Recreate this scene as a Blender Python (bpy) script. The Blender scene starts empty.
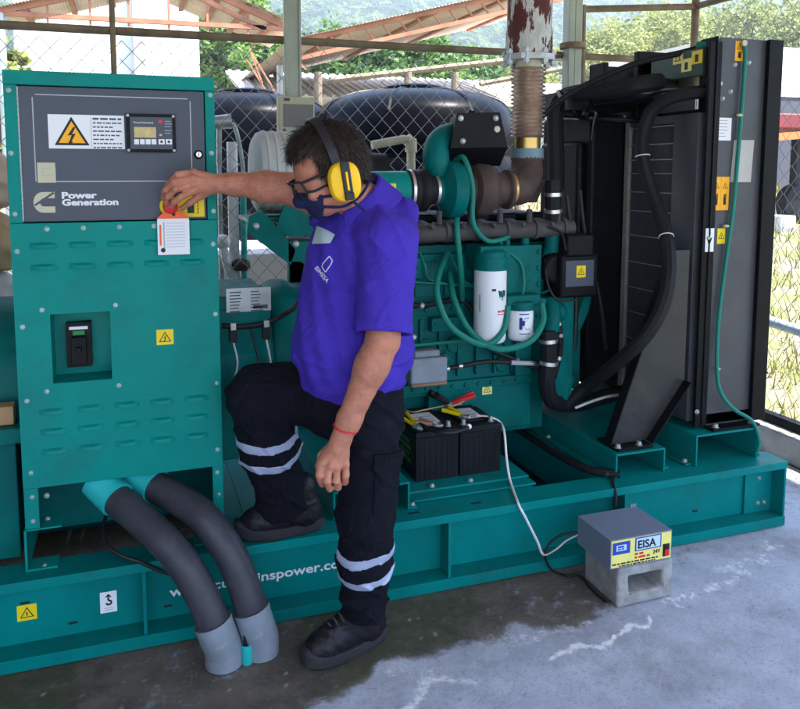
import bpy, math, random
import numpy as np
from mathutils import Vector, Matrix
from mathutils.bvhtree import BVHTree
random.seed(7); RNG = np.random.default_rng(7)
scene = bpy.context.scene
COL = scene.collection

# ------------------------------------------------------------------ camera
FOC, PPX, PPY, HOR, CAMH = 760.0, 390.0, 250.0, 172.0, 1.55
W0, H0 = 800.0, 709.0
PITCH = math.atan((PPY - HOR) / FOC); YAW = math.radians(18.9)
FW = Vector((math.sin(YAW) * math.cos(PITCH), math.cos(YAW) * math.cos(PITCH), -math.sin(PITCH)))
RT = Vector((math.cos(YAW), -math.sin(YAW), 0))
UP = Vector((math.sin(YAW) * math.sin(PITCH), math.cos(YAW) * math.sin(PITCH), math.cos(PITCH)))

def at(u, v, Y=None, X=None, Z=None):
    """world point seen at photo pixel (u, v) on the plane Y=, X= or Z="""
    d = FW + RT * ((u - PPX) / FOC) + UP * ((PPY - v) / FOC)
    if Y is not None: t = Y / d.y
    elif X is not None: t = X / d.x
    else: t = (Z - CAMH) / d.z
    return Vector((t * d.x, t * d.y, CAMH + t * d.z))

cam_data = bpy.data.cameras.new('camera'); cam = bpy.data.objects.new('camera', cam_data); COL.objects.link(cam)
cam_data.sensor_fit = 'HORIZONTAL'; cam_data.sensor_width = 36.0
cam_data.lens = FOC / W0 * 36.0
cam_data.shift_x = (W0 / 2 - PPX) / W0
cam_data.shift_y = -(H0 / 2 - PPY) / W0
cam_data.clip_start = 0.05; cam_data.clip_end = 3000
cam.matrix_world = Matrix(((RT.x, UP.x, -FW.x, 0), (RT.y, UP.y, -FW.y, 0), (RT.z, UP.z, -FW.z, CAMH), (0, 0, 0, 1)))
scene.camera = cam

# ------------------------------------------------------------------ objects
ORG = {}                                     # origin of each object's root
def tag(o, label=None, cat=None, group=None, kind=None):
    if label: o['label'] = label
    if cat: o['category'] = cat
    if group: o['group'] = group
    if kind: o['kind'] = kind
    return o

def thing(name, loc, label, cat, group=None):
    o = bpy.data.objects.new(name, None); COL.objects.link(o)
    o.empty_display_size = 0.05
    o.location = loc; ORG[o] = Vector(loc)
    return tag(o, label, cat, group)

def link(name, me, parent=None, loc=None):
    o = bpy.data.objects.new(name, me); COL.objects.link(o)
    if parent is not None:
        o.parent = parent; ORG[o] = ORG[parent]
    else:
        ORG[o] = Vector(loc) if loc is not None else Vector((0, 0, 0)); o.location = ORG[o]
    return o

def catmull(pts, n=8):
    pts = [Vector(p) for p in pts]
    if len(pts) < 3: return pts
    out = []
    P = [pts[0] * 2 - pts[1]] + pts + [pts[-1] * 2 - pts[-2]]
    for i in range(1, len(P) - 2):
        a, b, c, d = P[i - 1], P[i], P[i + 1], P[i + 2]
        for k in range(n):
            t = k / n
            out.append(0.5 * ((2 * b) + (c - a) * t + (2 * a - 5 * b + 4 * c - d) * t * t + (3 * b - a - 3 * c + d) * t ** 3))
    out.append(pts[-1])
    return out

class MB:
    def __init__(s): s.v = []; s.f = []; s.m = []; s.sm = []
    def add(s, vs, fs, m=0, smooth=False):
        o = len(s.v); s.v += [tuple(p) for p in vs]
        for f in fs:
            s.f.append([o + i for i in f]); s.m.append(m); s.sm.append(smooth)
        return s
    def box(s, x0, x1, y0, y1, z0, z1, m=0):
        return s.add([(x0, y0, z0), (x1, y0, z0), (x1, y1, z0), (x0, y1, z0), (x0, y0, z1), (x1, y0, z1), (x1, y1, z1), (x0, y1, z1)],
                     [(0, 3, 2, 1), (4, 5, 6, 7), (0, 1, 5, 4), (1, 2, 6, 5), (2, 3, 7, 6), (3, 0, 4, 7)], m)
    def obox(s, c, ax, half, m=0):
        c = Vector(c); vs = []
        for sz in (-1, 1):
            for sx, sy in ((-1, -1), (1, -1), (1, 1), (-1, 1)):
                vs.append(c + ax[0] * (sx * half[0]) + ax[1] * (sy * half[1]) + ax[2] * (sz * half[2]))
        return s.add(vs, [(0, 3, 2, 1), (4, 5, 6, 7), (0, 1, 5, 4), (1, 2, 6, 5), (2, 3, 7, 6), (3, 0, 4, 7)], m)
    def bar(s, a, b, w, h, m=0, upv=(0, 0, 1)):
        a = Vector(a); b = Vector(b); d = (b - a); L = d.length; d.normalize()
        sd = d.cross(Vector(upv))
        if sd.length < 1e-4: sd = d.cross(Vector((0, 1, 0)))
        sd.normalize(); u = sd.cross(d)
        return s.obox((a + b) / 2, (d, sd, u), (L / 2, w / 2, h / 2), m)
    def tube(s, pts, r, n=10, m=0, smooth_path=True, sub=6, caps=True):
        rr = r if callable(r) else None
        P = catmull(pts, sub) if smooth_path else [Vector(p) for p in pts]
        vs = []; fs = []; prev = None
        N = len(P)
        for i, p in enumerate(P):
            t = (P[min(i + 1, N - 1)] - P[max(i - 1, 0)]).normalized()
            if prev is None:
                a = t.orthogonal().normalized()
            else:
                a = (prev - t * prev.dot(t)).normalized()
            prev = a; b = t.cross(a)
            R = rr(i / (N - 1)) if rr else r
            for k in range(n):
                an = 2 * math.pi * k / n
                vs.append(p + (a * math.cos(an) + b * math.sin(an)) * R)
        for i in range(N - 1):
            for k in range(n):
                k2 = (k + 1) % n
                fs.append((i * n + k, i * n + k2, (i + 1) * n + k2, (i + 1) * n + k))
        s.add(vs, fs, m, True)
        if caps:
            s.add(vs[:n], [tuple(reversed(range(n)))], m); s.add(vs[-n:], [tuple(range(n))], m)
        return s
    def cyl(s, a, b, r, n=20, m=0, r2=None):
        return s.tube([a, b], (lambda t: r + ((r2 if r2 is not None else r) - r) * t), n, m, False)
    def lathe(s, a, axis, prof, n=24, m=0, caps=True):
        """prof: [(distance along axis, radius)...]"""
        a = Vector(a); ax = Vector(axis).normalized(); e = ax.orthogonal().normalized(); g = ax.cross(e)
        vs = []; fs = []
        for (t, r) in prof:
            for k in range(n):
                an = 2 * math.pi * k / n
                vs.append(a + ax * t + (e * math.cos(an) + g * math.sin(an)) * max(r, 1e-5))
        for i in range(len(prof) - 1):
            for k in range(n):
                k2 = (k + 1) % n
                fs.append((i * n + k, i * n + k2, (i + 1) * n + k2, (i + 1) * n + k))
        s.add(vs, fs, m, True)
        if caps:
            s.add(vs[:n], [tuple(reversed(range(n)))], m); s.add(vs[-n:], [tuple(range(n))], m)
        return s
    def prism(s, poly, vec, m=0):
        """polygon (list of points) extruded along vec"""
        n = len(poly); a = [Vector(p) for p in poly]; b = [p + Vector(vec) for p in a]
        fs = [tuple(range(n)), tuple(range(2 * n - 1, n - 1, -1))]
        for i in range(n):
            j = (i + 1) % n; fs.append((i, i + n, j + n, j))
        return s.add(a + b, fs, m)
    def ball(s, c, r, m=0, n=12, ax=None):
        c = Vector(c); r = r if isinstance(r, (tuple, list)) else (r, r, r)
        A = ax or (Vector((1, 0, 0)), Vector((0, 1, 0)), Vector((0, 0, 1)))
        vs = []; fs = []; k = n // 2
        for i in range(k + 1):
            th = math.pi * i / k
            for j in range(n):
                ph = 2 * math.pi * j / n
                vs.append(c + A[0] * (r[0] * math.sin(th) * math.cos(ph)) + A[1] * (r[1] * math.sin(th) * math.sin(ph)) + A[2] * (r[2] * math.cos(th)))
        for i in range(k):
            for j in range(n):
                j2 = (j + 1) % n; fs.append((i * n + j, (i + 1) * n + j, (i + 1) * n + j2, i * n + j2))
        return s.add(vs, fs, m, True)
    def build(s, name, mats, parent=None, loc=None, bevel=0.0, angle=35, seg=2, label=None):
        if not isinstance(mats, (list, tuple)): mats = [mats]
        o = ORG[parent] if parent is not None else (Vector(loc) if loc is not None else Vector((0, 0, 0)))
        me = bpy.data.meshes.new(name)
        me.from_pydata([(p[0] - o.x, p[1] - o.y, p[2] - o.z) for p in s.v], [], s.f)
        for mt in mats: me.materials.append(mt)
        me.polygons.foreach_set('material_index', s.m)
        import bmesh
        bm = bmesh.new(); bm.from_mesh(me)
        bmesh.ops.recalc_face_normals(bm, faces=bm.faces)
        bm.to_mesh(me); bm.free()
        me.polygons.foreach_set('use_smooth', [True] * len(me.polygons))
        me.set_sharp_from_angle(angle=math.radians(angle))
        me.update()
        ob = link(name, me, parent, o)
        if bevel:
            b = ob.modifiers.new('bevel', 'BEVEL'); b.width = bevel; b.segments = seg; b.limit_method = 'ANGLE'; b.angle_limit = math.radians(40)
            b.harden_normals = False
        if label: ob['label'] = label
        return ob

def bolt(mb, p, n, r=0.008, h=0.006, m=0):
    p = Vector(p); n = Vector(n).normalized()
    mb.lathe(p - n * 0.001, n, [(0, r * 1.35), (0.002, r * 1.35), (0.002, r), (h, r * 0.92), (h + 0.001, r * 0.5)], 8, m)

def mesh_from(verts, faces, name, mats, parent=None, smooth=True, loc=None, matidx=None):
    o = ORG[parent] if parent is not None else (Vector(loc) if loc is not None else Vector((0, 0, 0)))
    me = bpy.data.meshes.new(name)
    V = np.asarray(verts, dtype=np.float32) - np.array(o, dtype=np.float32)
    F = np.asarray(faces, dtype=np.int32)
    k = F.shape[1]
    me.vertices.add(len(V)); me.vertices.foreach_set('co', V.ravel())
    me.loops.add(F.size); me.loops.foreach_set('vertex_index', F.ravel())
    me.polygons.add(len(F)); me.polygons.foreach_set('loop_start', np.arange(0, F.size, k, dtype=np.int32))
    me.polygons.foreach_set('loop_total', np.full(len(F), k, dtype=np.int32))
    for mt in (mats if isinstance(mats, (list, tuple)) else [mats]): me.materials.append(mt)
    if matidx is not None: me.polygons.foreach_set('material_index', np.asarray(matidx, dtype=np.int32))
    me.polygons.foreach_set('use_smooth', np.full(len(F), smooth))
    me.update(calc_edges=True); me.validate()
    return link(name, me, parent, o)

_txt = {}
def text_mesh(s, size, bold=0.0, extrude=0.0005, align='LEFT'):
    c = bpy.data.curves.new('text', 'FONT'); c.body = s; c.size = size; c.offset = bold; c.extrude = extrude; c.resolution_u = 3
    c.align_x = align
    ob = bpy.data.objects.new('text', c); COL.objects.link(ob)
    dg = bpy.context.evaluated_depsgraph_get(); dg.update()
    me = bpy.data.meshes.new_from_object(ob.evaluated_get(dg))
    bpy.data.objects.remove(ob); bpy.data.curves.remove(c)
    return me

def text(name, s, size, loc, mt, parent, xdir=(1, 0, 0), zdir=(0, 0, 1), bold=0.0, sx=1.0, align='LEFT'):
    """flat lettering, reading along xdir with its up along zdir"""
    me = text_mesh(s, size, bold, align=align); me.name = name
    x = Vector(xdir).normalized(); u = Vector(zdir).normalized(); n = x.cross(u)
    M = Matrix(((x.x * sx, u.x, n.x, 0), (x.y * sx, u.y, n.y, 0), (x.z * sx, u.z, n.z, 0), (0, 0, 0, 1)))
    M.translation = Vector(loc) - ORG[parent]
    me.transform(M); me.materials.clear(); me.materials.append(mt)
    return link(name, me, parent)

def textmb(mb, s, size, loc, m, xdir=(1, 0, 0), zdir=(0, 0, 1), bold=0.0, sx=1.0):
    """the same, added to a mesh under construction"""
    me = text_mesh(s, size, bold)
    x = Vector(xdir).normalized(); u = Vector(zdir).normalized(); n = x.cross(u)
    vs = [Vector(loc) + x * (v.co.x * sx) + u * v.co.y + n * v.co.z for v in me.vertices]
    mb.add(vs, [tuple(p.vertices) for p in me.polygons], m)
    bpy.data.meshes.remove(me)

# ------------------------------------------------------------------ signed distance modelling (bodies, clothes)
def cap(a, b, ra, rb=None, k=0.02): return ('c', np.array(a, float), np.array(b, float), ra, ra if rb is None else rb, k)
def ell(c, r, ax=None, k=0.02):
    A = np.eye(3) if ax is None else np.array([tuple(x) for x in ax], float)
    return ('e', np.array(c, float), np.array(r, float), A, k)

def sdf_field(prims, h, pad=0.02, noise=None, post=None, ext=()):
    lo = np.full(3, 1e9); hi = -lo
    bb = []
    for p in prims:
        if p[0] == 'c':
            R = max(p[3], p[4]); l = np.minimum(p[1], p[2]) - R; u = np.maximum(p[1], p[2]) + R
        else:
            R = np.sqrt(((p[3] * p[2][:, None]) ** 2).sum(0)); l = p[1] - R; u = p[1] + R
        bb.append((l, u)); lo = np.minimum(lo, l); hi = np.maximum(hi, u)
    for q in ext: lo = np.minimum(lo, q); hi = np.maximum(hi, q)
    lo -= pad; hi += pad
    n = np.ceil((hi - lo) / h).astype(int) + 1
    F = np.full(n, 0.5, np.float32)
    ax = [(lo[i] + np.arange(n[i]) * h).astype(np.float32) for i in range(3)]
    for p, (l, u) in zip(prims, bb):
        k = p[-1]; mg = k + 4 * h + (0.02 if noise else 0)
        i0 = np.maximum(np.floor((l - mg - lo) / h).astype(int), 0); i1 = np.minimum(np.ceil((u + mg - lo) / h).astype(int) + 1, n)
        sl = tuple(slice(i0[i], i1[i]) for i in range(3))
        X = ax[0][sl[0]][:, None, None]; Y = ax[1][sl[1]][None, :, None]; Z = ax[2][sl[2]][None, None, :]
        if p[0] == 'c':
            a = p[1]; b = p[2] - p[1]; bb2 = max(float(b @ b), 1e-9)
            px, py, pz = X - a[0], Y - a[1], Z - a[2]
            t = np.clip((px * b[0] + py * b[1] + pz * b[2]) / bb2, 0, 1)
            d = np.sqrt((px - b[0] * t) ** 2 + (py - b[1] * t) ** 2 + (pz - b[2] * t) ** 2) - (p[3] + (p[4] - p[3]) * t)
        else:
            A = p[3]; r = p[2]
            px, py, pz = X - p[1][0], Y - p[1][1], Z - p[1][2]
            q = [(px * A[i][0] + py * A[i][1] + pz * A[i][2]) for i in range(3)]
            k0 = np.sqrt(sum((q[i] / r[i]) ** 2 for i in range(3))); k1 = np.sqrt(sum((q[i] / r[i] ** 2) ** 2 for i in range(3))) + 1e-6
            d = k0 * (k0 - 1) / k1
        f = F[sl]
        hh = np.clip(0.5 + 0.5 * (f - d) / k, 0, 1)
        F[sl] = f * (1 - hh) + d * hh - k * hh * (1 - hh)
    X = ax[0][:, None, None]; Y = ax[1][None, :, None]; Z = ax[2][None, None, :]
    if noise: F += noise(X, Y, Z).astype(np.float32)
    if post: F = post(F, X, Y, Z).astype(np.float32)
    return F, lo, h

def nets(F, lo, h):
    F = np.pad(F, 1, constant_values=0.5); lo = np.array(lo) - h
    S = F < 0
    nx, ny, nz = F.shape
    cnt = np.zeros((nx - 1, ny - 1, nz - 1), np.int8)
    offs = [(i, j, k) for i in (0, 1) for j in (0, 1) for k in (0, 1)]
    for i, j, k in offs: cnt += S[i:nx - 1 + i, j:ny - 1 + j, k:nz - 1 + k]
    act = np.argwhere((cnt > 0) & (cnt < 8))
    idx = np.full(cnt.shape, -1, np.int32); idx[tuple(act.T)] = np.arange(len(act))
    val = {o: F[act[:, 0] + o[0], act[:, 1] + o[1], act[:, 2] + o[2]] for o in offs}
    acc = np.zeros((len(act), 3)); c = np.zeros(len(act))
    for o in offs:
        for a in range(3):
            if o[a] == 0:
                o2 = tuple(1 if q == a else o[q] for q in range(3))
                v0, v1 = val[o], val[o2]; m = (v0 < 0) != (v1 < 0)
                t = np.where(m, v0 / np.where(m, v0 - v1, 1), 0)
                P = np.tile(np.array(o, float), (len(act), 1)); P[:, a] += t
                acc[m] += P[m]; c[m] += 1
    V = lo + (act + acc / c[:, None]) * h
    quads = []
    for a in range(3):
        b, d = (a + 1) % 3, (a + 2) % 3
        s0 = [slice(None)] * 3; s1 = [slice(None)] * 3
        s0[a] = slice(0, -1); s1[a] = slice(1, None)
        e = np.argwhere(S[tuple(s0)] != S[tuple(s1)])
        e = e[(e[:, b] > 0) & (e[:, d] > 0) & (e[:, b] < F.shape[b] - 1) & (e[:, d] < F.shape[d] - 1)]
        def cell(db, dd):
            q = e.copy(); q[:, b] += db; q[:, d] += dd
            return idx[q[:, 0], q[:, 1], q[:, 2]]
        Q = np.stack([cell(-1, -1), cell(0, -1), cell(0, 0), cell(-1, 0)], 1)
        ins = S[e[:, 0], e[:, 1], e[:, 2]]
        Q[~ins] = Q[~ins][:, ::-1]
        quads.append(Q)
    Q = np.concatenate(quads)
    return V, Q[(Q >= 0).all(1)]

def sdf_mesh(name, prims, h, mt, parent, noise=None, post=None, smooth=2, loc=None, ext=()):
    F, lo, h = sdf_field(prims, h, noise=noise, post=post, ext=ext)
    V, Q = nets(F, lo, h)
    # a little Laplacian smoothing takes the grid out of the surface
    for _ in range(smooth):
        S = np.zeros_like(V); c = np.zeros(len(V))
        for i in range(4):
            np.add.at(S, Q[:, i], V[Q[:, (i + 1) % 4]] + V[Q[:, (i + 3) % 4]]); np.add.at(c, Q[:, i], 2)
        V = V * 0.5 + 0.5 * S / np.maximum(c, 1)[:, None]
    return mesh_from(V, Q, name, mt, parent, True, loc), (V, Q)

# ------------------------------------------------------------------ materials
def mat(name, col, rough=0.5, metal=0.0, var=0.0, vscale=8.0, bump=0.0, bscale=60.0, dirt=None, dirt_amt=0.0, dirt_scale=5.0,
        rvar=0.0, spec=0.28, coat=0.0, trans=0.0, stretch=None, sss=0.0, bump2=None):
    m = bpy.data.materials.new(name); m.use_nodes = True
    nt = m.node_tree; N = nt.nodes; L = nt.links; b = N['Principled BSDF']
    b.inputs['Base Color'].default_value = (*col, 1); b.inputs['Roughness'].default_value = rough; b.inputs['Metallic'].default_value = metal
    b.inputs['Specular IOR Level'].default_value = spec
    if coat: b.inputs['Coat Weight'].default_value = coat; b.inputs['Coat Roughness'].default_value = 0.12
    if sss:
        b.inputs['Subsurface Weight'].default_value = sss; b.inputs['Subsurface Radius'].default_value = (0.012, 0.005, 0.003); b.inputs['Subsurface Scale'].default_value = 1.0
    tc = N.new('ShaderNodeTexCoord'); vec = tc.outputs['Object']
    if stretch:
        mp = N.new('ShaderNodeMapping'); mp.inputs['Scale'].default_value = stretch; L.new(vec, mp.inputs['Vector']); vec = mp.outputs['Vector']
    def noise(sc, det=5.0, ro=0.6):
        n = N.new('ShaderNodeTexNoise'); n.inputs['Scale'].default_value = sc; n.inputs['Detail'].default_value = det; n.inputs['Roughness'].default_value = ro
        L.new(vec, n.inputs['Vector']); return n.outputs['Fac']
    cur = None
    if var:
        r = N.new('ShaderNodeMapRange'); L.new(noise(vscale), r.inputs['Value'])
        r.inputs['From Min'].default_value = 0.3; r.inputs['From Max'].default_value = 0.7
        r.inputs['To Min'].default_value = 1 - var; r.inputs['To Max'].default_value = 1 + var
        mx = N.new('ShaderNodeMix'); mx.data_type = 'RGBA'; mx.blend_type = 'MULTIPLY'; mx.inputs['Factor'].default_value = 1
        mx.inputs['A'].default_value = (*col, 1); L.new(r.outputs['Result'], mx.inputs['B']); cur = mx.outputs['Result']
    if dirt is not None:
        r = N.new('ShaderNodeMapRange'); L.new(noise(dirt_scale, 8, 0.7), r.inputs['Value'])
        r.inputs['From Min'].default_value = 0.62 - dirt_amt * 0.25; r.inputs['From Max'].default_value = 0.72
        r.inputs['To Max'].default_value = min(1, 0.3 + dirt_amt)
        mx = N.new('ShaderNodeMix'); mx.data_type = 'RGBA'; L.new(r.outputs['Result'], mx.inputs['Factor'])
        if cur: L.new(cur, mx.inputs['A'])
        else: mx.inputs['A'].default_value = (*col, 1)
        mx.inputs['B'].default_value = (*dirt, 1); cur = mx.outputs['Result']
    if cur: L.new(cur, b.inputs['Base Color'])
    if rvar:
        r = N.new('ShaderNodeMapRange'); L.new(noise(vscale * 2.3), r.inputs['Value'])
        r.inputs['From Min'].default_value = 0.3; r.inputs['From Max'].default_value = 0.7
        r.inputs['To Min'].default_value = max(0, rough - rvar); r.inputs['To Max'].default_value = min(1, rough + rvar); L.new(r.outputs['Result'], b.inputs['Roughness'])
    if bump:
        bp = N.new('ShaderNodeBump'); bp.inputs['Strength'].default_value = bump; bp.inputs['Distance'].default_value = 0.004
        L.new(noise(bscale, 6), bp.inputs['Height']); L.new(bp.outputs['Normal'], b.inputs['Normal'])
        if bump2:
            n2 = N.new('ShaderNodeTexNoise'); n2.inputs['Scale'].default_value = bump2[1]; n2.inputs['Detail'].default_value = 3; n2.inputs['Distortion'].default_value = 1.6; L.new(vec, n2.inputs['Vector'])
            rr = N.new('ShaderNodeMath'); rr.operation = 'SUBTRACT'; L.new(n2.outputs['Fac'], rr.inputs[0]); rr.inputs[1].default_value = .5
            ab = N.new('ShaderNodeMath'); ab.operation = 'ABSOLUTE'; L.new(rr.outputs[0], ab.inputs[0])
            b2 = N.new('ShaderNodeBump'); b2.inputs['Strength'].default_value = bump2[0]; b2.inputs['Distance'].default_value = .03; L.new(ab.outputs[0], b2.inputs['Height']); L.new(b2.outputs['Normal'], bp.inputs['Normal'])
    if trans:
        b.inputs['Transmission Weight'].default_value = trans
    return m

M = {}
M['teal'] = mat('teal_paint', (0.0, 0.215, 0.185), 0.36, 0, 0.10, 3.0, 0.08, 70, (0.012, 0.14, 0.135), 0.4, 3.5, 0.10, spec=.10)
M['teal_eng'] = mat('shaded_engine_teal', (0.0, 0.115, 0.108), 0.42, 0, 0.2, 7.0, 0.25, 45, (0.010, 0.05, 0.042), 0.3, 9, 0.1, spec=.10)  # teal made darker: shade of the engine bay put into the colour
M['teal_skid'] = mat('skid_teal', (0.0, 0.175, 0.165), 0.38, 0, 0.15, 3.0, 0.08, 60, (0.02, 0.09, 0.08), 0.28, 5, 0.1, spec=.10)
M['teal_hose'] = mat('teal_hose', (0.004, 0.17, 0.13), 0.5, 0, 0.1)
M['cyan'] = mat('cyan_pvc', (0.02, 0.42, 0.42), 0.4, 0, 0.06)
M['panel_grey'] = mat('panel_grey', (0.060, 0.070, 0.096), 0.42, 0, 0.06, 4, 0.03, 200)
M['black'] = mat('black_paint', (0.0065, 0.007, 0.0085), 0.4, 0, 0.2, 6, 0.05, 70, (0.025, 0.024, 0.022), 0.12, 6, 0.1, spec=.10)
M['black_gloss'] = mat('black_gloss', (0.008, 0.008, 0.010), 0.18, 0, 0.1)
M['rubber'] = mat('rubber', (0.013, 0.013, 0.015), 0.55, 0, 0.2, 12, 0.1, 80, spec=.14)
M['conduit'] = mat('grey_flexible_conduit', (0.040, 0.040, 0.052), 0.42, 0, 0.2, 9, 0.25, 45, (0.09, 0.085, 0.085), 0.3, 16)
M['pvc_grey'] = mat('grey_pvc', (0.20, 0.23, 0.27), 0.5, 0, 0.15, 14, 0.1, 50, (0.4, 0.4, 0.42), 0.2, 20)
M['steel'] = mat('steel', (0.55, 0.55, 0.56), 0.32, 0.9, 0.15, 20)
M['zinc'] = mat('zinc_bolts', (0.30, 0.36, 0.35), 0.42, 0.6, 0.2, 20)
M['galv'] = mat('galvanised', (0.42, 0.44, 0.44), 0.5, 0.6, 0.2, 12, 0.1, 60)
M['rad_plate'] = mat('radiator_plate', (0.060, 0.062, 0.070), 0.36, 0.0, 0.15, 5, 0.05, 60, (0.085, 0.075, 0.055), 0.25, 6, 0.1)
M['brace_dark'] = mat('dark_brace_paint', (0.028, 0.029, 0.031), 0.33, 0.0, 0.2, 5, 0.05, 60, (0.075, 0.066, 0.045), 0.35, 3.5, 0.1)
M['rad_strip'] = mat('bare_aluminium', (0.24, 0.235, 0.22), 0.5, 0.0, 0.15, 10)
M['manifold'] = mat('manifold_iron', (0.062, 0.058, 0.058), 0.7, 0.2, 0.25, 14, 0.3, 70)
M['iron'] = mat('turbine_iron', (0.075, 0.05, 0.045), 0.75, 0.2, 0.3, 15, 0.4, 60, (0.12, 0.055, 0.03), 0.3, 12)
M['copper'] = mat('heat_tinted_bellows', (0.55, 0.45, 0.38), 0.30, 0.8, 0.25, 12)
M['brass'] = mat('brass_sleeve', (0.55, 0.36, 0.12), 0.3, 0.9, 0.2, 10)
M['blue_band'] = mat('blue_grey_band', (0.14, 0.22, 0.26), 0.5, 0.1, 0.1)
M['white'] = mat('white_paint', (0.72, 0.73, 0.75), 0.4, 0, 0.05, 6)
M['paper'] = mat('paper', (0.74, 0.75, 0.78), 0.6)
M['grey_print'] = mat('grey_print', (0.38, 0.38, 0.42), 0.6)
M['ink'] = mat('ink', (0.015, 0.015, 0.018), 0.5)
M['yellow'] = mat('yellow_sticker', (0.78, 0.58, 0.01), 0.45, 0, 0.04)
M['orange_sticker'] = mat('orange_sticker', (0.85, 0.36, 0.01), 0.45)
M['orange'] = mat('orange_card', (0.85, 0.12, 0.03), 0.5)
M['red'] = mat('red_plastic', (0.62, 0.02, 0.03), 0.35)
M['lcd'] = mat('lcd', (0.50, 0.40, 0.17), 0.3, 0, 0.2, 60)
M['cream'] = mat('cream_plastic', (0.50, 0.47, 0.33), 0.5, 0, 0.06)
M['blue_print'] = mat('blue_print', (0.03, 0.06, 0.35), 0.5)
M['battery'] = mat('battery_plastic', (0.008, 0.009, 0.012), 0.42, 0, 0.2, 10, 0.06, 80, (0.035, 0.035, 0.035), 0.18, 8, spec=.15)
M['charger'] = mat('charger_grey', (0.17, 0.20, 0.27), 0.45, 0, 0.06, 5, 0.05, 150)
M['pale_yellow'] = mat('pale_yellow_sticker', (0.78, 0.70, 0.20), 0.5, 0, 0.05)
M['block'] = mat('cinder_block', (0.30, 0.29, 0.28), 0.9, 0, 0.3, 14, 0.8, 90, (0.13, 0.12, 0.11), 0.35, 10)
M['cable_black'] = mat('black_cable', (0.012, 0.012, 0.013), 0.5)
M['cable_pink'] = mat('pale_pink_cable', (0.60, 0.46, 0.44), 0.5)
M['tan'] = mat('tan_sleeve', (0.30, 0.16, 0.10), 0.6)
M['tank'] = mat('tank_plastic', (0.003, 0.0034, 0.006), 0.34, 0, 0.2, 3, 0.03, 30, spec=.06)
M['curb'] = mat('curb_concrete', (0.28, 0.28, 0.27), 0.9, 0, 0.25, 7, 0.5, 60, (0.10, 0.10, 0.09), 0.3, 5)
M['post_paint'] = mat('post_paint', (0.34, 0.38, 0.32), 0.45, 0.1, 0.15, 6, 0.05, 60, (0.22, 0.14, 0.08), 0.15, 8)
M['rail_rust'] = mat('weathered_rail', (0.20, 0.16, 0.11), 0.7, 0.2, 0.35, 9, 0.2, 60, (0.22, 0.09, 0.04), 0.4, 6)
M['rust'] = mat('primer_red_steel', (0.36, 0.15, 0.085), 0.7, 0, 0.3, 5, 0.1, 60)
M['sheet'] = mat('roof_sheet_underside', (0.60, 0.47, 0.38), 0.6, 0.1, 0.15, 2)
M['cardboard'] = mat('cardboard', (0.36, 0.22, 0.11), 0.85, 0, 0.15, 8)
def striped(name, c1, c2, dark, scale, thr):
    m = mat(name, c1, 0.75); nt = m.node_tree; N = nt.nodes; L = nt.links; b = N['Principled BSDF']
    tc = N.new('ShaderNodeTexCoord'); mp = N.new('ShaderNodeMapping'); mp.inputs['Scale'].default_value = scale
    n = N.new('ShaderNodeTexNoise'); n.inputs['Scale'].default_value = 6; n.inputs['Detail'].default_value = 6; n.inputs['Roughness'].default_value = 0.65
    L.new(tc.outputs['Object'], mp.inputs['Vector']); L.new(mp.outputs['Vector'], n.inputs['Vector'])
    r = N.new('ShaderNodeValToRGB'); e = r.color_ramp.elements; e[0].position = thr - 0.015; e[0].color = (*dark, 1); e[1].position = thr + 0.015; e[1].color = (*c1, 1)
    q = e.new(0.68); q.color = (*c2, 1)
    L.new(n.outputs['Fac'], r.inputs['Fac']); L.new(r.outputs['Color'], b.inputs['Base Color'])
    return m
M['peeling'] = striped('peeling_white_paint', (0.50, 0.51, 0.48), (0.36, 0.38, 0.34), (0.085, 0.022, 0.02), (4.2, 4.2, 1.3), 0.50)
# ================================================================== GENERATOR SET
YS = 2.469                      # front plane of the skid
YC = 2.54                       # front plane of the control cabinet
ST = 0.294                      # top of the skid
gen = thing('generator_set', (1.0, 3.0, 0.0), 'large teal green diesel generator set with grey control panel and tall black radiator', 'generator')

def tri_label(mb, c, w, n=(0, -1, 0), m_tri=1, m_in=0, m_mark=1, bolt_mark=False):
    """warning triangle outline with a mark, standing on the face of a sticker centred at c (faces -Y)"""
    h = w * 0.87
    x, y, z = c
    A = [Vector((x - w / 2, y, z - h / 2)), Vector((x + w / 2, y, z - h / 2)), Vector((x, y, z + h / 2))]
    mb.prism(A, (0, -0.0006, 0), m_tri)
    cc = (A[0] + A[1] + A[2]) / 3
    B = [cc + (p - cc) * 0.76 + Vector((0, -0.0006, 0)) for p in A]
    mb.prism(B, (0, -0.0004, 0), m_in)
    y2 = y - 0.001
    if bolt_mark:
        s = w * 0.34
        P = [(0.15, 1.0), (-0.45, 0.05), (-0.02, 0.12), (-0.28, -0.62), (-0.42, -0.55), (-0.22, -1.05), (0.12, -0.62), (-0.06, -0.62), (0.42, 0.30), (0.02, 0.22), (0.42, 1.0)]
        mb.prism([Vector((cc.x + a * s * 0.80, y2, cc.z + b * s * 0.80 - 0.01 * w)) for a, b in P], (0, -0.0005, 0), m_mark)
    else:
        s = w * 0.05
        mb.box(cc.x - s, cc.x + s, y2 - 0.0005, y2, cc.z - w * 0.06, cc.z + w * 0.16, m_mark)
        mb.box(cc.x - s, cc.x + s, y2 - 0.0005, y2, cc.z - w * 0.17, cc.z - w * 0.11, m_mark)

def chunks(mb, x0, x1, y, z, h, m):
    """a line of print too small to read: word-long strokes facing -Y"""
    x = x0
    while x < x1 - .004:
        w = min(h * RNG.uniform(1.2, 4.0), x1 - x); mb.box(x, x + w, y - .0005, y, z - h / 2, z + h / 2, m); x += w + h * .7

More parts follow.
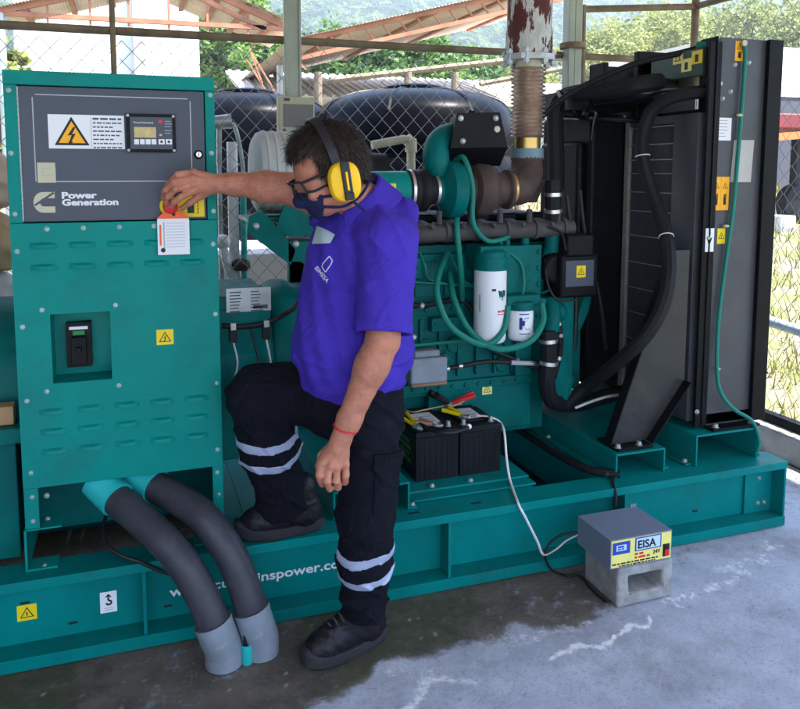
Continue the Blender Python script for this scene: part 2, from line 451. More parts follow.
def sticker(name, parent, c, w, h, kind='warn', mt='yellow', label=None):
    """small square sticker facing -Y; c is its centre on the carrying face"""
    x, y, z = c
    mb = MB(); mb.box(x - w / 2, x + w / 2, y - 0.0012, y + 0.002, z - h / 2, z + h / 2, 0)
    if kind == 'warn': tri_label(mb, (x, y - 0.0012, z + h * 0.03), min(w, h) * 0.78)
    elif kind == 'bolt': tri_label(mb, (x, y - 0.0012, z + h * 0.03), min(w, h) * 0.78, bolt_mark=True)
    elif kind == 'hand':
        tri_label(mb, (x, y - 0.0012, z + h * 0.24), w * 0.66)
        mb.box(x - w * 0.16, x + w * 0.16, y - 0.0018, y - 0.0012, z - h * 0.34, z - h * 0.12, 1)
        for i in range(4): mb.box(x - w * 0.16 + i * w * 0.09, x - w * 0.10 + i * w * 0.09, y - 0.0018, y - 0.0012, z - h * 0.12, z - h * (0.03 - 0.01 * i), 1)
    elif kind == 'hook':
        pts = [(x, y - 0.0012, z + h * 0.22), (x, y - 0.0012, z + h * 0.10), (x + w * 0.16, y - 0.0012, z + h * 0.02), (x + w * 0.12, y - 0.0012, z - h * 0.10), (x - w * 0.04, y - 0.0012, z - h * 0.12), (x - w * 0.14, y - 0.0012, z - h * 0.04)]
        mb.tube(pts, w * 0.06, 6, 1); mb.prism([(x - w * .2, y - 0.0012, z + h * .24), (x + w * .2, y - 0.0012, z + h * .24), (x, y - .0012, z + h * .4)], (0, -.0008, 0), 1)
        for k in range(2): mb.box(x - w * .25, x + w * .25, y - 0.0016, y - 0.0012, z - h * (.30 + k * .09), z - h * (.27 + k * .09), 2)
    elif kind == 'print':
        for k in range(6):
            l = w * RNG.uniform(0.45, 0.8); mb.box(x - w * .42, x - w * .42 + l, y - 0.0016, y - 0.0012, z + h * (.36 - k * .14), z + h * (.40 - k * .14), 2)
    elif kind == 'arrow':
        mb.prism([(x - w * .3, y - .0012, z + h * .02), (x + w * .3, y - .0012, z + h * .12), (x - w * .05, y - .0012, z - h * .28)], (0, -.0008, 0), 1)
        mb.box(x - w * .1, x + w * .12, y - .0018, y - .0012, z + h * .24, z + h * .34, 2)
    return mb.build(name, [M[mt], M['ink'], M['grey_print']], parent, label=label)

# ---- skid
XL, XR = -1.75, 2.682
mb = MB()
mb.box(XL, XR, YS, YS + 0.125, 0.262, ST)                       # front top flange
mb.box(XL, XR, YS + 0.085, YS + 0.105, 0.045, 0.262)            # web
mb.box(XL, XR, YS, YS + 0.104, 0.003, 0.045)                    # bottom flange
for u, v in ((147, 610), (452, 555), (627, 540)):
    x = at(u, v, Y=YS).x; mb.box(x - 0.012, x, YS + 0.006, YS + 0.085, 0.045, 0.262)
mb.box(XR - 0.16, XR - 0.012, YS + 0.072, YS + 0.085, 0.045, 0.262)
mb.box(XR - 0.012, XR - 0.001, YS + 0.004, 3.54, 0.045, 0.262)  # end plate
mb.box(XL, XR, 3.44, 3.55, 0.262, ST); mb.box(XL, XR, 3.46, 3.48, 0.045, 0.262); mb.box(XL, XR, 3.44, 3.55, 0.003, 0.045)
for x0, x1 in ((-1.0, -0.9), (0.28, 0.36), (0.9, 0.98), (1.78, 1.86)):
    mb.box(x0, x1, YS + 0.125, 3.44, 0.12, ST - 0.004)
mb.box(0.36, 1.50, YS + 0.125, 3.44, 0.262, ST - 0.002)         # decking
mb.box(1.86, XR - 0.012, YS + 0.125, 3.44, 0.262, ST - 0.002)
for u, v in ((396, 512), (475, 503.5), (413, 515.5)):
    p = at(u, v, Z=ST)
for px, pz in ((2.60, 0.20), (2.60, 0.085), (2.635, 0.085)): bolt(mb, (px, YS + 0.072, pz), (0, -1, 0), 0.008, 0.006, 1)
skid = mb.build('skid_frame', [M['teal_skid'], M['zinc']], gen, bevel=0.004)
# oblong slots, dark, cut through the flange and the web
for u, v in ((414, 513), (476, 503)):
    mb = MB(); p = at(u, v, Z=ST + 0.0005); mb.box(p.x - 0.022, p.x + 0.022, p.y - 0.006, p.y + 0.006, ST - 0.004, ST + 0.0006); mb.build('slot', [M['ink']], skid)
for u, v in ((73, 623), (25, 603), (168, 606), (695, 511), (745, 503)):
    mb = MB(); p = at(u, v, Y=YS + 0.0845); mb.box(p.x - 0.014, p.x + 0.014, YS + 0.0842, YS + 0.09, p.z - 0.004, p.z + 0.004); mb.build('slot', [M['ink']], skid)
yw = YS + 0.085
sticker('warning_label', skid, at(27, 612.5, Y=yw), 0.058, 0.052, 'warn')
sticker('lifting_label', skid, at(108.5, 602, Y=yw), 0.052, 0.072, 'hook', 'paper')
p0 = at(170, 595, Y=yw - 0.001); p1 = at(351, 567.5, Y=yw - 0.001)
me = text_mesh('www.cumminspower.com', 1.0); wd = max(v.co.x for v in me.vertices); bpy.data.meshes.remove(me)
sz = 0.047
text('lettering', 'www.cumminspower.com', sz, (p0.x, yw - 0.0008, (p0.z + p1.z) / 2), M['white'], skid, bold=0.0008, sx=(p1.x - p0.x) / (wd * sz))

# ---- control cabinet
CX0, CX1 = -0.344, 0.270
mb = MB()
ZT, ZB = 1.852, 0.562
D = 2.96
mb.box(CX0, CX1, YC - 0.006, D, ZT - 0.042, ZT)                  # top cap
mb.box(CX0, CX0 + 0.036, YC, YC + 0.05, 1.395, ZT - 0.042)       # front frame
mb.box(CX1 - 0.030, CX1, YC, YC + 0.05, 1.395, ZT - 0.042)
mb.box(CX0 + 0.001, CX0 + 0.004, YC + 0.05, D, 0.46, ZT - 0.042); mb.box(CX1 - 0.004, CX1 - 0.001, YC + 0.05, D, ZB, ZT - 0.042)
mb.box(CX0 + 0.004, CX1 - 0.004, D - 0.004, D - 0.001, ZB, ZT - 0.042)
mb.box(CX0 + 0.004, CX1 - 0.004, YC + 0.05, D - 0.004, ZB, ZB + 0.003)
# lower front cover, in four pieces round the breaker recess
rx0, rx1, rz0, rz1 = -0.244, -0.071, 0.893, 1.111
yf = YC - 0.008
O_ = [(CX0, ZB), (CX1, ZB), (CX1, 1.395), (CX0, 1.395)]; I_ = [(rx0, rz0), (rx1, rz0), (rx1, rz1), (rx0, rz1)]
vs = [(x, y, z) for y in (yf, YC + .05) for x, z in O_ + I_]; fs = []
for i in range(4):
    j = (i + 1) % 4; fs += [(i, j, 4 + j, 4 + i), (8 + i, 12 + i, 12 + j, 8 + j), (i, 8 + i, 8 + j, j), (4 + i, 4 + j, 12 + j, 12 + i)]
mb.add(vs, fs)
mb.box(rx0 - 0.004, rx1 + 0.004, YC + 0.105, YC + 0.112, rz0 - 0.004, rz1 + 0.004)
mb.box(rx0 - 0.004, rx0, YC + 0.05, YC + 0.105, rz0 - 0.004, rz1 + 0.004); mb.box(rx1, rx1 + 0.004, YC + 0.05, YC + 0.105, rz0 - 0.004, rz1 + 0.004)
mb.box(rx0, rx1, YC + 0.05, YC + 0.105, rz0 - 0.004, rz0); mb.box(rx0, rx1, YC + 0.05, YC + 0.105, rz1, rz1 + 0.004)
# legs
mb.box(CX0, CX0 + 0.042, YC - 0.004, YC + 0.004, 0.43, ZB); mb.box(CX1 - 0.035, CX1, YC - 0.004, YC + 0.004, ST + 0.006, ZB)
mb.box(CX0, CX0 + 0.004, YC + 0.004, YC + 0.30, ST, ZB); mb.box(CX1 - 0.004, CX1, YC + 0.004, YC + 0.30, ST, ZB)
mb.box(CX0, CX0 + 0.105, YC - 0.01, YC + 0.07, 0.425, 0.431); mb.box(CX0 - 0.004, CX0 + 0.004, YC - 0.016, YC + 0.02, ST, 0.43)
mb.box(CX0, CX0 + 0.09, YC - 0.016, YC + 0.06, ST + 0.001, ST + 0.008); mb.box(CX1 - 0.10, CX1, YC - 0.016, YC + 0.06, ST + 0.001, ST + 0.008)
cabinet = mb.build('control_cabinet', [M['teal'], M['zinc']], gen, bevel=0.0025)
def pbolt(p, y):
    mb = MB(); bolt(mb, (p.x, y, p.z), (0, -1, 0), 0.0056, 0.005); mb.build('bolt', [M['zinc']], cabinet)
for u, v in ((47, 229), (83.5, 228), (119.5, 227), (154, 226), (42, 310), (115.5, 305), (47, 391.5), (119, 385.5), (31, 473), (17, 251.5), (15, 214), (22.5, 327), (27, 401), (213.5, 211), (213, 244), (215.5, 314), (217, 383), (217.5, 449.5), (32, 497.5), (33, 522), (217.5, 473), (219, 495)):
    p = at(u, v, Y=yf); pbolt(p, yf if p.z > ZB else YC - 0.004)
for u, v in ((8.5, 90), (11, 153), (210, 95), (211.5, 153)):
    p = at(u, v, Y=YC); pbolt(p, YC)
for u, v in ((45, 496), (44, 520), (39.5, 560)):
    mb = MB(); p = at(u, v, Y=YC + 0.05); bolt(mb, (CX0 + 0.06, YC + 0.05, p.z) if v < 550 else (CX0 + 0.05, YC, ST + 0.008), (0, -1, 0) if v < 550 else (0, 0, 1), 0.007, 0.007); mb.build('bolt', [M['zinc']], cabinet)
# pressed louvres
def louvre(x, z, w=0.078):
    n = 7; vs = []; mb = MB()
    for i in range(n + 1):
        t = i / n; e = math.sin(math.pi * t) ** 0.45
        for (dy, dz) in ((0.001, 0.011), (-0.010 * e - 0.0005, 0.004), (-0.013 * e - 0.0005, -0.006), (0.001, -0.007)):
            vs.append((x - w / 2 + w * t, yf + dy, z + dz))
    fs = [(i * 4 + k, i * 4 + k + 1, i * 4 + k + 5, i * 4 + k + 4) for i in range(n) for k in range(3)]
    mb.add(vs, fs, 0, True); mb.build('louvre', [M['teal']], cabinet)
def row(a, b):
    A = at(*a, Y=yf); B = at(*b, Y=yf)
    for i in range(5): louvre(A.x + (B.x - A.x) * i / 4, (A.z + B.z) / 2)
row((43.5, 246), (192, 241.5)); row((44, 267.5), (192, 262)); row((53, 412), (196.6, 397.7)); row((54, 431.5), (196.6, 416.5)); row((55, 451.5), (196.6, 435.5))
# grey control panel
g0 = at(17.5, 85, Y=YC + 0.004); g1 = at(206, 220.5, Y=YC + 0.004)
gx0, gx1, gz0, gz1 = CX0 + 0.0385, CX1 - 0.0325, 1.3985, 1.8075
YG = YC + 0.006
mb = MB(); mb.box(gx0, gx1, YG, YG + 0.02, gz0, gz1)
panel = mb.build('control_panel', [M['panel_grey']], cabinet, bevel=0.0015)
def gp(u, v): return at(u, v, Y=YG)
mb = MB(); mb.box(CX0 + 0.0362, CX0 + 0.0384, YG - 0.004, YG + 0.004, gz0 + .002, gz1 - .002)
for k in range(26): mb.cyl((CX0 + 0.0376, YG - 0.004, gz0 + .006 + k * .0155), (CX0 + 0.0376, YG - 0.004, gz0 + .018 + k * .0155), 0.0026, 6)
mb.build('hinge', [M['galv']], panel)
mb = MB()                                                        # thin printed frame line
a = gp(32, 94); b = gp(190, 99); c = gp(36.5, 181.5); 
lx0, lx1, lz0, lz1 = a.x, b.x, c.z, (a.z + b.z) / 2; t = 0.0016; r = 0.008
mb.box(lx0 + r, lx1 - r, YG - .0006, YG + .001, lz1 - t, lz1 + t); mb.box(lx0 + r, lx1, YG - .0006, YG + .001, lz0 - t, lz0 + t)
mb.box(lx0 - t, lx0 + t, YG - .0006, YG + .001, lz0 + r * 0, lz1 - r); mb.box(lx1 - t, lx1 + t, YG - .0006, YG + .001, lz0 + t, lz1 - r)
mb.build('printed_border', [M['grey_print']], panel)
# electrical warning sign and its text block
a = gp(47.5, 114); b = gp(125, 149)
mb = MB(); mb.box(a.x, b.x, YG - .0015, YG + .001, b.z, a.z, 0)
tri_label(mb, (a.x + .066, YG - .0015, (a.z + b.z) / 2 + .002), 0.100, m_tri=1, m_in=2, m_mark=1, bolt_mark=True)
mb.box(a.x + .121, a.x + .1225, YG - .002, YG - .0015, b.z + .004, a.z - .004, 3)
for i in range(8): chunks(mb, a.x + .127, b.x - .008 - .02 * (i % 3 == 2), YG - .0015, a.z - .011 - i * .0126, .0042 if i else .006, 4)
mb.build('electrical_warning_sign', [M['paper'], M['ink'], M['orange_sticker'], M['grey_print'], M['panel_grey']], panel)
M['orange_sticker'].node_tree.nodes['Principled BSDF'].inputs['Base Color'].default_value = (0.86, 0.40, 0.01, 1)
# display module
a = gp(125.5, 113.5); b = gp(176, 152.5)
mb = MB(); mb.box(a.x, b.x, YG - .012, YG + .001, b.z, a.z, 0)
mb.box(a.x + .012, b.x - .010, YG - .0135, YG - .012, b.z + .010, a.z - .010, 1)
for sx_, sz_ in ((.006, .006), (-.006, .006), (.006, -.006), (-.006, -.006)):
    bolt(mb, ((a.x if sx_ > 0 else b.x) + sx_, YG - .012, (b.z if sz_ > 0 else a.z) + sz_), (0, -1, 0), .0035, .003, 2)
disp = mb.build('display_module', [M['black'], M['panel_grey'], M['galv']], panel, bevel=0.0)
yd = YG - .0135
a = gp(134, 127); b = gp(156, 137.8); mb = MB(); mb.box(a.x, b.x, yd - .001, yd + .001, b.z, a.z); o_ = mb.build('display_screen', [M['lcd']], panel)
mb = MB()
for i in range(6):
    u0 = 134 + i * 5.75 + (1.2 if i > 3 else 0) + (i > 4) * 1.6; a = gp(u0, 139.2); b = gp(u0 + (5 if i < 4 else 6.3), 144.5); mb.box(a.x, b.x, yd - .002, yd + .001, b.z, a.z, 0)
    if i > 3: mb.lathe(((a.x + b.x) / 2, yd - .002, (a.z + b.z) / 2), (0, -1, 0), [(0, .0045), (.0005, .0045)], 10, 1)
mb.build('push_buttons', [M['white'], M['panel_grey']], panel, bevel=0.0008)
mb = MB()
p = gp(160.2, 122); mb.box(p.x - .006, p.x + .006, yd - .0015, yd + .001, p.z - .005, p.z + .005, 0)
p = gp(160.5, 135); mb.box(p.x - .004, p.x + .004, yd - .0015, yd + .001, p.z - .003, p.z + .003, 1)
for k in range(5):
    p = gp(164.5, 121.5 + k * 2.6 + (k > 2) * 1.4); mb.box(p.x, p.x + .018 + .003 * (k % 2), yd - .0006, yd + .001, p.z - .001, p.z + .001, 2)
textmb(mb, 'PowerCommand', .0085, gp(133.5, 123.4) + Vector((0, yd - YG - .0005, 0)), 3, sx=1.0)
mb.build('indicator_lamps', [M['red'], M['lcd'], M['grey_print'], M['paper']], panel)
mb = MB(); p = gp(198.5, 154.5); mb.lathe(p + Vector((0, .001, 0)), (0, -1, 0), [(0, .0145), (.006, .0145), (.008, .012)], 20, 0); mb.lathe(p + Vector((0, -.007, 0)), (0, -1, 0), [(0, .0095), (.004, .0085), (.0045, .003)], 16, 1)
mb.box(p.x - .0012, p.x + .0012, p.y - .013, p.y - .010, p.z - .006, p.z + .006, 2)
mb.build('key_lock', [M['black'], M['steel'], M['red']], panel)
a = gp(37, 162.5); b = gp(56, 182.5); mb = MB(); mb.box(a.x, b.x, YG - .0018, YG + .001, b.z, a.z, 0)
for dz in (.022, .044): mb.box(a.x + .012, b.x - .012, YG - .0024, YG - .0018, b.z + dz - .001, b.z + dz + .001, 1)
for dx in (.012, .05): mb.box(a.x + dx, a.x + dx + .0015, YG - .0024, YG - .0018, b.z + .022, b.z + .044, 1)
mb.build('instruction_label', [M['cream'], M['grey_print']], panel)
# emblem: a thick C with a slash-cut corner
a = gp(33, 192); b = gp(55.5, 212.5); w = b.x - a.x; h = a.z - b.z
P = []
for k in range(0, 19):
    an = math.radians(90 + k * 10); P.append((0.45 + 0.45 * math.cos(an), 0.5 + 0.5 * math.sin(an)))
P += [(1.0, 0.0), (1.0, 0.30), (0.55, 0.30)]
for k in range(0, 13):
    an = math.radians(270 - k * 15); P.append((0.50 + 0.20 * math.cos(an), 0.5 + 0.20 * math.sin(an)))
P += [(0.60, 0.70), (1.0, 0.70), (1.0, 1.0)]
mb = MB(); mb.prism([(a.x + q[0] * w, YG + .0005, b.z + q[1] * h) for q in P], (0, -.0015, 0), 0)
mb.bar((a.x + .04 * w, YG - .0012, b.z + .34 * h), (a.x + 1.02 * w, YG - .0012, b.z + 1.0 * h), .0012, .007, 1, (0, 1, 0)) if False else None
mb.prism([(a.x + .02 * w, YG - .001, b.z + .40 * h), (a.x + .10 * w, YG - .001, b.z + .33 * h), (a.x + 1.0 * w, YG - .001, b.z + .93 * h), (a.x + .93 * w, YG - .001, b.z + 1.0 * h)], (0, -.0008, 0), 1)
mb.build('emblem', [M['cream'], M['panel_grey']], panel)
M['cream'].node_tree.nodes['Principled BSDF'].inputs['Base Color'].default_value = (.55, .53, .40, 1)
p = gp(61.5, 198.3); text('lettering', 'Power', .027, (p.x, YG - .0008, p.z), M['paper'], panel, bold=.0011, sx=1.40)
p = gp(62, 205.4); text('lettering', 'Generation', .027, (p.x, YG - .0008, p.z), M['paper'], panel, bold=.0011, sx=1.32)
# emergency stop: yellow collar, red mushroom head, yellow plate on the right
a = gp(176, 196); b = gp(204.5, 216.5); mb = MB(); mb.box(a.x, b.x, YG - .0015, YG + .001, b.z, a.z, 0)
mb.box(a.x + .034, a.x + .056, YG - .002, YG - .0015, b.z + .012, b.z + .042, 1)
for k in range(4): mb.box(a.x + .066 + .004 * 0, a.x + .069, YG - .002, YG - .0015, b.z + .010 + k * .011, b.z + .018 + k * .011, 1)
mb.build('hand_warning_label', [M['yellow'], M['ink']], panel)
p = gp(170, 206); ES = p.copy()
mb = MB(); mb.lathe(p, (0, -1, 0), [(0, .033), (.010, .032), (.012, .028)], 28, 0); mb.lathe(p, (0, -1, 0), [(.010, .013), (.028, .013), (.028, .021), (.036, .0235), (.043, .021), (.047, .013), (.048, .004)], 28, 1)
mb.build('emergency_stop_button', [M['yellow'], M['red']], panel)
# breaker inside the recess
a = at(66, 322, Y=YC + .09); b = at(93, 364, Y=YC + .09)
mb = MB(); mb.box(a.x, b.x, YC + .065, YC + .106, b.z, a.z, 0); mb.box(a.x + .016, b.x - .016, YC + .045, YC + .065, b.z + .012, a.z - .045, 0)
mb.box(a.x + .010, b.x - .010, YC + .063, YC + .065, a.z - .022, a.z - .012, 1); mb.box(a.x + .02, b.x - .02, YC + .062, YC + .065, a.z - .040, a.z - .026, 2)
mb.box(a.x + .030, b.x - .030, YC + .025, YC + .045, (a.z + b.z) / 2 - .02, (a.z + b.z) / 2 - .002, 0)
M['green_print'] = mat('green_print', (0.02, 0.20, 0.06), 0.5)
mb.build('circuit_breaker', [M['black'], M['paper'], M['green_print']], cabinet, bevel=.002)
sticker('voltage_label', cabinet, at(165, 337, Y=yf), .053, .050, 'bolt')

# ---- alternator
AY, AZ, AR = 3.02, 0.80, 0.345
mb = MB()
mb.lathe((-1.15, AY, AZ), (1, 0, 0), [(0, .20), (.05, .27), (.08, .29), (.55, .29), (.56, .30), (1.30, .30), (1.31, .30), (1.50, .30), (1.60, .30), (1.65, .29)], 40, 0)
for t in (1.50, 1.66): pass
mb.box(-.95, .30, AY - .20, AY + .20, .294, .48, 0)
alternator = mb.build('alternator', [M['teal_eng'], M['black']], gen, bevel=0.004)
mb = MB()                                                         # sheet metal top box with the turned-down lip
q0 = at(223, 283, Y=2.80); q1 = at(262, 376, Y=2.80)
mb.box(.20, .475, 2.74, 3.2, 1.04, 1.105, 0); 
mb.box(.20, .475, 2.735, 2.75, .50, 1.06, 0)
mb.build('terminal_cover', [M['teal_eng']], alternator, bevel=.006)
mb = MB()
mb.lathe((.48, 3.02, .80), (1, 0, 0), [(0, .26), (.01, .30), (.05, .318), (.10, .318), (.13, .30), (.20, .30), (.21, .33), (.25, .33), (.26, .30)], 40, 0)
mb.build('fan_housing', [M['teal_eng']], alternator, bevel=.004)
a = at(226, 289, Y=2.733); b = at(271, 310, Y=2.733)
mb = MB(); mb.box(a.x, b.x, 2.7315, 2.737, b.z, a.z, 0)
for k in range(7):
    for j in range(2): mb.box(a.x + .012 + j * .075, a.x + .012 + j * .075 + RNG.uniform(.028, .045), 2.7308, 2.7316, a.z - .016 - k * .0115, a.z - .012 - k * .0115, 1)
mb.box(b.x - .065, b.x - .012, 2.7308, 2.7316, b.z + .008, b.z + .022, 1)
mb.build('nameplate', [M['galv'], M['panel_grey']], alternator)
mb = MB(); pts = [at(222, 326, Y=2.73), at(240, 327, Y=2.72), at(262, 324, Y=2.72), at(278, 318, Y=2.71), at(292, 309, Y=2.68), at(300, 300, Y=2.70)]
mb.tube(pts, .010, 8, 0)
for u, v in ((233, 331), (266, 328)):
    p = at(u, v, Y=2.72); mb.box(p.x - .013, p.x + .013, p.y - .014, p.y + .012, p.z - .04, p.z + .006, 0); mb.box(p.x - .009, p.x + .009, p.y - .017, p.y + .01, p.z + .006, p.z + .03, 1)
    mb.tube([p + Vector((0, 0, -.04)), p + Vector((.012, -.01, -.12)), p + Vector((-.01 if u < 250 else .015, -.012, -.2))], .004, 6, 1)
mb.tube([at(250, 328, Y=2.72), at(256, 350, Y=2.71), at(262, 374, Y=2.70)], .004, 6, 0)
mb.build('wiring_harness', [M['cable_black'], M['galv']], alternator)
mb = MB()                                                         # alternator foot bracket seen beside the leg
mb.box(.66, .955, 2.56, 2.575 + .8, .392, .400); mb.box(.947, .955, 2.56, 3.3, ST, .392); mb.box(.66, .668, 2.56, 3.3, ST, .392); mb.box(.955, .985, 2.56, 3.3, ST, ST + .007)
bolt(mb, (.972, 2.58, ST + .007), (0, 0, 1), .010, .010, 1)
mb.build('mounting_foot', [M['teal_skid'], M['zinc']], gen, bevel=.003)

# ---- engine
EY = 3.0
mb = MB()
mb.box(.70, 1.86, EY, 3.55, .58, 1.20); mb.box(.80, 1.80, EY + .05, 3.45, .36, .60); mb.box(.75, 1.86, EY - .012, EY + .02, .94, .985)
mb.box(.74, 1.86, EY - .02, EY + .04, .60, .64); mb.box(.70, .80, EY - .06, 3.5, .50, 1.16)
mb.box(1.05, 1.85, EY + .03, 3.40, 1.20, 1.235)
for i in range(6):
    x = 1.00 + i * .135; mb.box(x, x + .10, EY - .012, EY + .01, 1.02, 1.17)
    mb.lathe((x + .05, EY - .004, .80), (0, -1, 0), [(0, .035), (.010, .034), (.012, .026)], 20, 0)
for i in range(14):
    bolt(mb, (1.0 + i * .062, EY - .012, .963), (0, -1, 0), .010, .009, 0); bolt(mb, (1.0 + i * .062, EY - .02, .62), (0, -1, 0), .009, .008, 0)
mb.box(1.70, 1.86, EY - .10, EY + .1, .55, 1.0); mb.box(1.76, 1.95, EY - .02, 3.4, .55, 1.12)
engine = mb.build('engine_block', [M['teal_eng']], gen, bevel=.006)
mb = MB()
for i in range(6):
    x = 1.0 + i * .135; mb.box(x, x + .115, EY + .02, 3.38, 1.235, 1.33); mb.box(x + .01, x + .105, EY + .04, 3.36, 1.33, 1.37)
mb.build('cylinder_heads', [M['black']], engine, bevel=.010)
# casting detail, pipes and looms on the block
mb = MB()
for i in range(9):
    x = .98 + i * .088; mb.box(x, x + .012, EY - .020, EY + .01, .66, .92)
for x, z, r in ((1.10, .72, .045), (1.27, .74, .03), (1.66, .86, .05), (1.55, .70, .035)):
    mb.lathe((x, EY + .005, z), (0, -1, 0), [(0, r * 1.25), (.014, r * 1.2), (.016, r), (.03, r * .95), (.032, r * .4)], 20, 0); 
    for k in range(5): bolt(mb, (x + r * 1.08 * math.cos(k * 1.257), EY - .009, z + r * 1.08 * math.sin(k * 1.257)), (0, -1, 0), .006, .006)
mb.build('block_castings', [M['teal_eng']], engine, bevel=.004)
for q in ((1.20, 1.36, EY - .045, EY, .87, .93), (1.05, 1.16, EY - .035, EY, 1.10, 1.19), (1.60, 1.68, EY - .05, EY, .645, .80)): mb = MB(); mb.box(*q); mb.build('bracket', [M['teal_eng']], engine, bevel=.004)
mb = MB()
for x in (1.22, 1.34, 1.07, 1.14): bolt(mb, (x, EY - .045 if x > 1.2 else EY - .035, .90 if x > 1.2 else 1.15), (0, -1, 0), .009, .008)
mb.build('casting_bolts', [M['teal_eng']], engine)
mb = MB()
for k in range(6):
    x = 1.02 + k * .135; mb.tube([(x, EY - .02, 1.21), (x + .01, EY - .05, 1.16), (x + .05 + .01 * k, EY - .055, 1.10 - .012 * k), (1.56, EY - .045, 1.05 - .012 * k)], .0055, 6, 0)
mb.build('injector_lines', [M['teal_hose']], engine)
mb = MB(); mb.tube([(.98, EY - .035, 1.005), (1.15, EY - .05, .99), (1.33, EY - .04, 1.0), (1.40, EY - .06, .93), (1.45, EY - .05, .80), (1.60, EY - .06, .72), (1.75, EY - .12, .66)], .011, 8, 0); mb.tube([(1.08, EY - .03, .94), (1.11, EY - .06, .86), (1.08, EY - .05, .76), (1.12, EY - .06, .68)], .008, 8, 0); mb.tube([(1.07, EY - .05, .99), (1.085, EY - .07, 1.06), (1.05, EY - .08, 1.10), (1.02, EY - .06, 1.12)], .009, 8, 0)
for p in ((1.15, EY - .05, .99), (1.40, EY - .06, .93), (1.60, EY - .06, .72), (1.11, EY - .06, .86)): mb.lathe(p, (.8, 0, -.3), [(-.008, .014), (.008, .014)], 10, 1)
mb.build('wiring_loom', [M['cable_black'], M['galv']], engine)
mb = MB(); mb.tube([at(410, 346, Y=2.95), at(440, 343, Y=2.94), at(470, 341, Y=2.94), at(500, 344, Y=2.95)], .008, 8, 0); mb.tube([at(505, 250, Y=2.9), at(520, 262, Y=2.89), at(524, 280, Y=2.88), at(522, 300, Y=2.86)], .006, 8, 0); mb.tube([at(545, 260, Y=2.9), at(548, 285, Y=2.86), at(558, 300, Y=2.84), at(575, 300, Y=2.83)], .006, 8, 1)
mb.tube([at(540, 225, Y=2.9), at(560, 232, Y=2.86), at(566, 250, Y=2.82)], .006, 8, 1); mb.tube([at(567, 195, Y=2.94), at(572, 240, Y=2.93), at(576, 300, Y=2.92), at(574, 350, Y=2.92)], .012, 8, 1); mb.tube([at(580, 190, Y=2.96), at(586, 240, Y=2.95), at(600, 300, Y=2.95), at(606, 350, Y=2.96)], .009, 8, 1)
mb.build('small_pipes', [M['teal_hose'], M['cable_black']], engine)
# exhaust manifold
mb = MB(); z = 1.305
mb.tube([(1.00, 2.92, z - .01), (1.85, 2.92, z)], .038, 16, 0, False)
for i in range(6):
    x = 1.03 + i * .14; mb.tube([(x, 2.92, z), (x, 3.0, z + .012), (x, 3.05, z + .01)], .03, 10, 0); mb.lathe((x + .065, 2.92, z), (1, 0, 0), [(0, .046), (.016, .046)], 16, 0)
    bolt(mb, (x, 2.885, z + .02), (0, -1, .3), .010, .012, 0)
    mb.cyl((x + .04, 2.905, z + .03), (x + .04, 2.905, z + .085), .013, 8, 0)
manifold = mb.build('exhaust_manifold', [M['manifold']], gen)
# block carrying the filters (heat exchanger cover)
mb = MB(); a = at(506, 246, Y=2.90); b = at(540, 330, Y=2.90)
mb.box(a.x - .02, b.x, 2.90, 3.0, b.z - .02, a.z, 0); mb.box(a.x - .14, a.x - .02, 2.93, 3.0, a.z - .10, a.z - .01, 0)
mb.cyl((b.x - .06, 2.94, a.z), (b.x - .06, 2.94, a.z + .05), .02, 12, 0); mb.cyl((a.x + .02, 2.93, a.z), (a.x + .02, 2.93, a.z + .06), .014, 12, 0)
for k in range(5):
    bolt(mb, (a.x - .005, 2.90, a.z - .03 - k * .07), (0, -1, 0), .010, .009, 0); bolt(mb, (b.x - .015, 2.90, a.z - .03 - k * .07), (0, -1, 0), .010, .009, 0)
mb.cyl((a.x - .03, 2.895, a.z + .02), (a.x - .03, 2.895, b.z + .10), .012, 10, 0)
mb.build('oil_cooler_housing', [M['teal_eng']], gen, bevel=.008)
# oil filter
mb = MB(); c = at(490, 300, Y=2.85)
mb.lathe((c.x, 2.85, .835), (0, 0, 1), [(0, .045), (.006, .062), (.02, .068), (.30, .068), (.318, .064)], 32, 0)
of = mb.build('oil_filter', [M['white'], M['ink'], M['red']], gen)
mb = MB(); mb.lathe((c.x, 2.85, 1.145), (0, 0, 1), [(0, .070), (.05, .071), (.055, .066), (.075, .066), (.085, .05)], 32, 0); mb.box(c.x - .06, c.x + .075, 2.82, 2.97, 1.19, 1.245, 0)
mb.build('filter_head', [M['teal_eng']], gen, bevel=.006)
def on_cyl(mb_, cx, cy, r, z0, z1, a0, a1, m):
    n = 8; vs = []
    for i in range(n + 1):
        an = a0 + (a1 - a0) * i / n
        for zz in (z0, z1): vs.append((cx + r * math.sin(an), cy - r * math.cos(an), zz))
    mb_.add(vs, [(2 * i, 2 * i + 2, 2 * i + 3, 2 * i + 1) for i in range(n)], m, True)
def textcyl(mb_, s, size, cx, cy, r, z, a0, m, bold=.02):
    me = text_mesh(s, size, bold * size)
    vs = []
    for v in me.vertices:
        an = a0 + v.co.x / r; vs.append((cx + (r + .0005) * math.sin(an), cy - (r + .0005) * math.cos(an), z + v.co.y))
    mb_.add(vs, [tuple(p.vertices) for p in me.polygons], m); bpy.data.meshes.remove(me)
def crest(mb_, cx, cy, r, ztop, a, h, m):
    pts = [(-.5, 0), (-.15, -.12), (.2, 0), (.5, -.1), (.45, -.65), (.05, -1.05), (-.35, -.75)]
    mb_.add([(cx + r * math.sin(a + p * h / r), cy - r * math.cos(a + p * h / r), ztop + q * h) for p, q in pts], [tuple(range(7))], m)
mb = MB(); r_ = .0686
